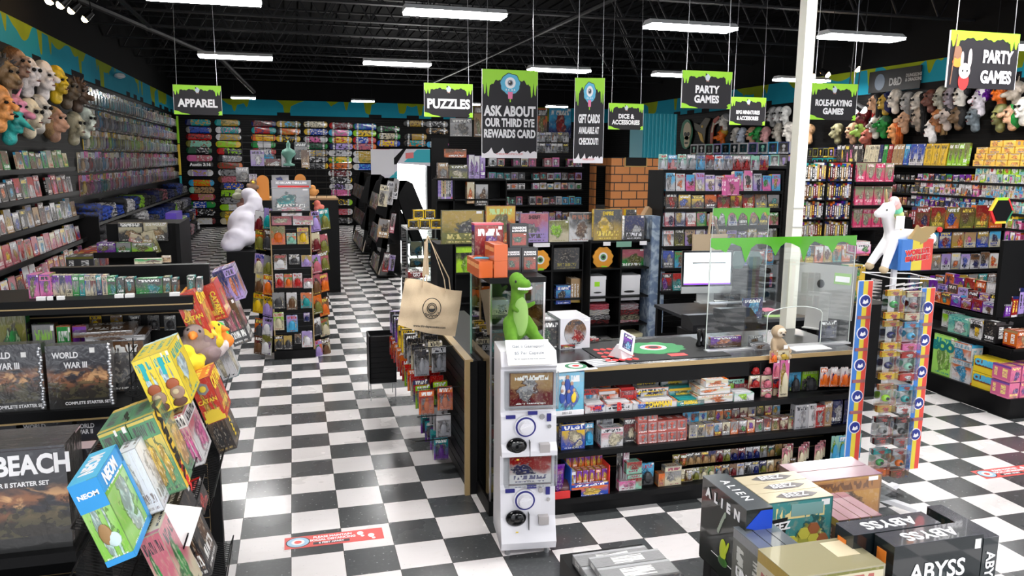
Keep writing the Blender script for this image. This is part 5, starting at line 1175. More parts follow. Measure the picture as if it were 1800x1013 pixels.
# ---------------------------------------------------------------- black cube shelves with board games on top
HY = 9.4; HZ = at(950, 426, 'y', HY).z
def cube_unit(x0, x1, y, z, ncol, nrow, label):
    t = thing('cube_shelf', label, 'shelf', ((x0+x1)/2, y, 0)); W = x1-x0; w_ = W/ncol; hh = .372; d = .39
    MB().box(-W/2, W/2, 0, d, z-.035, z).build('top_board', BLACK, t); MB().box(-W/2, W/2, d-.01, d, 0, z-.035).build('back_board', BLACK, t)
    for i in range(ncol+1): x = -W/2+w_*i; MB().box(max(-W/2, x-.012), min(W/2, x+.012), 0, d-.01, 0, z-.035).build('upright', BLACK, t)
    for k in range(1, nrow+1):
        zz = z-hh*k
        if zz > .02: MB().box(-W/2+.012, W/2-.012, .003, d-.01, zz-.01, zz+.01).build('shelf', BLACK, t)
    return t
hx0 = at(800, 430, 'y', HY).x; hx1 = at(1026, 430, 'y', HY).x; hx2 = at(1033, 430, 'y', HY).x; hx3 = at(1141, 430, 'y', HY).x
cube_unit(hx0, hx1, HY, HZ, 4, 3, 'black cube shelf unit with board games on top, left part'); cube_unit(hx2, hx3, HY-.1, HZ+.02, 2, 3, 'black cube shelf unit holding the eyeball plaque, right part')
sub(MB().box(hx0-.22, hx0-.03, HY, HY+.5, 0, HZ), 'x', BLACK, None).name = 'side_cabinet'; tag(bpy.data.objects['side_cabinet'], 'plain black cabinet left of the cube shelves behind tote bag', 'cabinet')
TOPB = [((776, 370, 851, 424), 'olive gold charcoal', (.7, .6, .2), '', 'olive box with golden city art'), ((854, 362, 906, 423), 'orange yellow olive', (.6, .8, .3), '', 'orange sunburst game box'), ((914, 375, 964, 421), 'lilac rose grey', (.1, .08, .1), 'SHERIFF', 'lilac game box with two cartoon faces'), ((965, 388, 1000, 417), 'cream olive lime', (.3, .3, .1), '', 'cream green box with folded picture'),
        ((1000, 374, 1042, 415), 'white charcoal brown', (.3, .1, .05), '', 'white box with chocolate bar picture'), ((1043, 368, 1093, 415), 'gold charcoal yellow', (.9, .7, .1), 'EMPYREAL', 'yellow and black fighter game box'), ((1097, 379, 1132, 417), 'charcoal navy light grey', (.8, .8, .85), '', 'black game box with white line border')]
for i, (q, s, tc, tx, lb) in enumerate(TOPB):
    n = parse(s); t2 = bigbox(q, HY-.02-(.1 if i > 4 else 0), .08, C(*n, t=tc), lb+' standing on the cube shelves', z=HZ+(.02 if i > 4 else 0), lines=[(tx.replace('EMPYREAL', 'EMPIRE'), .17, 0, .86, .7)] if tx else [], tcol=BTXT if i == 2 else YTXT)
pxitem('box', 'y', HY, (1100, 368, 1119, 379), .08, C('yellow', 'black', 'yellow'), 'small yellow box behind the line bordered game', z=HZ+.02)
def plaque(q, Y, label, half=False):
    B, w_, h_ = onface('y', Y, *q); t = thing('eyeball_plaque', label, 'plaque', (B.x, Y, B.z)); r = h_/2
    b = MB(); out = [(r*.95*math.cos(a)*(1+.07*math.sin(a*11)), r+r*math.sin(a)*(1+.06*math.sin(a*7))) for a in [2*PI*i/44 for i in range(44)]]
    b.prism(out, 0, .02, 0); C_ = lambda rr, z: [(rr*math.cos(2*PI*i/20), z+rr*math.sin(2*PI*i/20)) for i in range(20)]
    b.prism(C_(r*.42, r*1.08), -.006, 0, 1); b.prism(C_(r*.27, r*1.08), -.009, -.006, 2); b.prism(C_(r*.14, r*1.08), -.012, -.009, 3); b.prism([(-r*.2, r*.05), (r*.35, r*.05), (r*.4, r*.25), (-r*.1, r*.3)], -.006, 0, 4)
    b.build('disc', [mat('orange_enamel', (.85, .35, .02), .4), WHITE, mat('iris_green', (.1, .3, .1), .3), BTXT, SLIME], t)
plaque((1039, 434, 1080, 473), HY+.02, 'round orange eyeball plaque in the right cube shelf'); plaque((938, 440, 960, 477), HY+.03, 'round orange eyeball plaque half hidden behind the boxes')
pxitem('book', 'y', HY+.08, (1088, 438, 1132, 473), .02, C('green', 'rose', 'olive'), 'green and rose dragon art book in the right cube shelf')
pxitem('box', 'y', HY+.05, (973, 436, 1018, 474), .2, C('charcoal', 'charcoal', 'black', t=(.3, .25, .05)), 'dark grey binder box in the left cube shelf')
o = pxitem('book', 'y', HY+.05, (800, 431, 833, 482), .02, C((.5, .85, .02), 'black', 'lime', t=(.4, .75, .03)), 'lime green and black monster print in the leftmost cube')
def whitebox(q, Y, label, col=WHITE):
    B, w_, h_ = onface('y', Y, *q); t = thing('storage_box', label, 'box', (B.x, Y, B.z), (0, 0, 0), 'white storage boxes in the cube shelf'); MB().box(-w_/2, w_/2, 0, .3, 0, h_*.86).build('body', col, t); MB().box(-w_/2-.004, w_/2+.004, -.004, .304, h_*.86, h_).build('lid', col, t)
    MB().prism([(w_*.16*math.cos(a)*1.6, h_*.35+w_*.05*math.sin(a)) for a in [2*PI*i/14 for i in range(14)]], -.002, 0).build('hand_hole', BTXT, t); return t
whitebox((1036, 486, 1064, 530), HY+.0, 'white archive box with a green note in the cube shelf'); whitebox((1087, 484, 1124, 528), HY+.0, 'white archive box, right one in the cube shelf'); whitebox((1096, 587, 1128, 616), HY+.0, 'cream archive box on the bottom of the cube shelf', mat('cream_card', (.75, .7, .45), .6))
whitebox((920, 488, 950, 500), HY+.02, 'white box glimpsed behind the dinosaur plush in cube shelf'); p = at(1050, 500, 'y', HY-.01); tag(MB().box(-.035, .035, -.003, 0, -.03, .03).build('sticky_note', SLIME, None, (p.x, HY-.001, p.z)), 'green sticky note on the left white archive box', 'note')
pxitem('box', 'y', HY+.05, (977, 502, 1003, 535), .1, C('blue', 'sky blue', 'black'), 'blue electronics box in the cube shelf')
for i in range(4): pxitem('spine', 'y', HY+.06, (1003+5*i, 490, 1008+5*i, 532), .2, C('tan', 'gold', 'tan'), f"tan envelope standing in the cube shelf, {nth(i)} from left", group='tan envelopes in the cube shelf')
for c_, x in enumerate((1052, 1104)):
    for k in range(4):
        q = (x-18, 572-9*k-9, x+20, 572-9*k); pxitem('shirt'+['', '2', '3', ''][k], 'y', HY+.0, q, .25, C(['black', 'charcoal', 'light grey', 'rose'][(k+c_*3) % 4], ['crimson', 'white', 'cream', 'red'][(k+c_) % 4], 'grey'), f"folded bagged shirt in the cube shelf, {['left', 'right'][c_]} pile, {nth(k)} from bottom", group='bagged shirts in the cube shelf')
tag(MB().box(0, .22, -.004, 0, 0, .05).build('price_strip', LTXT, None, (at(937, 429, 'y', HY).x, HY-.005, HZ-.06)), 'white printed shelf label below the lilac game box', 'label')
for i, x in enumerate((1060, 1124)): tag(MB().box(0, .1, -.004, 0, 0, .05).build('price_strip', LTXT, None, (at(x, 429, 'y', HY-.1).x, HY-.105, HZ-.05)), f"white shelf label on the right cube shelf edge, {nth(i)} from left", 'label')
tag(MB().box(0, .21, -.004, 0, 0, .07).build('price_strip', mat('green_grey_label', (.2, .4, .3), .4), None, (at(1083, 429, 'y', HY-.1).x, HY-.105, HZ-.07)), 'green grey shelf label on the right cube shelf edge', 'label')
# blue denim-look pillar beside the cube shelves
X0 = at(1143, 500, 'y', HY-.15).x; tag(MB().box(0, .2, 0, .3, 0, HZ+.32).build('fabric_banner', (lambda: (lambda T: (T.set(T.b.inputs['Base Color'], T.mix(T.sstep(T.noise(T.coord(), 9, 5, 1), .4, .62), (.13, .19, .3), (.38, .46, .55))), T.m)[1])(NT('weathered_blue_print')))(), None, (X0, HY-.15, 0)), 'tall weathered blue grey printed banner right of cube shelves', 'banner')
tag(MB().prism([(0, 0), (.28, 0), (.24, .4), (.2, .43), (.12, .3), (.06, .33)], 0, .12).build('cardboard_stand', KRAFT, None, (at(1122, 372, 'y', HY).x, HY+.1, HZ-.0)), 'brown torn cardboard stand right of the board games', 'stand')
GY_ = 9.2
# ---------------------------------------------------------------- checkout counter
CX0, CX1, CY, CZ = 1.58, 3.93, 4.70, 1.0
t = thing('checkout_counter', 'long black slatwall checkout counter with shelves of cards and small goods', 'counter', (2.8, 4.9, 0))
sub(MB().box(CX0, CX1, CY, CY+.75, CZ-.03, CZ), 'counter_top', mat('charcoal_top', (.022, .023, .027), .25), t)
sub(MB().box(CX0, CX1, CY-.006, CY, CZ-.03, CZ), 'gold_trim', WOODG, t)
sub(MB().box(CX0, CX1, CY+.01, CY+.05, CZ-.14, CZ-.03), 'fascia', BLACK, t)
bb = MB(); slats(bb, 'y', CY+.28, CX0, CX1, .1, CZ-.03); sub(bb, 'slat_panel', [BLACK, WOODG], t)
sub(MB().box(CX0, CX1, CY+.32, CY+.36, 0, CZ-.03), 'back_board', BLACK, t)
sub(MB().box(CX0, CX1, CY-.02, CY+.32, 0, .115), 'base', BLACK, t)
for k, z in enumerate((.70, .455, .135)):
    add_shelf(t, 'y', CY-.07+.0*k, CX0, CX1, z, .35, lip=.0, th=.018)
for x in (CX0, CX1-.02): sub(MB().box(x, x+.02, CY+.02, CY+.74, 0, CZ-.03), 'side_panel', BLACK, t)
FYc = CY-.05
for z in (.585, .33): sub(MB().box(CX0, CX1, CY+.276, CY+.28, z, z+.012), 'gold_trim', WOODG, t)
# top shelf: trading card displays
SPORT = C('white', 'sky blue', 'red', t=(.7, .05, .06))
def card_display(q, Y, label, cols, txt=None, tc=RTXT, z=.70, d=.14, kind='display'):
    B, w_, h_ = onface('y', Y, *q); t2 = thing('card_display_box', label, 'carton', (B.x, Y, z), (0, 0, 0), 'trading card displays on the counter'); h_ += B.z-z
    setc(link(UNIT[kind], 'carton', t2, (0, 0, 0), (0, 0, 0), (w_, d, h_)), cols)
    if txt: text(txt, w_*1.15/max(3, len(txt)), (0, -.003, h_*.25), FR, tc, t2, bold=.05, sx=.8); 
    if txt and kind == 'display': text(txt, w_*1.15/max(3, len(txt)), (0, d*.92-.003, h_*.6), FR, tc, t2, bold=.05, sx=.8, shear=.3)
    return t2
t2 = bigbox((966, 655, 1026, 728), FYc, .05, ((.1, .42, .6), (.2, .5, .7), (.05, .1, .45), (.9, .9, .9)), 'large blue hockey card album box at left end of counter top shelf', z=.70); 
b = MB(); B, w_, h_ = onface('y', FYc, 966, 655, 1026, 728); h_ += B.z-.7
for (x, z, r, k) in ((0, .72, .028, 0), (-.03, .6, .026, 1), (.03, .58, .026, 0), (-.035, .42, .026, 0), (.01, .4, .026, 0), (.045, .42, .026, 2)):
    b.ell((x, -.004, h_*z), (r*.7, .004, r*1.5), 8, 6, k); b.ell((x, -.006, h_*z+r*1.8), (r*.45, .004, r*.5), 8, 6, 3)
b.build('player_picture', [mat('jersey_blue', (.04, .09, .4)), mat('jersey_white', (.7, .72, .78)), YTXT, mat('face_tone', (.5, .3, .22))], t2, smooth=True); MB().box(-w_*.5, w_*.5, -.004, -.001, 0, h_*.12).build('title_strip', LTXT, t2); text('2021-22', .02, (0, -.006, h_*.06), FR, BTXT, t2)
for i, (q, cols, tx, tc, lb, Y) in enumerate([
  ((1025, 664, 1050, 690), C('white', 'red', 'sky blue'), None, RTXT, 'white and red card box with leaning header', FYc+.12), ((1028, 694, 1065, 728), C('white', 'red', 'blue'), 'TOPPS', RTXT, 'red and blue baseball card box in front', FYc-.0),
  ((1051, 664, 1087, 700), C('white', 'orange', 'brown'), 'B', RTXT, 'white card display with a round red B', FYc+.1), ((1064, 693, 1112, 726), C('white', 'orange', 'navy'), 'B', RTXT, 'open orange edged B card display in front', FYc),
  ((1090, 652, 1119, 700), C('red', 'white', 'rose'), 'TOPPS', RTXT, 'tall card display with players in red', FYc+.1), ((1112, 700, 1150, 722), C('white', 'light grey', 'blue'), 'TOPPS', BLUEI, 'low white and blue card box', FYc),
  ((1126, 664, 1172, 695), C('white', 'charcoal', 'navy'), 'BOWMAN', YTXT, 'white card display with batters', FYc+.12), ((1125, 692, 1190, 716), C('white', 'orange', 'navy'), 'BOWMAN', YTXT, 'long front card display with orange edge', FYc),
  ((1176, 664, 1225, 694), C('teal', 'white', 'olive'), 'BASEBALL', YTXT, 'teal display with yellow baseball lettering', FYc+.12), ((1190, 692, 1238, 712), C('teal', 'yellow', 'green'), 'BASEBALL', YTXT, 'low teal box with yellow baseball lettering', FYc),
  ((1226, 634, 1260, 690), C('white', 'light grey', 'blue'), 'TOPPS', RTXT, 'tall white card display with red lettering in the middle', FYc+.12), ((1262, 652, 1290, 680), C('white', 'pink', 'mint'), None, RTXT, 'white and pink carton behind the stack', FYc+.14),
  ((1290, 676, 1325, 706), C('white', 'mint', 'lime'), None, RTXT, 'white and mint green carton', FYc), ((1292, 646, 1320, 672), C('crimson', 'navy', 'red'), None, LTXT, 'crimson and navy shield pack', FYc+.12)]):
    card_display(q, Y, lb+' on counter top shelf', cols, tx, tc)
for i, q in enumerate(((1226, 694, 1288, 708), (1230, 681, 1284, 693), (1240, 668, 1280, 680))):
    pxitem('box', 'y', FYc, q, .16, C('white', 'cream', 'orange', t=(.7, .3, .1)), f"white flat card box in the stack of three, {['bottom', 'middle', 'top'][i]} one", group='stack of white card boxes', name='card_box')
for i in range(3):
    for k in range(3-(i == 0)):
        pxitem('plaincard', 'y', FYc+.02, (1322+21*i, 640+23*k, 1341+21*i, 662+23*k), .05, C(['crimson', 'rose', 'red'][i], 'cream', 'navy'), f"carded earrings style pack on counter, column {ORD[i]} and {ORD[k]} down", group='red carded packs on the counter')
t2 = thing('sloth_plush', 'cream and brown sloth plush sitting at the counter edge', 'toy', at(1376, 625, 'y', 4.66), (0, 0, .15)); t2.location.z = CZ-.0; t2.location.y = 4.74; t2.scale = (.92,)*3
FUR = mat('beige_fur', (.42, .31, .2), .95); FURC = mat('cream_fur', (.72, .62, .5), .95)
blob('body', [('e', (0, .0, .07), (.05, .045, .075)), ('e', (0, -.01, .175), (.058, .05, .052)), ('c', (-.04, -.01, .1), (-.07, -.07, .0), .02, .016), ('c', (.04, -.01, .1), (.065, -.075, .03), .02, .016), ('c', (-.03, -.01, .03), (-.05, -.09, -.01), .024, .02), ('c', (.03, -.01, .03), (.05, -.09, -.01), .024, .02)], [FUR], .007, parent=t2)
MB().ell((0, -.045, .175), (.042, .02, .036), 12, 8).build('face', FURC, t2, smooth=True); MB().ell((0, -.068, .163), (.013, .01, .009), 8, 6).build('nose', BTXT, t2, smooth=True)
for s in (-1, 1): MB().ell((s*.022, -.06, .178), (.013, .008, .009), 8, 6).build('eye_patch', FUR, t2, smooth=True); MB().ell((s*.021, -.068, .179), (.005, .004, .005), 8, 6).build('eye', BTXT, t2, smooth=True)
MB().box(-.02, .02, -.1, -.098, .06, .09).build('paper_tag', WHITEP, t2)
for i, (q, cols, lb) in enumerate([((1356, 618, 1370, 640), C('orange', 'tan', 'pink'), 'orange'), ((1370, 618, 1390, 634), C('gold', 'cream', 'navy'), 'gold'), ((1372, 634, 1388, 700), C('cream', 'pink', 'gold'), 'cream and pink'), ((1362, 632, 1373, 668), C('rose', 'pink', 'white'), 'rose')]):
    pxitem('plaincard', 'y', FYc-.02, q, .03, cols, f"{lb} carded pack clipped below the sloth plush", group=None)
for i, q in enumerate(((1391, 652, 1412, 697), (1414, 650, 1443, 696))):
    pxitem('plaincard', 'y', FYc+.1, q, .05, C('charcoal', ['sky blue', 'lime'][i], 'charcoal', t=(.5, .7, .2)), f"charcoal hanging pack with a {['sky blue', 'lime'][i]} label, right end of counter", group=None)
for i in range(8): pxitem('plaincard', 'y', FYc-.03+.03*(i % 2), (1446+9*i, 648+(i % 2)*3, 1458+9*i, 682), .04, C('orange', 'white', 'blue', t=(.9, .9, .9)), f"orange and blue glue stick pack, {nth(i)} from left on counter top shelf", group='orange glue packs')
# middle shelf
mid = [((968, 742, 988, 795), 'plaincard', 'charcoal gold', .0), ((986, 745, 1028, 793), 'box', 'blue yellow', .02), ((1005, 738, 1030, 760), 'wrapped', 'navy sky blue', .1), ((1028, 748, 1049, 781), 'plaincard', 'sky blue brown', .0), ((1049, 729, 1078, 748), 'case', 'light grey white', .1), ((1056, 752, 1095, 786), 'box', 'white rose', .0), ((1095, 735, 1118, 783), 'box', 'charcoal maroon', .05), ((1118, 755, 1134, 783), 'box', 'maroon cream', .02)]
for i, (q, k, s, dy) in enumerate(mid):
    n = parse(s); pxitem(k, 'y', FYc+dy, q, .08, C(*n, 'cream'), f"{n[0]} and {n[1]} boxed novelty on the middle counter shelf, {nth(i)} from left", z=.455, group='novelties on the middle counter shelf')
for r_ in range(3):
    for c_ in range(5 if r_ == 0 else (5 if r_ == 1 else 2)):
        x = 1130+17*c_; y = 777-17*r_; z = .455+.078*r_
        B = at(x, y, 'y', FYc); item('case', (B.x, FYc, z), 'y', (.075, .1, .076), ((.62, .1, .07), (.5, .1, .08), (.2, .2, .25), (.9, .8, .8)), f"red framed figure box, {['bottom', 'middle', 'top'][r_]} row and {nth(c_)} from left on counter", group='red framed figure boxes')
for r_ in range(2):
    for c_ in range(14 - r_*2):
        x = 1222+14.5*c_; pl = ['charcoal', 'cream', 'light grey', 'orange', 'maroon', 'olive', 'grey', 'sky blue', 'tan']
        B = at(x, 740, 'y', FYc+.0); (a, b_), cc = pick(pl)
        item('box', (B.x, FYc+.02+.1*r_, .455+.07*r_), 'y', (.062, .06, .095), cc, f"{a} and {b_} card deck, {['front', 'back'][r_]} row and {nth(c_)} from left, middle counter shelf", group='card decks on the middle counter shelf', name='card_deck')
for i, (q, nm, k) in enumerate((((1397, 712, 1421, 738), 'light grey', 'box'), ((1421, 710, 1434, 738), 'white', 'box'), ((1430, 713, 1450, 738), 'red', 'box'), ((1448, 706, 1462, 736), 'tan', 'box'), ((1460, 700, 1485, 736), 'navy', 'pouch'), ((1487, 700, 1512, 734), 'navy', 'pouch'))):
    pxitem(k, 'y', FYc, q, .06, C(nm, nm, 'light grey'), f"{nm} {'bag' if k == 'pouch' else 'deck case'} near right end of middle counter shelf, {nth(i)} of six", z=.455, group='cases at the right end of the counter', name='deck_case' if k == 'box' else None)
# bottom shelf
t2 = thing('candy_display', 'blue and orange candy figure display carton on bottom counter shelf', 'carton', (at(1035, 870, 'y', FYc).x, FYc-.02, .135))
w_ = .27; cc = C('blue', 'orange', 'yellow'); MB().box(-w_/2, w_/2, 0, .02, 0, .09, front=True).build('front_card', COVER, t2); MB().box(-w_/2, w_/2, .2, .215, 0, .29, front=True).build('header_card', COVER, t2)
for s in (-1, 1): MB().box(s*w_/2-.004, s*w_/2+.004, .0, .2, 0, .2).build('side_wall', RTXT if s > 0 else BLUEI, t2)
cycle(t2, cc)
for r_ in range(2):
    for c_ in range(6): setc(link(UNIT['box'], 'candy_box', t2, (-w_*.41+c_*w_*.165, .03+.09*r_, .07+.08*r_), (0, 0, 0), (.038, .07, .1)), C('orange', 'purple', 'yellow'))
t2.children[0]['c1'] = [.8, .8, .8]
for i, (q, nm, n2, k, lb) in enumerate([((970, 822, 995, 845), 'maroon', 'purple', 'pouch', 'purple wrapped candy bag'), ((1100, 795, 1110, 845), 'white', 'pink', 'plaincard', 'pink pen on a slim card'), ((1088, 800, 1098, 842), 'grey', 'black', 'plaincard', 'grey pen on a slim card'), ((1101, 812, 1128, 833), 'mint', 'crimson', 'box', 'upper mint green candy tin'), ((1103, 834, 1128, 856), 'mint', 'crimson', 'box', 'lower mint green candy tin'),
     ((1128, 819, 1154, 857), 'charcoal', 'sky blue', 'plaincard', 'charcoal and blue carded figure'), ((1157, 833, 1168, 856), 'tan', 'orange', 'box', 'tan card box with an orange label'), ((1168, 820, 1197, 853), 'cream', 'grey', 'box', 'cream card box with a ring design'), ((1088, 846, 1117, 862), 'white', 'pink', 'box', 'white and pink candy box')]):
    pxitem(k, 'y', FYc, q, .06, C(nm, n2, n2, t=(.3, .05, .1)), lb+' on the bottom counter shelf', z=None if 'upper' in lb else .135)
t2 = thing('candy_tray', 'red open tray of wrapped candies at left of the bottom counter shelf', 'tray', (at(995, 870, 'y', FYc).x, FYc-.02, .135)); b = MB(); b.box(-.1, .1, 0, .008, 0, .05); b.box(-.1, -.092, .008, .16, 0, .07); b.box(.092, .1, .008, .16, 0, .07); b.box(-.092, .092, .008, .16, 0, .004); b.build('tray', RTXT, t2); MB().ell((0, .08, .05), (.08, .07, .05), 12, 8).build('candy_bag', mat('shiny_brown_wrap', (.12, .05, .06), .2), t2, smooth=True)
for r_ in range(2):
    for c_ in range(16):
        x = 1196+13*c_; B = at(x, 835, 'y', FYc+.05); (a, b_), cc = pick(['charcoal', 'light grey', 'brown', 'tan', 'grey', 'cream', 'maroon', 'olive', 'navy'])
        item('pouch' if c_ < 2 else 'plaincard', (B.x, FYc+.02+.09*r_, .135+.075*r_), 'y', (.057, .03, .09), cc, f"{a} and {b_} small pack, {['front', 'back'][r_]} row and {nth(c_)} from left, bottom counter shelf", group='small packs on the bottom counter shelf')
for i in range(9): 
    B = at(1378+9.5*i, 798, 'y', FYc); item('plaincard', (B.x, FYc-.03+.035*(i % 3), .2), 'y', (.05, .02, .13), C('cream', 'rose', 'brown'), f"cream and rose portrait pack hanging low on the counter, {nth(i)} from left", group='cream portrait packs')
for i in range(4):
    B = at(1466+13*i, 796, 'y', FYc); item('plaincard', (B.x, FYc-.02, .19), 'y', (.065, .02, .19), C('sky blue', 'mint', 'lime'), f"sky blue hanging pack low on the counter right end, {nth(i)} from left", group='sky blue packs')
# things on the counter top
def mat_thing():
    t = thing('play_mat', 'black counter play mat with green eyeball and red spots', 'mat', (2.42, 5.06, CZ), (0, 0, 0)); MB().box(-.45, .5, -.3, .3, 0, .004).build('mat', mat('black_mat', (.012, .013, .014), .7), t)
    C_ = lambda cx, cy, rx, ry, n=24, w=0: [(cx+rx*math.cos(2*PI*i/n)*(1+w*math.sin(i*2.1)), cy+ry*math.sin(2*PI*i/n)*(1+w*math.cos(i*1.7))) for i in range(n)]
    b = MB(); b.prism(C_(.05, .02, .24, .17, 40, .07), .004, .005, 0, 'z'); b.prism(C_(.06, .03, .1, .08), .005, .006, 1, 'z'); b.prism(C_(.06, .03, .065, .05), .006, .007, 2, 'z'); b.prism(C_(.06, .03, .04, .03), .007, .008, 3, 'z'); b.prism([(.07, -.24), (.2, -.24), (.2, -.17), (.07, -.17)], .005, .006, 2, 'z'); b.build('eyeball_print', [mat('mat_green', (.03, .3, .09), .6), LTXT, RTXT, BTXT], t)
    for i in range(5):
        for k in range(4): MB().prism(C_(-.4+.05*i+.01*k, -.24+.1*k, .022, .03, 14), .004, .0052, 0, 'z').build('red_spot', RTXT, t)
mat_thing()
def counter_flat(name, q, label, cat, m_, w_, d, h=.004, rot=0):
    p = at(*q, 'z', CZ); t = thing(name, label, cat, (p.x, p.y, CZ), (0, 0, rot)); MB().box(-w_/2, w_/2, -d/2, d/2, 0, h).build('panel', m_, t); return t
t2 = counter_flat('paper_mat', (1000, 646), 'white counter mat with a green and red eyeball print', 'mat', WHITEP, .32, .2, .004, .1)
C_ = lambda cx, cy, rx, ry, n=20: [(cx+rx*math.cos(2*PI*i/n), cy+ry*math.sin(2*PI*i/n)) for i in range(n)]
b = MB(); b.prism(C_(.05, 0, .075, .07), .004, .005, 0, 'z'); b.prism(C_(.05, 0, .05, .045), .005, .006, 1, 'z'); b.prism(C_(.05, 0, .025, .022), .006, .007, 2, 'z'); b.build('eyeball_print', [mat('dark_green_ink', (.02, .2, .08)), LTXT, RTXT], t2)
t2 = counter_flat('price_sheet', (1058, 638), 'grey laminated price sheet lying on the counter', 'sheet', mat('grey_print', (.28, .29, .31), .4), .3, .2, .004, .12)
for k in range(4): MB().box(-.1, .1, .06-.04*k, .075-.04*k, .004, .005).build('text_line', LTXT, t2)
t2 = thing('tablet_stand', 'white tablet payment terminal tilted on its stand on counter', 'tablet', at(1092, 628, 'z', CZ), (0, 0, .45)); MB().prism([(-.07, 0), (.07, 0), (.07, .01), (.0, .1), (-.03, .1), (-.05, .01)], -.05, .05, axis='x').build('stand', WHITE, t2)
o = MB().box(-.06, .06, 0, .014, 0, .15).build('tablet_body', WHITE, t2, (-.02, -.06, .05), (-.55, .5, -.35)); s_ = MB().box(-.04, .04, -.003, 0, .02, .135, 0, front=True).build('screen', COVER, o); setc(s_, C('navy', 'purple', 'sky blue'))
t2 = counter_flat('paper_sheet', (1420, 612), 'white paper and charger lying at right end of counter', 'paper', WHITEP, .3, .15, .006, 0)
t2 = thing('statue_box', 'white boxed statue with round window on counter left side', 'box', (at(1010, 640, 'y', 5.2).x+.0, 5.2, CZ)); B, w_, h_ = onface('y', 5.2, 984, 560, 1036, 640); h_ += B.z-CZ; MB().box(-w_/2, w_/2, 0, .3, 0, h_).build('carton', mat('white_gloss_card', (.72, .71, .76), .3, coat=.6), t2)
b = MB(); b.prism([(w_*.37*math.cos(a), h_*.55+w_*.42*math.sin(a)) for a in [2*PI*i/28 for i in range(28)]], -.004, 0, uvf=True); setc(b.build('round_picture', COVER, t2), C('light grey', 'brown', 'crimson')); setc(MB().box(-w_*.48, w_*.0, -.004, 0, h_*.03, h_*.16, front=True).build('bottom_picture', COVER, t2), C('black', 'red', 'gold')); MB().box(w_*.3, w_*.45, -.003, 0, h_*.9, h_*.96).build('price_label', WHITEP, t2)
pxitem('wrapped', 'y', 5.24, (948, 564, 983, 648), .3, C('charcoal', 'black', 'dark green'), 'dark shrink-wrapped game box beside the white statue box', z=CZ); 
for i, (q, nm) in enumerate((((1037, 595, 1052, 630), 'black'), ((1052, 603, 1066, 622), 'light grey'), ((1066, 606, 1080, 622), 'white'))): pxitem('box', 'y', 5.35, q, .08, C(nm, 'red' if nm == 'black' else nm, nm), f"{nm} small box behind the tablet terminal", z=CZ)
t2 = bigbox((1247, 592, 1302, 626), 5.0, .03, C('brown', 'purple', 'orange'), 'fighting game art panel leaning behind the acrylic shield', z=CZ)
for i, (q, lb) in enumerate((((1228, 612), 'first'), ((1236, 606), 'second'))):
    p = at(*q, 'y', 5.05); o = MB(); o.lathe([(.02, 0), (.022, .02), (.01, .05), (.018, .09), (.01, .13)], (0, 0, 0), 10); tag(o.build('figurine', BLACKM, None, (p.x, 5.05, CZ), smooth=True), f"small black dragon figurine, {lb} one left of the art panel", 'figurine')
setc(link(UNIT['display'], 'business_card_tray', None, (at(1340, 620, 'y', 4.85).x, 4.85, CZ), (0, 0, 0), (.12, .1, .09)), C('grey', 'light grey', 'brown')); tag(bpy.data.objects['business_card_tray'], 'small grey tray of cards on counter beside the arch window', 'tray')
# acrylic shields with slime decals
def shield(x0, x1, y, z0, z1, label, arch=None):
    t = thing('acrylic_shield', label, 'shield', ((x0+x1)/2, y, z0)); W = (x1-x0)/2; H = z1-z0
    b = MB()
    if arch is None: b.prism([(-W, 0), (W, 0), (W, H), (-W, H)], 0, .004)
    else:
        a0, a1 = arch[0]-(x0+x1)/2, arch[1]-(x0+x1)/2; ah = arch[2]; r = (a1-a0)/2; mid_ = (a0+a1)/2
        arc = [(mid_-r*math.cos(PI*i/8), ah-.06+.06*math.sin(PI*i/8)) for i in range(9)]
        left = [(-W, 0), (a0, 0)]+arc[:5]+[(mid_, H), (-W, H)]; right = [(a1, 0), (W, 0), (W, H), (mid_, H)]+arc[4:]
        b.prism(left, 0, .004); b.prism(right, 0, .004)
        e = MB(); pts = [(a0, .002, 0)]+[(p[0], .002, p[1]) for p in arc]+[(a1, .002, 0)]; e.tube(pts, .004, 6); e.build('cut_edge', mat('acrylic_edge', (.6, .65, .62), .2), t)
    b.build('pane', PLEXI, t)
    for s in (-1, 1): MB().box(s*W-.0025, s*W+.0025, -.001, .005, 0, H).build('polished_edge', mat('acrylic_edge', (.6, .65, .62), .2), t)
    MB().box(-W, W, -.03, .03, 0, .012).build('foot_rail', mat('aluminium_rail', (.55, .55, .57), .35, .6), t)
    pts = [(-W, H)]; n = 30; r = random.Random(int(x0*10))
    for i in range(n+1):
        x = -W+2*W*i/n; pts.append((x, H-.055-.02*math.sin(i*1.1)-(.1 if i in (7, 19) else 0)-(.05 if i in (3, 13, 25) else 0)-r.uniform(0, .012)))
    pts.append((W, H)); MB().prism(pts, -.003, -.001).build('slime_decal', SLIMEG, t); return t
xa = at(1240, 620, 'y', 4.9).x; xb = at(1384, 500, 'y', 4.9).x; xc = at(1500, 500, 'y', 4.9).x
ztp = at(1300, 418, 'y', 4.9).z
shield(xa, xc-.005, 4.9, CZ, ztp, 'long clear acrylic shield with green slime decal on the counter', (at(1347, 600, 'y', 4.9).x, at(1466, 600, 'y', 4.9).x-.12, .3))
xq = at(1254, 366, 'y', 6.6); xr = at(1352, 378, 'y', 6.6); shield(xq.x, xr.x, 6.6, 1.0, xq.z, 'second acrylic shield with green slime decal behind the counter')
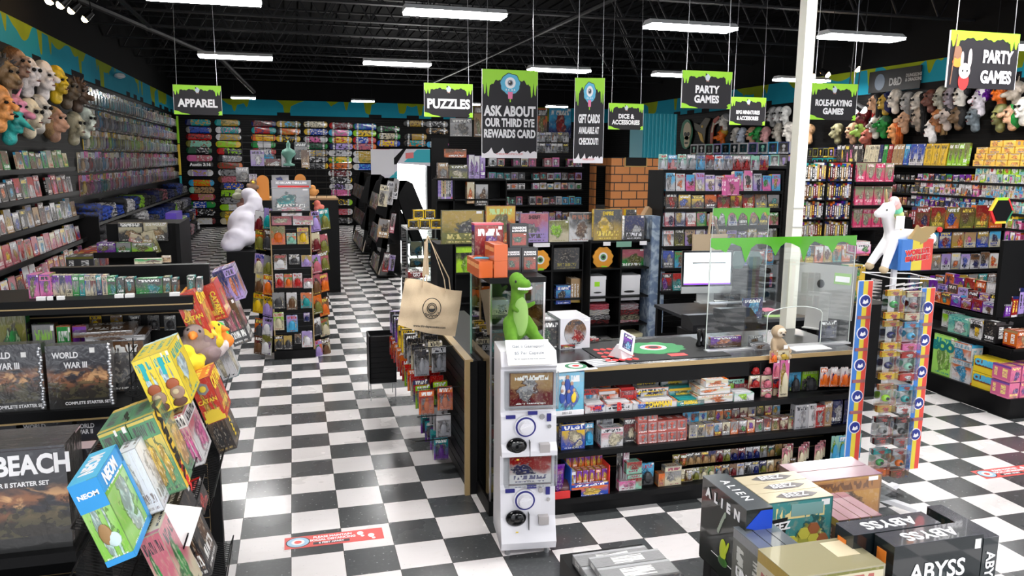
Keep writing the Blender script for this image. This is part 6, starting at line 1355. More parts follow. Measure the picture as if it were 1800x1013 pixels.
# ---------------------------------------------------------------- glass showcase with orange boxes, slatwall end
SX0, SX1, SY0, SY1, SZ = 1.205, 1.56, 4.78, 5.36, 1.60
t = thing('glass_showcase', 'tall glass showcase at end of the counter under orange boxes', 'showcase', (1.365, 5.07, 0)); hw, hd = (SX1-SX0)/2, (SY1-SY0)/2
MB().box(-hw-.01, hw+.01, -hd-.01, hd+.01, 0, .1).build('base', BLACK, t); MB().box(-hw-.01, hw+.01, -hd-.01, hd+.01, SZ-.035, SZ).build('top', BLACK, t)
MB().box(-hw, -hw+.006, -hd, hd, .1, SZ-.035).build('left_pane', GLASS, t); MB().box(-hw+.006, hw-.006, -hd, -hd+.006, .1, SZ-.035).build('front_pane', GLASS, t); MB().box(hw-.006, hw, -hd, hd, .1, SZ-.035).build('right_pane', GLASS, t)
for z in (.45, .78, 1.08, 1.33): MB().box(-hw+.008, hw-.008, -hd+.01, hd-.01, z, z+.007).build('glass_shelf', GLASS, t)
for sx in (-1, 1):
    for sy in (-1, 1): MB().box(sx*hw-.006, sx*hw+.006, sy*hd-.006, sy*hd+.006, .1, SZ-.035).build('corner_strip', CHROME if sy < 0 else EDGEG, t)
k = 0
for z, its in ((.107, [('yellow', 'cream', .12, .14), ('white', 'grey', .1, .1)]), (.457, [('charcoal', 'red', .12, .1), ('light grey', 'teal', .1, .16)]), (.787, [('maroon', 'gold', .14, .12), ('olive', 'white', .1, .1)]), (1.087, [('teal', 'brown', .12, .13), ('brown', 'grey', .09, .12)]), (1.337, [('cream', 'light grey', .12, .1), ('grey', 'white', .1, .12)])):
    for j, (a, b_, w_, h_) in enumerate(its):
        item('case' if k % 2 else 'box', (1.28+.15*j, 4.9+.1*j, z), 'y', (w_, .1, h_), C(a, b_, b_), f"{a} and {b_} collectible in the glass showcase, {nth(k)} counting up", group='collectibles in the glass showcase'); k += 1
def obox(x, y, z, w_, d, h_, label):
    t2 = thing('orange_box', label, 'box', (x, y, z), (0, 0, .06), 'orange boxes on the showcase'); MB().box(-w_/2, w_/2, 0, d, 0, h_).build('body', mat('orange_card', (.6, .1, .008), .35, coat=.4), t2)
    MB().box(-w_/2-.002, -w_/2, d*.1, d*.9, h_*.55, h_*.8).build('label_strip', mat('pale_orange', (.9, .4, .15), .4), t2); MB().box(-w_*.2, w_*.2, d*.4, d*.6, h_, h_+.002).build('handle_slot', mat('deep_orange', (.35, .06, .01), .5), t2)
OX = at(853, 470, 'y', 4.82).x
for i in range(3): obox(OX, 4.80+.112*i, SZ, .09, .11, .105, f"orange box in low row of three on showcase, {nth(i)} from front")
for i in range(2):
    for j in range(2): obox(OX+.097, 4.80+.112*i, SZ+.106*j, .09, .11, .105, f"orange box in tall right stack on showcase, {['front', 'rear'][i]} {['lower', 'upper'][j]} one")
tag(MB().prism([(0, 0), (.16, -.02), (.15, .05), (.03, .07)], 0, .004, axis='z').build('blue_leaflet', SKYB, None, (OX-.05, 4.93, SZ+.108)), 'light blue leaflet lying on the low orange boxes', 'leaflet')
def dnd(q, Y, label, z):
    B, w_, h_ = onface('y', Y, *q); t2 = thing('rule_box', label, 'box', (B.x, Y, z), (0, 0, 0), 'black dungeon boxes'); h_ += B.z-z; MB().box(-w_/2, w_/2, 0, .08, 0, h_).build('carton', mat('black_gloss_card', (.01, .008, .01), .3, coat=.5), t2)
    setc(MB().box(-w_*.36, w_*.36, -.003, 0, h_*.12, h_*.6, front=True).build('dragon_picture', FIGM, t2), ((.3, .03, .02), (.15, .05, .03), (.02, .1, .06), (.3, .05, .02))); text('DUNGEONS\n& DRAGONS', w_*.15, (0, -.003, h_*.78), FR, LTXT, t2, bold=.04, sx=.9)
    MB().box(-w_*.38, w_*.38, -.002, 0, h_*.1, h_*.62).build('picture_frame', mat('bronze_ink', (.25, .1, .05), .4), t2)
SZs = SZ
t2 = bigbox((834, 396, 885, 470), 5.12, .1, C('maroon', 'crimson', 'purple'), 'maroon box with a red top standing behind the orange boxes', z=SZ); B, w_, h_ = onface('y', 5.12, 834, 396, 885, 470); MB().box(-w_/2, w_/2, 0, .1, h_+B.z-SZ, h_+B.z-SZ+.012).build('red_lid', mat('rose_lid', (.7, .1, .14), .4), t2)
dnd((889, 436, 916, 482), 5.0, 'black rule box with red dragon picture, lower left of three', SZ); dnd((917, 436, 945, 482), 5.0, 'black rule box with red dragon picture, lower right of three', SZ); dnd((896, 394, 929, 436), 5.02, 'black rule box with red dragon picture, topmost of three', at(910, 436, 'y', 5.02).z)
# slatwall end panel with hanging packs facing the aisle
EX = 1.10
t = thing('slatwall_end', 'black and gold slatwall counter end with hanging toy packs by aisle', 'slatwall', (EX+.03, 6.2, 0))
bb = MB(); slats(bb, 'x-', EX, 5.16, 7.3, .06, .97, th=.03); sub(bb, 'slat_panel', [BLACK, WOODG], t); sub(MB().box(EX+.03, EX+.085, 5.14, 7.3, 0, .97), 'core', BLACK, t); sub(MB().box(EX-.005, EX+.03, 5.13, 5.16, 0, .97), 'gold_edge', WOODG, t); sub(MB().box(EX-.005, EX+.05, 5.13, 7.3, .97, .985), 'gold_trim', WOODG, t)
tag(MB().box(EX+.1, EX+.45, 5.45, 7.3, .0, .9).build('counter_cabinet', BLACK), 'black cabinet behind the hanging toy packs at the counter end', 'cabinet')
GR_ = [(.78, 5.55, 7.1, 9, 'yellow', 'black', 'top', .2), (.55, 5.35, 7.15, 13, 'red', 'orange', 'second', .18), (.33, 5.4, 7.2, 13, 'light grey', 'white', 'third', .18), (.12, 5.5, 6.1, 4, 'purple', 'teal', 'bottom', .17)]
for (z, y0, y1, n, a, b_, nm, h_) in GR_:
    for i in range(n):
        y = y0+(y1-y0)*i/(n-1); aa, bb2 = (a, b_) if nm != 'second' or i > 5 else (['orange', 'lime', 'navy', 'cream'][i % 4], 'red')
        if nm == 'top': aa = ['light grey', 'cream', 'light grey', 'charcoal', 'yellow', 'yellow', 'purple', 'navy', 'lilac'][i]; bb2 = 'black'
        for j in range(2 if nm in ('top', 'second') else 1):
            item('card' if nm != 'top' or i < 3 else 'box', (EX-.1-.13*j, y, z-.02*j), 'y', (.11, .05, h_), C(aa, bb2, 'grey'), f"{aa} and {bb2} hanging pack, {nm} row of slatwall end, {nth(i)} from front, {['inner', 'outer'][j]}", group='packs hanging on the slatwall end', yaw=rnd.uniform(-.12, .12))
    sub(MB().box(EX-.3, EX, y0, y0+.006, z+h_+.0, z+h_+.006), 'steel_prong', BLACKM, t)
# shopping baskets stacked
t0 = None
for i in range(9):
    o = MB(); W, D, H = .13, .14, .05
    for (x0, x1, y0, y1) in ((-W, W, -D, -D+.012), (-W, W, D-.012, D), (-W, -W+.012, -D, D), (W-.012, W, -D, D)): o.box(x0, x1, y0, y1, 0, H)
    o.box(-W+.012, W-.012, -D+.012, D-.012, 0, .006)
    p = at(672, 690, 'y', 7.6); tag(o.build('shopping_basket', BLACKM, None, (p.x, 7.62, .18+.052*i)), f"black shopping basket in the stack by the aisle, {nth(i)} from bottom", 'basket', 'stacked shopping baskets')
t = thing('basket_stand', 'thin wire stand below the stack of black shopping baskets', 'stand', (at(672, 690, 'y', 7.6).x, 7.62, 0))
for sx in (-.12, .12):
    for sy in (-.12, .12): MB().cyl((sx, sy, 0), (sx, sy, .18), .005, n=6).build('leg', GREY, t)
MB().box(-.13, .13, -.13, .13, .17, .178).build('wire_shelf', GREY, t)
# tote bag hanging on the slatwall end
def tote():
    TB = (lambda T: (T.set(T.b.inputs['Base Color'], T.mix(T.noise(T.coord(), 160, 2), (.62, .47, .3), (.72, .57, .39))), T.b.inputs['Roughness'].default_value.__class__, T.m)[2])(NT('natural_canvas')); MATS['natural_canvas'].node_tree.nodes['Principled BSDF'].inputs['Roughness'].default_value = .9
    Y = 5.35; p = lambda x, y: (lambda q: (q.x, q.z))(at(x, y, 'y', Y)); cen = at(757, 590, 'y', Y)
    t = thing('tote_bag', 'natural canvas tote bag with eyeball print hanging over the counter end', 'bag', (cen.x, Y, cen.z)); rel = lambda q: (q[0]-cen.x, q[1]-cen.z)
    TL, TR, BR, BL = rel(p(712, 489)), rel(p(813, 512)), rel(p(800, 592)), rel(p(699, 571)); N = 14; b = MB()
    for s in (-1, 1):
        for j in range(N+1):
            for i in range(N+1):
                u, v = i/N, j/N
                x = (BL[0]*(1-u)+BR[0]*u)*(1-v)+(TL[0]*(1-u)+TR[0]*u)*v; z = (BL[1]*(1-u)+BR[1]*u)*(1-v)+(TL[1]*(1-u)+TR[1]*u)*v
                bul = .035*math.sin(PI*u)**.6*(math.sin(PI*min(1, v*.9+.1))**.7); wr_ = .006*math.sin(9*u+5*v)+.005*math.sin(14*v-6*u)+.004*math.sin(23*u+11*v)
                b.v.append((x, s*bul+wr_, z-.012*math.sin(PI*u)*(1-v)+.01*math.sin(PI*u*2)*v))
    K = (N+1)**2
    for j in range(N):
        for i in range(N):
            a = j*(N+1)+i; b.face((a, a+1, a+N+2, a+N+1)); b.face((K+a, K+a+N+1, K+a+N+2, K+a+1))
    b.build('body', TB, t, smooth=True)
    for (xa_, xb_, yy) in ((741, 772, -.03), (750, 783, .03)):
        A_, B_, T_ = rel(p(xa_, 497)), rel(p(xb_+10, 505)), rel(p(752, 415)); h = MB()
        pts = [Vector((A_[0], yy, A_[1]-.03)), Vector((A_[0]+.01, yy, A_[1]+.05)), Vector((T_[0]-.012, yy*.4, T_[1]-.04)), Vector((T_[0], yy*.3, T_[1])), Vector((T_[0]+.02, yy*.4, T_[1]-.04)), Vector((B_[0]-.01, yy, B_[1]+.06)), Vector((B_[0], yy, B_[1]-.03))]
        for q0, q1 in zip(pts, pts[1:]): h.bar(q0, q1, .026, .003)
        h.build('handle', TB, t)
    e = MB(); ex, ez = rel(p(757, 540)); R_ = .072
    ring = lambda r, k, wob=0, sx=.88: [(ex+sx*r*math.cos(2*PI*i/k)*(1+wob*math.sin(i*2)), ez+r*math.sin(2*PI*i/k)) for i in range(k)]
    def outline(pts, w=.0028):
        P3 = [(q[0], -.052, q[1]) for q in pts]; e.tube(P3+[P3[0]], w, 5)
    outline(ring(R_, 30)); outline(ring(R_*.52, 24)); outline(ring(R_*.36, 20)); 
    e.prism([(ex+.024*math.cos(a), ez+.024*math.sin(a)) for a in [PI+PI*i/10 for i in range(11)]]+[(ex+.012, ez-.004), (ex-.012, ez-.004)], -.054, -.05)
    for sx in (-1, 1): e.prism([(ex+sx*.045-.007, ez-.032), (ex+sx*.045+.007, ez-.03), (ex+sx*.045, ez-.04)], -.054, -.05)
    outline([(ex-.045+.0095*i, ez-.05-.014*(i % 2)+.0025*abs(i-5)) for i in range(10)], .002)
    e.build('eyeball_print', BTXT, t); tx, tz = rel(p(753, 572)); text('www.thirdeyecomics.com', .0215, (tx, -.052, tz), (PI/2, .12, 0), BTXT, t, bold=.03)
tote()
# ---------------------------------------------------------------- capsule toy machine
def gacha():
    t = thing('capsule_machine', 'white double capsule toy vending machine in front of showcase', 'vending machine', (1.30, 4.36, 0), (0, 0, -.12)); W, D, H = .165, .17, 1.3
    GW = mat('machine_white', (.8, .79, .84), .3, coat=.3)
    prof = [(-.17, .05), (.2, .05), (.2, 1.24), (-.08, 1.24), (-.12, 1.16), (-.10, 1.14), (-.10, .88), (-.12, .86), (-.135, .70), (-.17, .66), (-.17, .63), (-.10, .62), (-.10, .43), (-.12, .41), (-.135, .24), (-.19, .10)]
    b = MB(); b.prism([(y, z) for y, z in prof], -W, W, axis='x'); b.build('cabinet', GW, t)
    for k, zb in enumerate((.64, .19)):
        tp = MB(); tp.box(-W+.02, W+.004, -.16, -.1, zb+.27 if k == 0 else zb+.245, zb+.49 if k == 0 else zb+.43); tp.build('clear_globe', PLEXI, t)
        z0 = zb+.28 if k == 0 else zb+.25; h_ = .2 if k == 0 else .17
        setc(MB().box(-W+.05, W-.02, -.115, -.105, z0, z0+h_, front=True).build('picture_card', FIGM, t), C('maroon', 'tan', 'light grey') if k == 0 else C('white', 'crimson', 'navy', t=(.1, .1, .2)))
        ft = -.14; zc = zb+.16 if k == 0 else zb+.155
        b = MB(); ring = lambda r, n=28: [(r*math.cos(2*PI*i/n)-.02, zc+r*math.sin(2*PI*i/n)) for i in range(n)]
        b.prism(ring(.068), ft, ft+.02, 0); b.prism(ring(.06), ft-.003, ft, 1); b.prism(ring(.05), ft-.006, ft-.003, 0); b.build('dial_ring', [GW, mat('dial_navy', (.02, .02, .2), .4)], t)
        d = MB(); d.cyl((-.02, ft-.006, zc), (-.02, ft-.03, zc), .042, .036, 20); d.bar((-.055, ft-.032, zc-.01), (.015, ft-.032, zc+.012), .016, .02); d.build('turn_knob', GW, t)
        for (x, dz) in ((-.11, .065), (.02, .085)): MB().box(x-.028, x+.028, ft-.002, ft+.01, zc+dz-.012, zc+dz+.008).build('blue_label', MATS['dial_navy'], t)
        MB().box(.105, .13, ft-.002, ft+.01, zc+.03, zc+.075).build('blue_label', MATS['dial_navy'], t); c_ = MB().cyl((.12, ft-.004, zc), (.12, ft+.01, zc), .012, n=12).build('coin_button', CHROME, t); MB().cyl((.075, ft-.003, zc+.06), (.075, ft+.01, zc+.06), .017, n=14).build('coin_slot', CHROME, t)
        zs = zb+.03; MB().ell((-.075, -.15, zs+.02), (.062, .03, .05), 18, 12).build('capsule_chute', mat('black_gloss', (.005, .005, .006), .12), t, smooth=True)
        MB().box(.06, .12, -.175, -.13, zs-.02, zs+.03).build('coin_return', mat('grey_cup', (.45, .42, .42), .4), t)
        MB().box(.0, .003, -.172, -.12, zs-.05, zs+.05).build('panel_seam', DARK, t)
        MB().box(-.08, -.065, -.186, -.184, zs-.055, zs-.048).build('yellow_mark', YTXT, t)
    s = MB().prism([(-.19, 1.185), (-.06, 1.30), (-.058, 1.304), (-.194, 1.19)], -.135, .12, axis='x').build('sign_holder', WHITEP, t)
    M = Euler((math.atan2(.115, .13)-0.0, 0, 0)); tilt = math.atan2(.115, .13)
    for s_, sz, f in (("Get a Gashapon!", .028, .72), ("$5 Per Capsule", .028, .45), ("Pay for tokens at the front counter", .013, .22)):
        text(s_, sz, (-.005, -.19+.13*f-.003, 1.188+.115*f+.004), (tilt, 0, 0), mat('grey_text', (.25, .27, .3), .5), t, bold=.02)
    for sx in (-1, 1):
        for y in (-.12, .15): MB().cyl((sx*.12, y, 0), (sx*.12, y, .05), .016, n=8).build('foot', GREY, t)
gacha()
# green dinosaur plush on top of the machine
def dino():
    t = thing('dinosaur_plush', 'green dinosaur plush with pale belly standing on capsule machine', 'toy', (1.285, 4.5, 1.235), (0, 0, .25)); t.scale = (.78, .85, .98)
    G = (lambda T: (T.set(T.b.inputs['Base Color'], T.mix(T.noise(T.coord(), 30, 4), (.07, .2, .012), (.14, .33, .02))), T.m)[1])(NT('green_plush')); G.node_tree.nodes['Principled BSDF'].inputs['Roughness'].default_value = .9
    G2 = mat('pale_green_plush', (.3, .5, .14), .9)
    blob('body', [('c', (0, .02, .1), (0, 0, .25), .085, .062), ('c', (0, 0, .25), (-.01, -.01, .34), .058, .05), ('e', (-.01, -.03, .385), (.062, .085, .05)), ('e', (0, -.075, .385), (.058, .06, .034)), ('e', (0, -.06, .345), (.045, .06, .022)), ('e', (-.01, .0, .40), (.06, .06, .05)),
       ('c', (-.07, .0, .13), (-.095, -.06, .06), .055, .05), ('c', (-.095, -.06, .06), (-.1, -.12, .03), .04, .034), ('c', (.07, 0, .13), (.1, -.05, .08), .055, .05), ('c', (.1, -.05, .07), (.125, -.12, .03), .04, .034),
       ('c', (-.06, -.03, .235), (-.055, -.085, .225), .018, .014), ('c', (.06, -.03, .235), (.1, -.07, .26), .018, .014), ('c', (0, .08, .1), (0, .16, .06), .06, .03)], [G], .008, parent=t)
    MB().ell((0, -.045, .18), (.062, .045, .125), 16, 12).build('belly', G2, t, smooth=True)
    b = MB()
    for i in range(-5, 6): a = i*.22; b.ell((.057*math.sin(a)*1.05, -.078-.058*math.cos(a)*1.0+.004, .362), (.012, .008, .008), 8, 6)
    b.build('teeth', WHITE, t, smooth=True)
    for s in (-1, 1): MB().ell((-.005+s*.055, -.065, .402), (.008, .01, .01), 8, 6).build('eye', BTXT, t, smooth=True)
    for s, fx in ((-1, -.1), (1, .125)):
        for k in range(3): MB().ell((fx-.02+.02*k, -.152, .022), (.011, .014, .012), 8, 6).build('claw', WHITE, t, smooth=True)
dino()
# ---------------------------------------------------------------- staff desk behind the counter
t = thing('staff_desk', 'long black staff desk with papers behind the checkout counter', 'desk', (4.3, 6.9, 0)); DZ = .88
MB().box(-.75, .6, -.55, .4, DZ-.03, DZ).build('desk_top', mat('desk_charcoal', (.03, .032, .036), .3), t); MB().box(-.75, .2, -.5, -.45, DZ-.16, DZ-.03).build('drawer', BLACK, t); MB().box(-.4, -.36, -.515, -.5, DZ-.1, DZ-.08).build('knob', CHROME, t)
for (x, y) in ((-.72, -.5), (.55, -.5), (-.72, .35), (.55, .35)): MB().box(x-.025, x+.025, y-.025, y+.025, 0, DZ-.03).build('leg', BLACK, t)
t = thing('side_cabinet', 'black cabinet with white document folders under the staff desk', 'cabinet', (3.9, 6.75, 0)); MB().box(-.25, .15, 0, .3, 0, .6).build('body', BLACK, t)
for i in range(4): item('spine', (3.75+.06*i, 6.72, .6), 'y', (.055, .2, .2), C('white', 'cream', 'white'), f"white document folder under the staff desk, {nth(i)} from left", group='white folders under the desk')
def imac(loc, rot, label, on):
    t = thing('desktop_computer', label, 'computer', loc, rot); SIL = mat('brushed_aluminium', (.55, .55, .54), .35, .6); W, H = .53, .36
    MB().box(-W/2, W/2, 0, .015, .1, .1+H+.07).build('case', SIL, t); MB().box(-W/2+.0, W/2, -.004, 0, .17, .1+H+.07).build('bezel', mat('black_gloss', (.005, .005, .006), .12), t)
    if on:
        MB().box(-W/2+.02, W/2-.02, -.006, -.004, .19, .1+H+.05).build('screen', mat('lit_screen', (.86, .93, .96), .3, emit=1.0), t); MB().box(-W/2+.02, W/2-.02, -.0075, -.006, .19, .205).build('dock_bar', mat('lit_purple', (.25, .06, .8), .3, emit=.8), t); MB().box(-W*.3, W*.36, -.0075, -.006, .40, .412).build('search_bar', DARK, t)
    MB().prism([(-.06, 0), (.1, 0), (.1, .008), (.05, .012), (.03, .3), (.016, .3), (.03, .012), (-.06, .008)], -.09, .09, axis='x').build('stand', SIL, t)
    if not on:
        MB().ell((0, .017, .37), (.03, .003, .034), 14, 10).build('fruit_logo', BTXT, t, smooth=True); MB().box(-.23, -.1, .016, .018, .38, .47).build('sticker', mat('green_sticker', (.25, .5, .1), .4), t); MB().box(-.22, -.11, .018, .02, .4, .445).build('sticker_text', LTXT, t)
    return t
imac((at(1243, 500, 'y', 7.0).x, 7.0, DZ+.05), (-.05, 0, -.12), 'large desktop computer with lit white screen on staff desk', True)
imac((at(1432, 590, 'y', 5.42).x, 5.4, CZ+.0), (.1, 0, PI-.95), 'silver back of a desktop computer on the counter behind the column', False)
def stuff_on_desk():
    for i, (q, Y, s, nm, col) in enumerate([((1218, 560, 1262, 583), 6.02, .2, 'dark printer', 'charcoal'), ((1276, 548, 1330, 568), 5.95, .2, 'black receipt printer', 'black')]):
        B, w_, h_ = onface('y', Y, *q); t = thing('receipt_printer', nm+' standing behind the counter', 'printer', (B.x, Y, B.z)); MB().prism([(0, 0), (.22, 0), (.22, h_), (.1, h_*1.1), (0, h_*.5)], -w_/2, w_/2, axis='x').build('body', mat('printer_black', (.012, .012, .014), .35), t); MB().box(-w_*.35, w_*.35, -.004, .0, h_*.1, h_*.3).build('paper_slot', DARK, t)
        tag(MB().box(-w_/2-.02, w_/2+.02, 0, .26, 0, B.z-.002).build('cabinet_body', BLACK, None, (B.x, Y-.01, 0)), f"black low cabinet supporting the {nm}", 'cabinet')
    for i, (q, w_, d, m_, lb) in enumerate([((1215, 510), .25, .18, WHITEP, 'white paper sheet'), ((1300, 527), .22, .16, WHITEP, 'white paper sheet with forms'), ((1345, 545), .22, .14, mat('pink_paper', (.8, .25, .35), .6), 'pink and white leaflet'), ((1360, 556), .2, .1, mat('green_paper', (.3, .5, .15), .6), 'green leaflet'), ((1275, 522), .12, .1, WHITE, 'white computer mouse'), ((1238, 518), .2, .12, WHITEP, 'white envelope')]):
        p = at(*q, 'z', DZ); o = MB().box(-w_/2, w_/2, -d/2, d/2, 0, .004 if 'mouse' not in lb else .025).build('mouse' if 'mouse' in lb else 'paper_sheet', m_, None, (p.x, min(p.y, 7.25), DZ), (0, 0, rnd.uniform(-.4, .4))); tag(o, f"{lb} lying on the staff desk, {nth(i)} in its scatter", 'paper' if 'mouse' not in lb else 'mouse')
    t = thing('tablet', 'black tilted tablet screen beside the lit computer', 'tablet', (at(1300, 505, 'y', 6.75).x, 6.75, DZ), (-.5, .25, -.5)); MB().box(-.12, .12, 0, .012, 0, .24).build('case', BLACKM, t); MB().box(-.11, .11, -.002, 0, .01, .23).build('screen', mat('black_gloss', (.005, .005, .006), .12), t)
    t = thing('desk_phone', 'black desk phone with curled cord on the staff desk', 'phone', (at(1325, 528, 'y', 6.5).x, 6.5, DZ), (0, 0, -.4)); MB().prism([(0, 0), (.2, 0), (.2, .07), (0, .03)], -.1, .1, axis='x').build('body', BLACKM, t); MB().tube([(-.08, .02, .07), (-.07, .1, .1), (-.08, .19, .09)], .018, 8).build('handset', BLACKM, t)
    MB().tube([(.1+.02*math.sin(k), .05+.01*k, .02+.03*math.cos(k*1.1)) for k in range(16)], .004, 5).build('cord', BLACKM, t)
    bigbox((1305, 524, 1340, 545), 6.4, .02, C('navy', 'navy', 'sky blue'), 'dark blue framed card standing on the staff desk', z=DZ)
    for i, (q, c_) in enumerate((((1284, 440, 1311, 475), 'teal'), ((1312, 440, 1340, 475), 'teal'))):
        B, w_, h_ = onface('y', 7.6, *q); tag(MB().prism([(w_/2*math.cos(2*PI*k/6), h_/2+h_/2*math.sin(2*PI*k/6)) for k in range(6)], 0, .03).build('hexagon_tin', mat('dark_teal_tin', (.05, .11, .1), .35), None, B), f"dark teal hexagonal tin, {nth(i)} from left behind the lit computer", 'tin', 'hexagonal tins')
    tag(MB().box(-.2, .25, .0, .2, 0, at(1315, 475, 'y', 7.6).z).build('shelf_stand', BLACK, None, (at(1315, 480, 'y', 7.6).x, 7.56, 0)), 'black stand carrying the hexagonal tins behind the desk', 'stand')
    setc(tag(link(UNIT['card'], 'card_holder', None, (at(1457, 610, 'y', 5.05).x, 5.05, CZ), (0, 0, 0), (.16, .03, .14)), 'dark blue card holder at right end of counter', 'holder'), C('navy', 'charcoal', 'navy'))
stuff_on_desk()
# second tote bag behind the shields
q = onface('y', GY_-.06, 1218, 412, 1278, 440); t = thing('canvas_bag', 'plain cream canvas bag hanging behind the lit computer', 'bag', q[0]); b = MB(); b.box(-q[1]/2, q[1]/2, 0, .03, -.1, q[2]); b.build('body', MATS['natural_canvas'], t); h = MB()
for yy in (0, .03): h.bar((-.02, yy, q[2]), (0, yy, q[2]+.28), .03, .004); h.bar((.12, yy, q[2]), (.02, yy, q[2]+.28), .03, .004)
h.build('handle', MATS['natural_canvas'], t)
# ---------------------------------------------------------------- right wall goods
RWX = XR-.34
t = thing('goods_shelving', 'black shelving on right wall slats holding boxes, sleeves and dice', 'shelving', (XR-.05, 12.5, 0))
RS = [(2.30, 8.6, 16.2, 'top'), (2.03, 8.6, 13.4, 'second'), (1.79, 8.6, 13.8, 'third'), (1.56, 8.6, 13.8, 'fourth'), (1.32, 8.6, 13.8, 'fifth'), (1.08, 8.6, 13.0, 'sixth')]
for z, y0, y1, nm in RS: add_shelf(t, 'x-', RWX, y0, y1, z, .3, lip=.0)
YEL = ((.85, .5, .06), (.85, .55, .1), (.8, .3, .06), (.1, .15, .4))
cnt = [0]
def wallrow(kind, x0, x1, ypx, z, n, h, d, pal=None, cols=None, noun=None, place='', group=None, **k):
    A, B = at(x0, ypx, 'x', RWX), at(x1, ypx, 'x', RWX); A.x = B.x = RWX
    row(kind, 'x-', (RWX, A.y, z), (RWX, B.y, z), n, h, d, place, group, pal=pal, cols=cols, noun=noun, end='left', **k)
for k in range(4):
    n = [5, 5, 4, 2][k]; x0 = [1710, 1712, 1714, 1737][k]; x1 = [1816, 1816, 1806, 1784][k]
    wallrow('box', x0, x1, 280, 2.30+.105*k, n, .1, .2, cols=[(('yellow', 'orange'), YEL)], noun='snack-yellow card box', place=f"in {ORD[k]} layer above right wall top shelf", group='yellow card boxes', hj=0, name='card_box')
wallrow('box', 1470, 1515, 280, 2.30, 6, .4, .03, pal=['black', 'charcoal'], noun='black comic board pack', place='on right wall top shelf', group='comic boards', hj=0, name='comic_board_pack')
for (x0, x1, c_, n, nm) in ((1517, 1542, 'cream', 3, 'cream'), (1543, 1549, 'navy', 1, 'navy'), (1550, 1557, 'green', 1, 'green'), (1558, 1566, 'crimson', 1, 'crimson'), (1567, 1586, 'tan', 3, 'tan'), (1587, 1596, 'blue', 1, 'blue'), (1597, 1622, 'white', 2, 'white'), (1623, 1662, 'yellow', 3, 'yellow'), (1664, 1700, 'lime', 4, 'lime')):
    p = at((x0+x1)/2, 280, 'x', RWX); L = at(x0, 280, 'x', RWX).y-at(x1, 280, 'x', RWX).y
    for i in range(n):
        y = p.y+L/2-L*(i+.5)/n; c2 = {'white': 'blue', 'lime': 'olive', 'blue': 'sky blue'}.get(c_, c_)
        item('box', (RWX, y, 2.30), 'x-', (L/n*.95, .05, .39), C(c_, c2, c2), f"{nm} comic backing board pack, {nth(i)} from left on right wall top shelf", group='comic boards', name='comic_board_pack', tilt=-.1)
SMALL = [(2.03, 1612, 1708, 314, 9, .13, ['dark green', 'black', 'navy', 'white', 'crimson', 'green', 'purple'], 'deck box'), (2.03, 1712, 1816, 320, 10, .15, ['cream', 'white', 'lime', 'light grey', 'mint'], 'card sleeve pack'),
 (1.79, 1606, 1720, 338, 12, .14, ['orange', 'charcoal', 'white', 'black', 'grey', 'pink', 'white'], 'deck box'), (1.79, 1724, 1816, 346, 11, .14, ['white', 'sky blue', 'light grey', 'cream'], 'card sleeve pack'),
 (1.56, 1600, 1716, 360, 13, .14, ['white', 'navy', 'purple', 'charcoal', 'black', 'sky blue'], 'deck box'), (1.56, 1718, 1816, 370, 10, .14, ['sky blue', 'white', 'light grey', 'mint'], 'card sleeve pack'),
 (1.32, 1620, 1716, 380, 10, .14, ['rose', 'red', 'white', 'pink', 'navy'], 'deck box'), (1.32, 1718, 1790, 388, 8, .16, ['yellow', 'lime', 'cream', 'olive', 'white'], 'card sleeve pack'), (1.08, 1730, 1795, 408, 7, .2, ['pink', 'purple', 'white', 'rose', 'grey'], 'card sleeve pack')]
for k, (z, x0, x1, yp, n, h, pal, noun) in enumerate(SMALL):
    for lay in range(2 if h < .16 and z < 2 or 'sleeve' in noun else 1):
        wallrow('box', x0, x1, yp, z+lay*h*.93, n-lay*2, h, .12, pal=pal, noun=noun, place=f"in {['lower', 'upper'][lay]} layer of {['second','second','third','third','fourth','fourth','fifth','fifth','sixth'][k]} right wall shelf", group='small boxes on the right wall', hj=.1, name=noun.replace(' ', '_'), fill=.85)
wallrow('plaincard', 1557, 1608, 300, 2.0, 6, .12, .03, pal=['black', 'grey', 'charcoal'], noun='dice pack', place='hanging on upper right wall slats', group='hanging dice packs', fill=.7)
for k in range(3): wallrow('plaincard', 1565, 1606+4*k, 330+22*k, 1.78-.24*k, 5, .17, .05, pal=['brown', 'rose', 'charcoal', 'tan', 'grey', 'black'], noun='dice bag pack', place=f"in hook row {ORD[k]} left of wall shelves", group='hanging dice packs', fill=.75)
# farther part of right wall: clear boxed figures and guard panels
t = thing('figure_shelf', 'long black shelf of windowed figure boxes on the far right wall', 'shelf', (XR-.3, 18, 0)); 
zf = at(1300, 292, 'x', RWX).z; add_shelf(t, 'x-', RWX, 15.4, 22.3, zf, .3, lip=.02)
for lay in range(2):
    A, B = at(1212, 290, 'x', RWX), at(1385, 290, 'x', RWX); row('case', 'x-', (RWX, A.y, zf+.3*lay), (RWX, B.y, zf+.3*lay), 13-lay*2, .29, .2, f"in {['lower', 'upper'][lay]} layer on the far right wall shelf", 'windowed figure boxes on the right wall', pal=['white', 'light grey', 'navy', 'charcoal', 'mint', 'lilac', 'sky blue'], end='left', hj=.03)
for lay in range(2):
    A, B = at(1420, 262, 'x', RWX), at(1466, 262, 'x', RWX); row('case', 'x-', (RWX, A.y, zf+.0+.22*lay), (RWX, B.y, zf+.22*lay), 5, .21, .15, f"in {['lower', 'upper'][lay]} layer right of the column", 'figure boxes right of the column', pal=['gold', 'charcoal', 'olive', 'lilac', 'teal'], end='left')
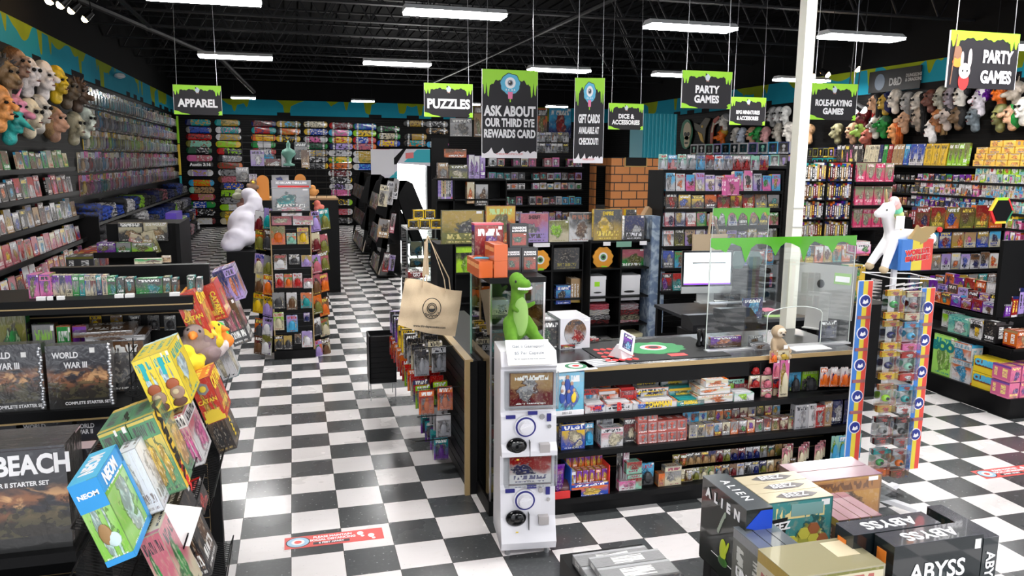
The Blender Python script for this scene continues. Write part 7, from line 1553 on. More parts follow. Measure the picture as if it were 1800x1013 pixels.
# painted skull and dragon boards, back right
def wall_board(q, label, kind):
    B, w_, h_ = onface('y', YB-.12, *q); p = at((q[0]+q[2])/2, q[3], 'x', XR-.1); L = at(q[0], q[3], 'x', XR-.1).y-at(q[2], q[3], 'x', XR-.1).y; H = at((q[0]+q[2])/2, q[1], 'x', XR-.1).z-p.z
    t = thing('painted_board', label, 'board', (XR-.09, p.y, p.z), (0, 0, -PI/2)); O = lambda cx, cz, rx, rz, w=0, n=30: [(cx*L+rx*L*math.cos(2*PI*i/n)*(1+w*math.sin(i*1.3)), cz*H+rz*H*math.sin(2*PI*i/n)) for i in range(n)]
    b = MB()
    if kind == 'skull':
        b.prism(O(-.05, .5, .45, .5, .06), 0, .02, 0); b.prism(O(.05, .6, .28, .3), -.02, 0, 1); b.prism(O(.05, .25, .2, .2), -.02, 0, 1); b.prism(O(-.05, .5, .09, .07), -.03, -.02, 2); b.prism(O(.17, .5, .09, .07), -.03, -.02, 2); b.prism(O(.05, .2, .13, .03), -.03, -.02, 2)
        b.build('board', [mat('skull_green', (.02, .2, .1)), mat('bone', (.6, .5, .32)), BTXT], t)
    elif kind == 'dragon':
        b.prism([(-.45*L, .85*H), (-.1*L, .75*H), (.2*L, H), (.5*L, .95*H), (.25*L, .6*H), (.2*L, 0), (0, .1*H), (-.1*L, .45*H), (-.4*L, .6*H)], 0, .02, 0); b.prism([(-.2*L, .5*H), (.05*L, .4*H), (.2*L, .05*H), (0, .15*H)], -.01, 0, 1); b.prism(O(.05, .68, .05, .05), -.01, 0, 1); b.build('board', [mat('dark_olive_board', (.06, .045, .02)), mat('dragon_gold', (.7, .4, .03))], t)
    else:
        b.prism([(-.5*L, 0), (-.3*L, 0), (-.25*L, .6*H), (.1*L, .9*H), (.4*L, .85*H), (.1*L, H), (-.3*L, .9*H), (-.5*L, .5*H)], 0, .02, 0); b.prism([(-.42*L, .45*H), (-.3*L, .45*H), (-.2*L, .75*H), (-.3*L, .8*H)], -.01, 0, 1); b.build('board', [mat('dragon_red', (.45, .05, .02)), mat('dragon_cream', (.55, .5, .35))], t)
wall_board((1194, 210, 1217, 262), 'green edged board painted with a bone skull, far right wall', 'skull'); wall_board((1216, 208, 1246, 254), 'dark winged dragon board with gold belly, far right wall', 'dragon'); wall_board((1247, 204, 1268, 256), 'red and cream curved dragon board, far right wall', 'serp')
# back wall centre: posters and hanging packs
for i, (q, s) in enumerate([((791, 208, 830, 240), 'grey light grey charcoal'), ((833, 185, 848, 241), 'brown tan olive'), ((944, 190, 962, 244), 'charcoal orange olive'), ((964, 190, 1004, 244), 'navy sky blue crimson'), ((1064, 226, 1075, 264), 'black crimson red'), ((1078, 226, 1092, 262), 'black orange crimson'), ((1094, 230, 1112, 262), 'charcoal cream grey'), ((1113, 228, 1129, 262), 'charcoal cream black')]):
    n = parse(s); B, w_, h_ = onface('y', YB-.06, *q); t2 = thing('wall_poster', f"{n[0]} and {n[1]} poster on the back wall, {nth(i)} from left", 'poster', B, (0, 0, 0), 'posters on the back wall'); setc(MB().box(-w_/2, w_/2, 0, .015, 0, h_, front=True).build('print', COVER, t2), C(*n)); 
t = thing('toy_shelving', 'black shelf rows of boxed toys across centre of the store back', 'shelving', (6.5, 21, 0)); BY = 19.8
zs_ = [at(950, y, 'y', BY).z for y in (293, 316, 333, 360, 388)]
xa, xb = at(858, 300, 'y', BY).x, at(1026, 300, 'y', BY).x
for z in zs_: add_shelf(t, 'y', BY, xa, xb, z, .35, lip=.0)
bb = MB(); slats(bb, 'y', BY+.36, xa, xb, .1, zs_[0]+.75); sub(bb, 'slat_panel', [SLATB, SLATG], t); sub(MB().box(xa, xb, BY+.385, BY+.42, 0, zs_[0]+.75), 'back_board', BLACK, t)
for k, (pal, n, h, kd) in enumerate([(['white', 'pink', 'rose', 'charcoal', 'black', 'light grey'], 12, .24, 'case'), (['charcoal', 'light grey', 'teal', 'lilac', 'maroon', 'grey'], 13, .2, 'case'), (['white', 'light grey', 'rose', 'white', 'grey'], 13, .18, 'box'), (['mint', 'white', 'charcoal', 'sky blue', 'rose', 'light grey'], 14, .22, 'case'), (['tan', 'grey', 'rose', 'white', 'lilac', 'charcoal'], 14, .25, 'box')]):
    row(kd, 'y', (xa+.03, BY+.03, zs_[k]), (xb-.03, BY+.03, zs_[k]), n, h, .18, f"on {['top', 'second', 'third', 'fourth', 'fifth'][k]} shelf at the store back", 'toy boxes on the back centre shelves', pal=pal, end='left', skip=(2, 6, 9) if k == 0 else (5,), hj=.2, fill=.9)
for lay in range(2): row('card', 'y', (at(944, 270, 'y', BY).x, BY+.27, zs_[0]+.36+.28*lay), (at(1007, 270, 'y', BY).x, BY+.27, zs_[0]+.36+.28*lay), 6, .26, .08, f"in {['lower', 'upper'][lay]} row beside the rewards sign", 'packs hanging beside the rewards sign', pal=['black', 'light grey', 'charcoal', 'white'], noun='foil card pack', end='left')
# shelf left of it: box sets, purple spines, orange lid tub
t = thing('book_shelf_unit', 'black shelving unit of box sets and comic spines behind the games', 'shelf', (3.6, 15, 0)); Y5 = 12.6
u0, u1 = at(768, 330, 'y', Y5).x, at(858, 330, 'y', Y5).x; za, zb = at(800, 314, 'y', Y5).z, at(800, 350, 'y', Y5).z
for z in (za, zb): sub(MB().box(u0, u1+.3, Y5, Y5+.4, z-.03, z), 'shelf', BLACK, t)
sub(MB().box(u0, u1+.3, Y5+.38, Y5+.4, 0, za), 'back_board', BLACK, t)
for x in (u0-.02, at(797, 330, 'y', Y5).x, u1+.3): sub(MB().box(x, x+.02, Y5, Y5+.4, 0, za-.03), 'upright', BLACK, t)
row('spine', 'y', (u0+.02, Y5+.02, zb), (at(796, 350, 'y', Y5).x, Y5+.02, zb), 9, .38, .28, 'on upper shelf behind the board games', 'comic spines behind the board games', pal=['rose', 'white', 'grey', 'lilac', 'charcoal', 'cream'], end='left')
for i, (q, s, k) in enumerate([((770, 286, 788, 314), 'brown tan grey', 'wrapped'), ((790, 290, 822, 314), 'olive charcoal cream', 'wrapped'), ((783, 262, 820, 277), 'orange brown orange', 'box'), ((824, 272, 834, 314), 'lilac white purple', 'box'), ((834, 274, 843, 314), 'lilac white purple', 'box'), ((844, 274, 853, 314), 'purple lilac white', 'box'), ((821, 320, 834, 358), 'tan cream orange', 'book'), ((836, 324, 858, 362), 'charcoal light grey brown', 'wrapped')]):
    n = parse(s); pxitem(k, 'y', Y5+.02*(i % 2), q, .14, C(*n), f"{n[0]} and {n[1]} box set on the unit behind the board games, {nth(i)} in the group", z=za if i in (0, 1, 3, 4, 5) else None)
tag(MB().box(0, .3, 0, .03, 0, at(770, 243, 'y', 14).z).build('tall_board', BLACK, None, (at(759, 300, 'y', 14).x, 14.0, 0)), 'tall dark display panel beside the bright doorway', 'board')
# orange brick tower and turquoise fluted box
BX0, BX1, TWY, TD = 7.47, 8.85, 18.0, 1.45; bz = at(1100, 277, 'y', TWY).z
def brickmat():
    T = NT('orange_painted_brick'); o = T.sep(T.coord()); s = T.math('ADD', o[0], o[1]); bn = T.n.new('ShaderNodeTexBrick'); T.set(bn.inputs['Vector'], T.comb(s, o[2], 0)); bn.inputs['Scale'].default_value = 1
    bn.inputs['Color1'].default_value = (.5, .19, .05, 1); bn.inputs['Color2'].default_value = (.42, .15, .04, 1); bn.inputs['Mortar'].default_value = (.01, .008, .006, 1); bn.inputs['Brick Width'].default_value = .4; bn.inputs['Row Height'].default_value = .2; bn.inputs['Mortar Size'].default_value = .012; bn.inputs['Mortar Smooth'].default_value = 0
    T.set(T.b.inputs['Base Color'], bn.outputs[0]); T.b.inputs['Roughness'].default_value = .6; return T.m
t = thing('brick_tower', 'orange painted brick play tower with a dark doorway at back', 'tower', ((BX0+BX1)/2, TWY, 0)); W = (BX1-BX0)/2; BRM = brickmat()
b = MB(); b.box(-W, W, 0, .05, 0, bz); b.box(W-.05, W, .05, TD, 0, bz); b.box(-W, -W+.05, .05, .35, 0, bz); b.box(-W, -W+.05, 1.1, TD, 0, bz); b.box(-W, -W+.05, .35, 1.1, bz-.22, bz); b.build('brick_wall', BRM, t)
MB().box(-W+.05, W-.05, .05, TD, bz-.25, bz-.2).build('roof_board', BLACK, t); MB().box(-W+.05, -W+.4, .4, 1.1, 0, 1.2).build('inner_shelf', DARK, t)
for i, x in enumerate((-.05,)): b = MB(); b.box(x-.27, x+.27, -.02, 0, bz-.2, bz); b.build('dark_plaque', BLACK, t); MB().box(x-.3, x+.3, -.015, 0, bz-.23, bz).build('plaque_frame', OTXT if 0 else mat('ochre_frame', (.4, .25, .07)), t)
fa, fb = at(1130, 277, 'y', 19.7), at(1189, 277, 'y', 19.7); zt = at(1160, 200, 'y', 19.7).z
t = thing('fluted_panel', 'tall turquoise fluted painted column by the far right wall', 'column', ((fa.x+fb.x)/2, 19.7, 0)); W = (fb.x-fa.x)/2; b = MB(); b.box(-W, W, .05, .9, fa.z, zt)
for i in range(9): x = -W+2*W*(i+.5)/9; b.cyl((x, .05, fa.z), (x, .05, zt), W/9*.8, n=8)
b.build('fluting', mat('turquoise_paint', (.02, .36, .46), .5), t); MB().box(-W-.02, W+.02, -.06, .92, fa.z-.05, fa.z).build('ledge', MATS['turquoise_paint'], t); MB().box(-W+.2, W+.1, .0, .9, 0, fa.z-.05).build('plinth', BLACK, t)
# ---------------------------------------------------------------- middle gondola of puzzles and role playing books
def gondola(name, label, x0, x1, y, zs, H, depth=.4):
    t = thing('display_gondola', label, 'gondola', ((x0+x1)/2, y, 0)); bb = MB(); slats(bb, 'y', y+depth, x0, x1, .1, H); sub(bb, 'slat_panel', [BLACK, DARK], t); sub(MB().box(x0, x1, y+depth+.025, y+depth+.06, 0, H), 'back_board', BLACK, t)
    for z in zs: add_shelf(t, 'y', y, x0, x1, z, depth, lip=.0)
    sub(MB().box(x0, x1, y+.03, y+depth, 0, .1), 'base', BLACK, t)
    for x in (x0-.02, x1): sub(MB().box(x, x+.02, y+.02, y+depth+.06, 0, H), 'side_panel', BLACK, t)
    return t
GY = 9.2
def gz(x, y, Y=GY): return at(x, y, 'y', Y).z
zsA = [gz(1230, v) for v in (336, 367, 398, 432, 470, 510)]
ga, gb = at(1166, 400, 'y', GY).x, at(1372, 400, 'y', GY).x
gondola('a', 'black gondola of puzzles and boxed games left of the column', ga, gb, GY, zsA, gz(1230, 300))
ROWS = [('pouch plain', ['white', 'light grey', 'sky blue', 'lilac', 'cream', 'pink'], 12), ('box', ['orange', 'grey', 'brown', 'yellow', 'charcoal', 'red'], 9), ('box', ['charcoal', 'rose', 'white', 'lilac', 'green', 'navy', 'red', 'yellow'], 11), ('box', ['olive', 'tan', 'white', 'charcoal', 'gold', 'lilac'], 11), ('wrapped', ['blue', 'green', 'red', 'sky blue', 'orange', 'charcoal'], 10), ('box', ['white', 'rose', 'charcoal', 'teal', 'red'], 11)]
for k, (kd, pal, n) in enumerate(ROWS):
    kd = 'box' if 'pouch' in kd else kd
    row(kd, 'y', (ga+.02, GY+.02, zsA[k]), (gb-.02, GY+.02, zsA[k]), n, .24 if k else .27, .08, f"on {['top', 'second', 'third', 'fourth', 'fifth', 'bottom'][k]} shelf of the puzzle gondola", 'boxes on the puzzle gondola', pal=pal, end='left', hj=.35, tilt=-.08, yj=.08, fill=.92)
row('card', 'y', (ga, GY+.18, zsA[0]+.27), (gb-.1, GY+.18, zsA[0]+.27), 12, .2, .05, 'hanging on top of the puzzle gondola', 'packs topping the puzzle gondola', pal=['white', 'sky blue', 'light grey', 'mint', 'red', 'grey'], noun='carded novelty', end='left')
pxitem('box', 'y', GY-.12, (1276, 312, 1299, 344), .12, C('pink', 'pink', 'rose', t=(.95, .8, .85)), 'bright pink box standing out on the puzzle gondola', name='game_box')
gc, gd = at(1374, 400, 'y', 9.6).x, at(1404, 400, 'y', 9.6).x
# book case and pink puzzle shelves right of the column
HY2 = 10.2; q0, q1, q2 = at(1406, 330, 'y', HY2).x, at(1500, 330, 'y', HY2).x, at(1572, 330, 'y', HY2).x
zsB = [gz(1450, v, HY2) for v in (318, 351, 385, 419)]
t = thing('book_case', 'black bookcase of role playing book spines right of the column', 'bookcase', ((q0+q1)/2, HY2, 0)); W = (q1-q0)/2; Hh = gz(1450, 284, HY2)
for x in (-W, 0, W): MB().box(x-.012, x+.012, 0, .35, 0, Hh).build('upright', BLACK, t)
MB().box(-W, W, .33, .35, 0, Hh).build('back_board', BLACK, t)
for z in zsB: MB().box(-W, W, .0, .33, z-.02, z).build('shelf', BLACK, t)
for k, z in enumerate(zsB):
    for h_, (u0, u1) in enumerate(((q0+.02, (q0+q1)/2-.02), ((q0+q1)/2+.02, q1-.02))):
        row('spine', 'y', (u0, HY2+.02, z), (u1, HY2+.02, z), 11, .27, .2, f"in {['left', 'right'][h_]} bay, {['top', 'second', 'third', 'bottom'][k]} shelf of bookcase", 'role playing book spines', pal=['charcoal', 'black', 'grey', 'brown', 'white', 'maroon', 'tan', 'navy'], end='left', noun='book spine', hj=.15, fill=.96)
t = thing('puzzle_shelf', 'black shelf of pink and olive exit puzzle boxes beside the bookcase', 'shelf', ((q1+q2)/2, HY2, 0)); zsC = [gz(1535, v, HY2) for v in (320, 361, 400, 434)]
for z in zsC: add_shelf(t, 'y', HY2, q1+.03, q2, z, .33, lip=0)
sub(MB().box(q1+.03, q2, HY2+.33, HY2+.36, 0, gz(1535, 285, HY2)), 'back_board', BLACK, t)
for k, z in enumerate(zsC[:3]):
    for i in range(4):
        w_ = (q2-q1-.06)/4; o = item('wrapped', (q1+.05+w_*(i+.5), HY2+.02, z), 'y', (w_*.95, .1, .29), ((.6, .04, .14), (.22, .24, .14), (.3, .3, .22), (.85, .6, .65)), f"pink and olive boxed puzzle, {nth(i)} from left on {['top', 'middle', 'bottom'][k]} shelf beside the bookcase", group='pink and olive puzzles')
# role playing gondola nearer: boxes between column and spinner
JY = 7.6; j0, j1 = at(1400, 460, 'y', JY).x, at(1512, 460, 'y', JY).x; zsD = [gz(1450, v, JY) for v in (462, 505)]
gondola('c', 'low black gondola of boxed role playing sets right of the column', j0, j1, JY, zsD+[.35], gz(1450, 425, JY), .35)
row('wrapped', 'y', (j0, JY+.02, zsD[0]), (j1, JY+.02, zsD[0]), 7, .2, .09, 'on upper shelf right of the column', 'role playing sets', pal=['brown', 'gold', 'teal', 'orange', 'white', 'charcoal'], end='left')
row('box', 'y', (j0, JY+.02, zsD[1]), (j1, JY+.02, zsD[1]), 8, .17, .09, 'on lower shelf right of the column', 'role playing sets', pal=['grey', 'maroon', 'white', 'charcoal', 'red'], end='left')
for i, (q, nm) in enumerate((((1490, 466, 1520, 495), 'yellow'), ((1480, 496, 1512, 538), 'yellow'), ((1500, 425, 1528, 450), 'red'), ((1505, 430, 1530, 446), 'pink'))): pxitem('wrapped', 'y', 6.7-.1*i, q, .12, C(nm, 'gold' if nm == 'yellow' else 'white', 'green'), f"{nm} boxed game stacked left of the toy spinner, {nth(i)} in the group")
tag(MB().box(0, .6, 0, .5, 0, .95).build('display_cube', BLACK, None, (at(1478, 545, 'y', 6.45).x, 6.45, 0)), 'black cube table behind the left of the toy spinner', 'table')
# ---------------------------------------------------------------- spinner of miniature toys with unicorn
SXc, SYc = 3.80, 4.28
t = thing('toy_spinner', 'clear spinner rack with blue yellow red striped columns and toy packs', 'rack', (SXc, SYc, 0)); 
for a in (.4, .4+PI/2): MB().bar((-.3*math.cos(a), -.3*math.sin(a), .07), (.3*math.cos(a), .3*math.sin(a), .07), .05, .03).build('foot_bar', WHITE, t)
for a in (.4, .4+PI/2, .4+PI, .4+1.5*PI): MB().cyl((.28*math.cos(a), .28*math.sin(a), 0), (.28*math.cos(a), .28*math.sin(a), .06), .022, n=10).build('caster', GREY, t)
MB().cyl((0, 0, .08), (0, 0, 1.68), .02, n=10).build('pole', WHITE, t); MB().box(-.14, .14, -.14, .14, .1, .115).build('tray', PLEXI, t)
def stripe_col(x, y, yaw, z0, z1, n):
    c = bpy.data.objects.new('striped_column', None); COL.objects.link(c); c.parent = t; c.location = (x, y, 0); c.rotation_euler = (0, 0, yaw)
    for k, (nm, m_) in enumerate((('blue_stripe', mat('spin_blue', (.05, .2, .6), .4)), ('yellow_stripe', mat('spin_yellow', (.75, .6, .05), .4)), ('red_stripe', mat('spin_red', (.75, .07, .05), .4)))):
        MB().box(-.051+.034*k, -.017+.034*k, 0, .012, z0, z1).build(nm, m_, c)
    MB().box(-.054, .054, .002, .01, z0-.003, z1+.003).build('white_border', WHITE, c)
    for i in range(n):
        zc = z1-.13-(z1-z0-.16)*i/n; b = MB(); R = lambda r: [(r*math.cos(2*PI*j/20), zc+r*math.sin(2*PI*j/20)) for j in range(20)]
        b.prism(R(.043), -.004, 0, 0); b.prism(R(.037), -.006, -.004, 1); b.prism([(-.02, zc-.015), (.0, zc-.02), (.022, zc-.01), (.015, zc+.012), (.0, zc-.002), (-.012, zc+.01)], -.008, -.006, 0); b.build('round_badge', [WHITE, mat('badge_navy', (.015, .03, .25), .4)], c)
        if i < n-1: MB().box(-.045, .045, -.008, 0, zc-.12, zc-.1).build('brand_tab', mat('dull_red_tab', (.35, .12, .12), .4), c)
stripe_col(-.235, -.03, -.05, .35, 1.585, 5); stripe_col(.17, -.13, .0, .3, 1.54, 5)
hd = thing('header_box', 'blue yellow red header box on top of the toy spinner', 'sign', (SXc+.06, SYc-.06, 1.66)); 
for k, m_ in enumerate((MATS['spin_blue'], MATS['spin_yellow'], MATS['spin_red'])): MB().box(-.12+.08*k, -.04+.08*k, -.06, .08, 0, .2).build('coloured_panel', m_, hd)
text("WORLD'S\nSMALLEST", .042, (0, -.066, .1), (PI/2, -.1, 0), RTXT, hd, bold=.08); text("WORLD'S\nSMALLEST", .042, (0.001, -.064, .1), (PI/2, -.1, 0), LTXT, hd, bold=.12)
for k in range(6): MB().cyl((-.1+.07*(k % 3), -.05, 1.52+.03*(k//3)), (-.1+.07*(k % 3)+.22, -.05+.08, 1.52+.03*(k//3)), .004, n=6).build('white_hook', WHITE, t)
MB().tube([(-.15, -.15, 1.62), (.2, -.15, 1.6), (.24, .12, 1.6), (-.15, .12, 1.62), (-.15, -.15, 1.62)], .004, 6).build('white_ring_wire', WHITE, t)
def toy_pack(p, w_, h_, top, bot, toy, label, yaw=0, grp='miniature toy packs on the spinner'):
    t3 = thing('toy_pack', label, 'toy pack', p, (0, 0, yaw), grp); d = .07
    for nm, z0, z1, c_ in (('top_label', .8, 1.0, top), ('bottom_label', 0, .22, bot)): setc(MB().box(-w_/2, w_/2, .0, .02, h_*z0, h_*z1, front=True).build(nm, COVER, t3), C(c_, c_, 'red' if c_ != 'red' else 'white', t=(.5, .05, .05)), 2.1)
    MB().box(-w_/2, w_/2, -.03, d-.03, .002, h_*.98).build('clear_shell', PLEXI, t3)
    setc(MB().ell((0, .0, h_*.5), (w_*.28, .02, h_*.13), 10, 8).build('toy', GLOSSP, t3, smooth=True), C(toy, toy, toy)); MB().ell((0, -.012, h_*.5), (w_*.12, .02, h_*.06), 8, 6).build('toy_detail', BTXT, t3, smooth=True)
TPK = [(1.36, 'yellow', 'yellow', 'green', 'cream', 'cream', 'maroon'), (1.16, 'gold', 'yellow', 'navy', 'sky blue', 'pink', 'sky blue'), (.96, 'yellow', 'yellow', 'navy', 'red', 'red', 'mint'), (.74, 'tan', 'gold', 'lime', 'sky blue', 'white', 'teal'), (.52, 'charcoal', 'charcoal', 'grey', 'black', 'grey', 'charcoal'), (.3, 'teal', 'orange', 'green', 'light grey', 'brown', 'orange')]
for i, (z, a, b_, c_, d_, e_, f_) in enumerate(TPK):
    toy_pack((SXc-.13, SYc-.17, z), .115, .185, a, b_, c_, f"clear {a} and {b_} labelled toy pack with {c_} toy, left spinner column, {nth(i)} from top"); toy_pack((SXc+.005, SYc-.19, z-.01), .115, .185, d_, e_, f_, f"clear {d_} and {e_} labelled toy pack with {f_} toy, right spinner column, {nth(i)} from top")
for i in range(6):
    for j in range(3): 
        p = (SXc+.27+.045*j, SYc-.02+.03*j, 1.28-.19*i); (a, b_), cc = pick(['light grey', 'maroon', 'navy', 'rose', 'white', 'green']); item('card', p, 'y', (.05, .05, .17), cc, f"{a} and {b_} clear pack on right side of spinner, row {ORD[i]}, {nth(j)} from left", group='side packs on the spinner', yaw=1.1+.1*j)
# unicorn plush
def unicorn():
    t = thing('unicorn_plush', 'white winged unicorn plush with rainbow mane on the toy spinner', 'toy', (SXc+.0, SYc-.02, 1.80)); t.scale = (.95, 1.1, 1.05); F = mat('white_plush', (.85, .83, .84), .95); GD = mat('gold_fabric', (.42, .3, .13), .5, .2)
    blob('body', [('c', (-.06, 0, .07), (.13, 0, .06), .055, .05), ('c', (-.06, 0, .1), (-.12, 0, .2), .05, .036), ('c', (-.11, 0, .235), (-.19, 0, .21), .045, .026), ('e', (-.115, 0, .24), (.05, .042, .045)), ('c', (-.08, .02, .04), (-.19, .03, -.1), .034, .026), ('c', (-.08, -.03, .04), (-.15, -.05, -.11), .034, .026), ('c', (.12, .0, .03), (.16, .0, -.04), .04, .03), ('e', (-.1, .03, .29), (.012, .01, .025)), ('e', (-.1, -.03, .29), (.012, .01, .025))], [F], .008, parent=t)
    for (x, y, z) in ((-.195, .03, -.115), (-.155, -.05, -.128)): MB().ell((x, y, z), (.03, .028, .026), 10, 8).build('hoof', mat('tan_hoof', (.55, .42, .26), .7), t, smooth=True)
    MB().cyl((-.13, 0, .28), (-.14, 0, .36), .012, .003, 8).build('horn', GD, t, smooth=True); MB().ell((-.16, -.04, .235), (.006, .004, .006), 8, 6).build('eye', BTXT, t, smooth=True)
    MC = [(.85, .6, .6), (.85, .5, .45), (.2, .7, .45), (.6, .75, .3), (.9, .4, .3), (.85, .5, .6), (.9, .75, .3), (.2, .65, .5)]
    for k, c_ in enumerate(MC):
        a = k/7; MB().ell((-.1+.05*math.sin(a*2.6)+.02, -.01, .285-.19*a), (.032, .035, .032), 10, 8).build('mane_tuft', mat(f"mane_colour_{'abcdefgh'[k]}", c_, .95), t, smooth=True)
    for k in range(4): b = MB(); b.prism([(.0, .06+.0*k), (.05, .11+.012*k), (.14, .135+.005*k-.03*k), (.25-.04*k, .13-.028*k), (.2-.04*k, .1-.025*k), (.08, .07-.01*k)], -.075-.006*k, -.06-.006*k); b.build('wing_feather', GD, t)
    MB().ell((.2, 0, .07), (.05, .03, .03), 10, 8).build('tail', mat('mint_plush', (.3, .8, .6), .95), t, smooth=True); MB().ell((.26, 0, .05), (.04, .03, .04), 10, 8).build('tail_tip', F, t, smooth=True); MB().box(-.11, -.04, -.07, -.067, .12, .2).build('paper_tag', WHITEP, t); MB().cyl((.235, -.08, .115), (.235, -.095, .115), .016, n=12).build('red_button', RTXT, t)
unicorn()
# ---------------------------------------------------------------- party game gondola at right
PX, PY = 6.33, 5.53
t = thing('party_gondola', 'black stepped gondola of party games at the right edge', 'gondola', (7.1, 6.2, 0))
zp = at(1690, 590, 'x', PX+.08).z; zq = at(1710, 545, 'x', PX+.3).z-.1
sub(MB().box(PX, 8.4, PY, 7.3, 0, .19), 'base', BLACK, t); CO = at(1757, 500, 'y', PY+.42).x; sub(MB().box(CO, CO+1.6, PY+.42, PY+.46, .19, 1.62), 'back_board', BLACK, t); sub(MB().box(PX+.45, CO+1.6, PY+.5, 7.2, .19, zp+.25), 'core', BLACK, t)
add_shelf(t, 'x-', PX+.06, PY+.1, 7.25, zp, .45, lip=0); add_shelf(t, 'x-', PX+.22, PY+.3, 7.2, zq+.1, CO-PX-.2, lip=0); sub(MB().box(PX+.06, 8.35, PY+.08, PY+.42, zp-.02, zp), 'shelf', BLACK, t)
def side_game(x0, x1, yt, yb, X, d, cols, label, txt=None, tc=BTXT, z=.19, kind='box', grp=None):
    L, R = at(x0, yb, 'x', X), at(x1, yb, 'x', X); Tz = at((x0+x1)/2, yt, 'x', X).z; w_ = L.y-R.y; h_ = Tz-z
    t2 = thing('party_game_box', label, 'box', (X, (L.y+R.y)/2, z), (0, 0, -PI/2), grp or 'party game boxes'); setc(link(UNIT[kind], 'carton', t2, (0, 0, 0), (0, 0, 0), (w_, d, h_)), cols)
    if txt: text(txt, w_*1.35/len(txt), (0, -.003, h_*.72), FR, tc, t2, bold=.08)
PC = lambda *c, **k: C(*c, **k)
side_game(1635, 1672, 588, 668, PX+.03, .12, ((.35, .7, .12), (.4, .75, .15), (.3, .6, .1), (.02, .3, .3)), 'bright lime green game box at left of the party games', 'BOO', mat('dark_teal_ink', (.01, .2, .2)))
for k in range(2):
    z = .19+.155*k; side_game(1667, 1705, 631-30*k, 676-30*k, PX+.03, .14, C('white', 'orange', 'sky blue', t=(.2, .4, .5)), f"white splash patterned party game, {['lower', 'upper'][k]} of two", z=z)
    L = ((.85, .65, .02), (.88, .68, .02), (.85, .6, .02), (.02, .2, .6)); Q0, Q1 = at(1706, 690, 'x', PX+.03), at(1750, 700, 'x', PX+.03)
    t2 = thing('party_game_box', f"yellow party game box with blue lettering, {['lower', 'upper'][k]} of two", 'box', (PX+.03, (Q0.y+Q1.y)/2, z), (0, 0, -PI/2)); w_ = Q0.y-Q1.y; MB().box(-w_/2, w_/2, 0, .16, 0, .15).build('carton', mat('curses_yellow', (.85, .63, .03), .35, coat=.5), t2); MB().box(-w_*.45, w_*.45, -.002, 0, .06, .125).build('maroon_band', mat('maroon_ink', (.2, .04, .02)), t2); text('CURSES', w_*.25, (0, -.004, .1), FR, SKYB, t2, bold=.09)
for k in range(2):
    for j in range(4): p = at(1752, 700, 'x', PX+.03); item('wrapped', (6.38+.13*j, PY+.02, .19+.155*k), 'y', (.12, .2, .15), ((.6, .1, .25), (.7, .15, .3), (.15, .05, .3), (.9, .8, .2)), f"pink and purple party game at gondola corner, {['lower', 'upper'][k]} row, {nth(j)} from left", group='pink party games')
side_game(1664, 1700, 556, 595, PX+.1, .14, C('mint', 'teal', 'white', t=(.02, .3, .3)), 'mint green wavy patterned game box on upper shelf', z=zp); side_game(1702, 1724, 562, 603, PX+.1, .14, C('white', 'black', 'yellow', t=(.01, .01, .01)), 'white and black letter patterned party game box', 'game', BTXT, z=zp)
side_game(1725, 1748, 564, 610, PX+.1, .2, C('black', 'black', 'charcoal', t=(.9, .9, .9)), 'black square adult party game box with white text', z=zp); 
for i in range(3): item('wrapped', (6.55+.2*i, PY+.12, zp), 'y', (.18, .15, .16), C(['orange', 'brown', 'red'][i], 'maroon', 'tan'), f"{['orange', 'brown', 'red'][i]} card game box on upper front shelf of right gondola", group='card games on the right gondola')
side_game(1655, 1682, 545, 566, PX+.25, .1, C('white', 'lime', 'white'), 'white box with green dots on the party gondola', z=zp+.0, grp=None)
for k in range(3):
    A, B = at(1680, 500, 'x', PX+.32), at(1790, 540, 'x', PX+.32)
    row('box', 'x-', (PX+.27+.08*k, 7.0, zq+.1+.0*k), (PX+.27+.08*k, PY+.4, zq+.1), 8, .13+.09*k, .07, f"in row {ORD[k]} back on the upper right gondola shelf", 'small boxes on the upper gondola shelf', pal=['purple', 'black', 'charcoal', 'crimson', 'white', 'orange', 'lilac'], end='left', hj=.2)
for k in range(3):
    for i in range(5):
        item('plaincard', (6.95+.17*i, PY+.32, 1.15+.2*k), 'y', (.12, .04, .19), C(['black', 'charcoal', 'white', 'navy'][(i+k) % 4], ['light grey', 'crimson', 'lime'][i % 3], 'yellow'), f"hanging puzzle pack on right gondola front, {ORD[k]} row up, {nth(i)} from left", group='hanging packs on the right gondola')
hx = at(1778, 385, 'y', PY+.25); t = thing('hexagon_display', 'red green yellow hexagonal game display at the right edge', 'display', (hx.x+.02, PY+.38, 1.75)); b = MB(); R_ = .14
for k, m_ in enumerate((RTXT, SLIME, YTXT, RTXT, YTXT, mat('deep_green_ink', (.02, .25, .1)))): a0, a1 = PI*k/3, PI*(k+1)/3; b.prism([(R_*.5*math.cos(a0), .16+R_*.5*math.sin(a0)), (R_*math.cos(a0), .16+R_*math.sin(a0)), (R_*math.cos(a1), .16+R_*math.sin(a1)), (R_*.5*math.cos(a1), .16+R_*.5*math.sin(a1))], 0, .02, k)
b.build('coloured_rim', [RTXT, SLIME, YTXT, RTXT, YTXT, MATS['deep_green_ink']], t); MB().prism([(R_*.8*math.cos(PI*k/3), .16+R_*.8*math.sin(PI*k/3)) for k in range(6)], -.01, .0).build('centre_card', BLACK, t)
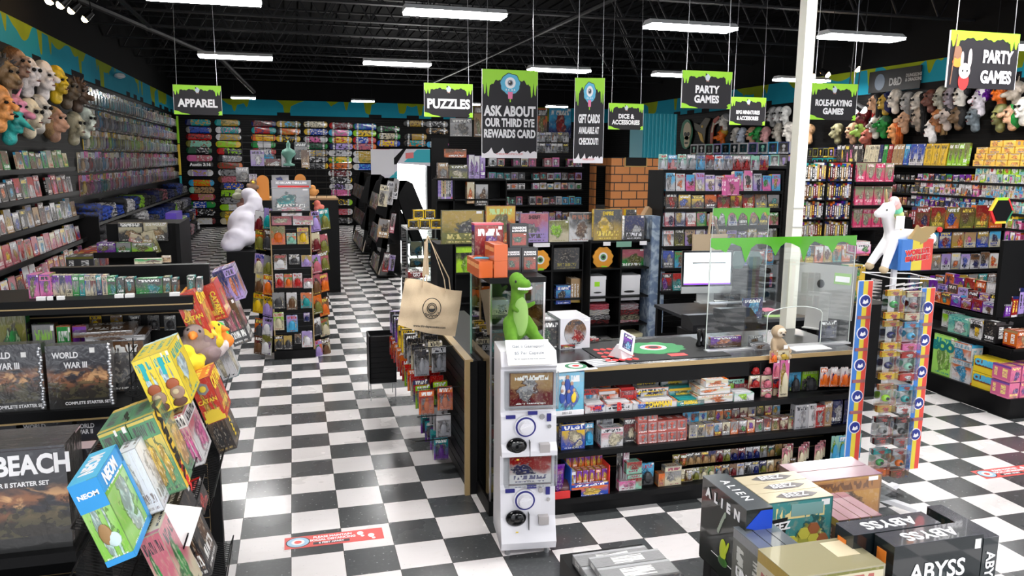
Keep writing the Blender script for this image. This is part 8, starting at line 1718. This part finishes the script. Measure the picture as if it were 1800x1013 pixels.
# shelves between spinner and right wall
KY = 8.2; k0, k1 = at(1604, 420, 'y', KY).x, at(1765, 420, 'y', KY).x; zsE = [at(1690, v, 'y', KY).z for v in (402, 436, 474, 508)]+[.3]
gondola('d', 'black gondola of board games between the unicorn and right wall', k0, k1, KY, zsE, at(1690, 385, 'y', KY).z, .38)
for k, (pal, n, h) in enumerate([(['orange', 'rose', 'brown', 'tan', 'olive', 'crimson'], 6, .3), (['blue', 'sky blue', 'tan', 'gold', 'cream'], 7, .22), (['cream', 'tan', 'lilac', 'grey', 'brown', 'white'], 9, .22), (['grey', 'gold', 'purple', 'teal', 'brown'], 9, .2), (['maroon', 'brown', 'olive', 'tan'], 9, .25)]):
    row('wrapped' if k < 2 else 'box', 'y', (k0+.03, KY+.02, zsE[k]), (k1-.03, KY+.02, zsE[k]), n, h, .08, f"on {['top', 'second', 'third', 'fourth', 'bottom'][k]} shelf of the gondola behind the unicorn", 'board games behind the unicorn', pal=pal, end='left', hj=.12, noun='board game')
# ---------------------------------------------------------------- table of board games at bottom right
TZ = .80
t = thing('game_table', 'low black table carrying stacked board games at bottom right', 'table', (2.15, 2.25, 0)); MB().box(-.62, .3, -.6, .4, TZ-.03, TZ).build('table_top', BLACK, t)
for x in (-.58, .26):
    for y in (-.55, .35): MB().box(x-.03, x+.03, y-.03, y+.03, 0, TZ-.03).build('leg', BLACK, t)
def game(x0, x1, y0, y1, z1, cols, label, z0=TZ, kind='SHRINK', front=None, ttl=None, name='board_game', rot=0, lab=None, art=True):
    t = thing(name, label, 'board game', ((x0+x1)/2, (y0+y1)/2, z0), (0, 0, rot)); W, D, H = (x1-x0)/2, (y1-y0)/2, z1-z0; q = [(0, 0), (1, 0), (1, 1), (0, 1)]; sp = [(2, 0), (3, 0), (3, 1), (2, 1)]
    m_ = SHRINK if kind == 'SHRINK' else kind
    setc(MB().box(-W, W, -D, D*.1, 0, H, cov={'f': q if art else sp, 't': sp, 'l': sp, 'r': sp, 'b': q}).build('lid', m_, t), cols); setc(MB().box(-W+.002, W-.002, D*.1, D, .002, H-.002, cov={'t': sp, 'l': sp, 'r': sp, 'b': q}).build('tray', m_, t), cols)
    return t, W, D, H
AZ = 1.13; ab = at(1228, 838, 'z', AZ); ac = at(1320, 897, 'z', AZ)
ALM = mat('alien_black_card', (.006, .009, .007), .3, coat=.8); AX = (ab.x+ac.x)/2
t, W, D, H = game(AX, AX+.105, ac.y, ab.y, AZ, C('black'), 'black board game box with glowing egg art, standing', kind=ALM)
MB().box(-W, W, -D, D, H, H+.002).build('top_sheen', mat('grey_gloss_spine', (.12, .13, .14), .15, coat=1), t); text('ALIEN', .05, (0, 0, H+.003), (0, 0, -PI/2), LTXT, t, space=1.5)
text('A L I E N', .05, (-W-.002, .0, H*.86), (PI/2, 0, -PI/2), LTXT, t, bold=.05, space=1.25)
b = MB()
for k in range(14): a = .2+k*.12; b.ell((-W-.002, .02+.045*math.cos(a+1.4), H*.52+.1*math.sin(a)-.02), (.002, .008-.0003*k, .012), 8, 6, 0)
b.ell((-W-.002, -.02, H*.33), (.003, .024, .045), 10, 8, 1); b.ell((-W-.002, -.045, H*.38), (.003, .008, .035), 8, 6, 1, Matrix.Rotation(.4, 3, 'X')); b.ell((-W-.002, -.022, H*.2), (.003, .034, .02), 10, 8, 2); b.build('egg_glow_art', [mat('pale_glow_ink', (.35, .4, .32), .4), mat('acid_yellow_ink', (.5, .6, .03), .4), mat('dark_green_glow', (.04, .14, .02), .4)], t, smooth=True)
MB().box(-W-.002, -W, -D*.6, D*.4, H*.2, H*.205).build('text_line', LTXT, t); MB().prism([(W*.0-W, H*.8), (W, H*.7), (W, H*.98), (W*.1, H*.98)], -D-.002, -D).build('blue_corner', mat('publisher_blue', (.01, .06, .5), .4), t)
BM = C((.03, .2, .2), (.06, .25, .25), (.5, .5, .08), t=(.8, .65, .3)); bc = at(1465, 872, 'z', 1.11); bl = at(1352, 886, 'z', 1.11)
for k in range(3):
    t, W, D, H = game(bl.x, bc.x, bc.y+.082*k, bc.y+.082*k+.078, 1.11, BM, f"teal honeycomb board game with cream top, {['nearest', 'middle', 'farthest'][k]} of three")
    MB().box(-W, W, -D, D, H, H+.002).build('cream_top', mat('honey_cream_card', (.7, .6, .42), .2, coat=.8), t); MB().prism([(-W*.6, 0), (-W*.3, -D*.6), (W*.4, -D*.6), (W*.7, 0), (W*.4, D*.6), (-W*.3, D*.6)], H+.002, H+.003, axis='z').build('dark_blot', mat('slate_brown_ink', (.14, .12, .12), .3), t); text('BEEZ', .045, (0, 0, H+.004), (0, 0, 0), LTXT, t, bold=.015)
    if k == 0:
        MB().prism([(-W*.93, H*.55), (-W*.45, H*.6), (-W*.4, H*.8), (-W*.9, H*.78)], -D-.003, -D).build('dark_title', BTXT, t); text('BEEZ', .042, (-W*.66, -D-.004, H*.69), (PI/2, -.08, 0), LTXT, t, bold=.03); b = MB()
        for j in range(12): a = j*2.4; b.prism([(W*.25+.085*math.sqrt(j/12)*math.cos(a)+.026*math.cos(PI*i/3), H*.4+.075*math.sqrt(j/12)*math.sin(a)+.024*math.sin(PI*i/3)) for i in range(6)], -D-.004-.0002*j, -D, j % 3)
        b.build('honeycomb_art', [mat('comb_yellow', (.6, .55, .08), .4), mat('comb_olive', (.4, .4, .07), .4), mat('comb_rust', (.35, .12, .05), .4)], t); MB().box(-W*.3, W*.7, -D-.002, -D, H*.8, H*.95).build('text_block', mat('text_grey_teal', (.2, .35, .34), .4), t)
rb = at(1545, 830, 'z', 1.04); rl = at(1400, 845, 'z', 1.04)
for k in range(2): 
    t, W, D, H = game(rl.x+.03, rb.x, rb.y+.1*k-.02, rb.y+.1*k+.075, 1.04, C((.35, .15, .04), (.45, .22, .04), 'brown', t=(.15, .06, .02)), f"rust brown crate board game with mauve top, {['nearer', 'farther'][k]} of two"); MB().box(-W, W, -D, D, H, H+.002).build('mauve_top', mat('mauve_gloss', (.32, .16, .2), .2, coat=.8), t)
p0 = at(1468, 912, 'z', 1.0)
for k in range(4):
    t, W, D, H = game(p0.x+.05*k, p0.x+.05*k+.046, p0.y-.02-.0*k, p0.y+.2, 1.0, C('brown', 'charcoal', 'gold', t=(.6, .3, .3)), f"slim brown game with rose plastic top, {nth(k)} from left"); MB().box(-W, W, -D, D, H, H+.002).build('plastic_top', mat('rose_plastic', (.4, .2, .23), .15, coat=1), t)
p0 = at(1316, 950, 'z', 1.05)
for k in range(3):
    t, W, D, H = game(p0.x+.052*k, p0.x+.052*k+.048, p0.y-.12, p0.y+.1, 1.05, C((.1, .1, .08), (.2, .19, .16), 'grey', t=(.6, .6, .55)), f"slate grey wrapped game standing upright, {nth(k)} from left"); MB().box(-W, W, -D, D, H, H+.002).build('plastic_top', mat('slate_plastic', (.15, .17, .19), .12, coat=1), t)
    if k == 0: text('UNDO', .05, (-W-.002, 0, H*.4), (PI/2, 0, -PI/2), LTXT, t, bold=.03)
p0, p1 = at(1372, 1000, 'z', 1.08), at(1553, 990, 'z', 1.08)
t, W, D, H = game(p0.x, p1.x, 1.93, 2.12, 1.08, C('cream', 'olive', 'gold', t=(.4, .1, .08)), 'cream and olive board game lying near the bottom frame edge'); MB().box(-W, W, -D, D, H, H+.002).build('cream_top', mat('khaki_gloss', (.38, .34, .2), .15, coat=1), t); MB().box(W*.3, W*.8, -D*.2, D*.8, H+.002, H+.003).build('pale_badge', mat('pale_cream_ink', (.7, .6, .4)), t)
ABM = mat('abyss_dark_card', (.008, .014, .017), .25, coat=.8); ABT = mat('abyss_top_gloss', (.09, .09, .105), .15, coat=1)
def abm():
    T = NT('abyss_art'); o = T.sep(T.coord('Generated')); n = T.noise(T.coord(), 9, 5, .8); g = T.sstep(T.math('ABSOLUTE', T.math('SUBTRACT', o[0], .52)), .32, .0); c = T.mix(T.mul(g, T.sstep(n, .35, .7), T.sstep(o[2], .75, .1)), (.006, .01, .012), (.06, .35, .42)); T.set(T.b.inputs['Base Color'], c); T.b.inputs['Roughness'].default_value = .25; T.b.inputs['Coat Weight'].default_value = .8; return T.m
ABA = abm(); za = 1.13; f0, f1, b1 = at(1571, 961, 'z', za), at(1726, 938, 'z', za), at(1687, 916, 'z', za)
for k, (dx, dy) in enumerate(((0, 0), (-.075, .1))):
    t, W, D, H = game(f0.x+dx, f1.x+dx, f1.y+dy-.005, f1.y+dy+.085, za, C('black'), f"black and deep blue board game with glossy top, {['front', 'rear'][k]} of the pair", kind=ABM)
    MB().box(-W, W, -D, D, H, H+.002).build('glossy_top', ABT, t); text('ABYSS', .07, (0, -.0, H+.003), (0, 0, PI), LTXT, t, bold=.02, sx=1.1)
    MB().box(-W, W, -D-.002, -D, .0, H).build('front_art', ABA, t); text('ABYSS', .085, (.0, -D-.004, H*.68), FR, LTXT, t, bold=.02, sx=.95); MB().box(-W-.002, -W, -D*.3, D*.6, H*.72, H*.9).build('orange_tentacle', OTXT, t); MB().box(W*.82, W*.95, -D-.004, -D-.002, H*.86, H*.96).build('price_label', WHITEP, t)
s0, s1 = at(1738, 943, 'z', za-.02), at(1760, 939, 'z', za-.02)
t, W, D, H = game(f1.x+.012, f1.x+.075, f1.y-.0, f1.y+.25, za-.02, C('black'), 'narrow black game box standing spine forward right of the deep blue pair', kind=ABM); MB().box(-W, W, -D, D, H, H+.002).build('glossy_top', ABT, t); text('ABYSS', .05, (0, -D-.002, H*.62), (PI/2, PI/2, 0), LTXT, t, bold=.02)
# flat grey boxes beside the table
t = thing('side_stand', 'low black stand left of the board game table', 'stand', (1.22, 2.72, 0)); MB().box(-.2, .17, -.2, .17, 0, .72).build('body', BLACK, t)
for k in range(2): t, W, D, H = game(1.04+.03*k, 1.36+.01*k, 2.56-.06*k, 2.8-.1*k, .765-.0*k if not k else .8, C('grey', 'charcoal', 'light grey'), f"flat grey glossy game box at the bottom edge, {['lower', 'upper'][k]} one", z0=.72 if not k else .767)
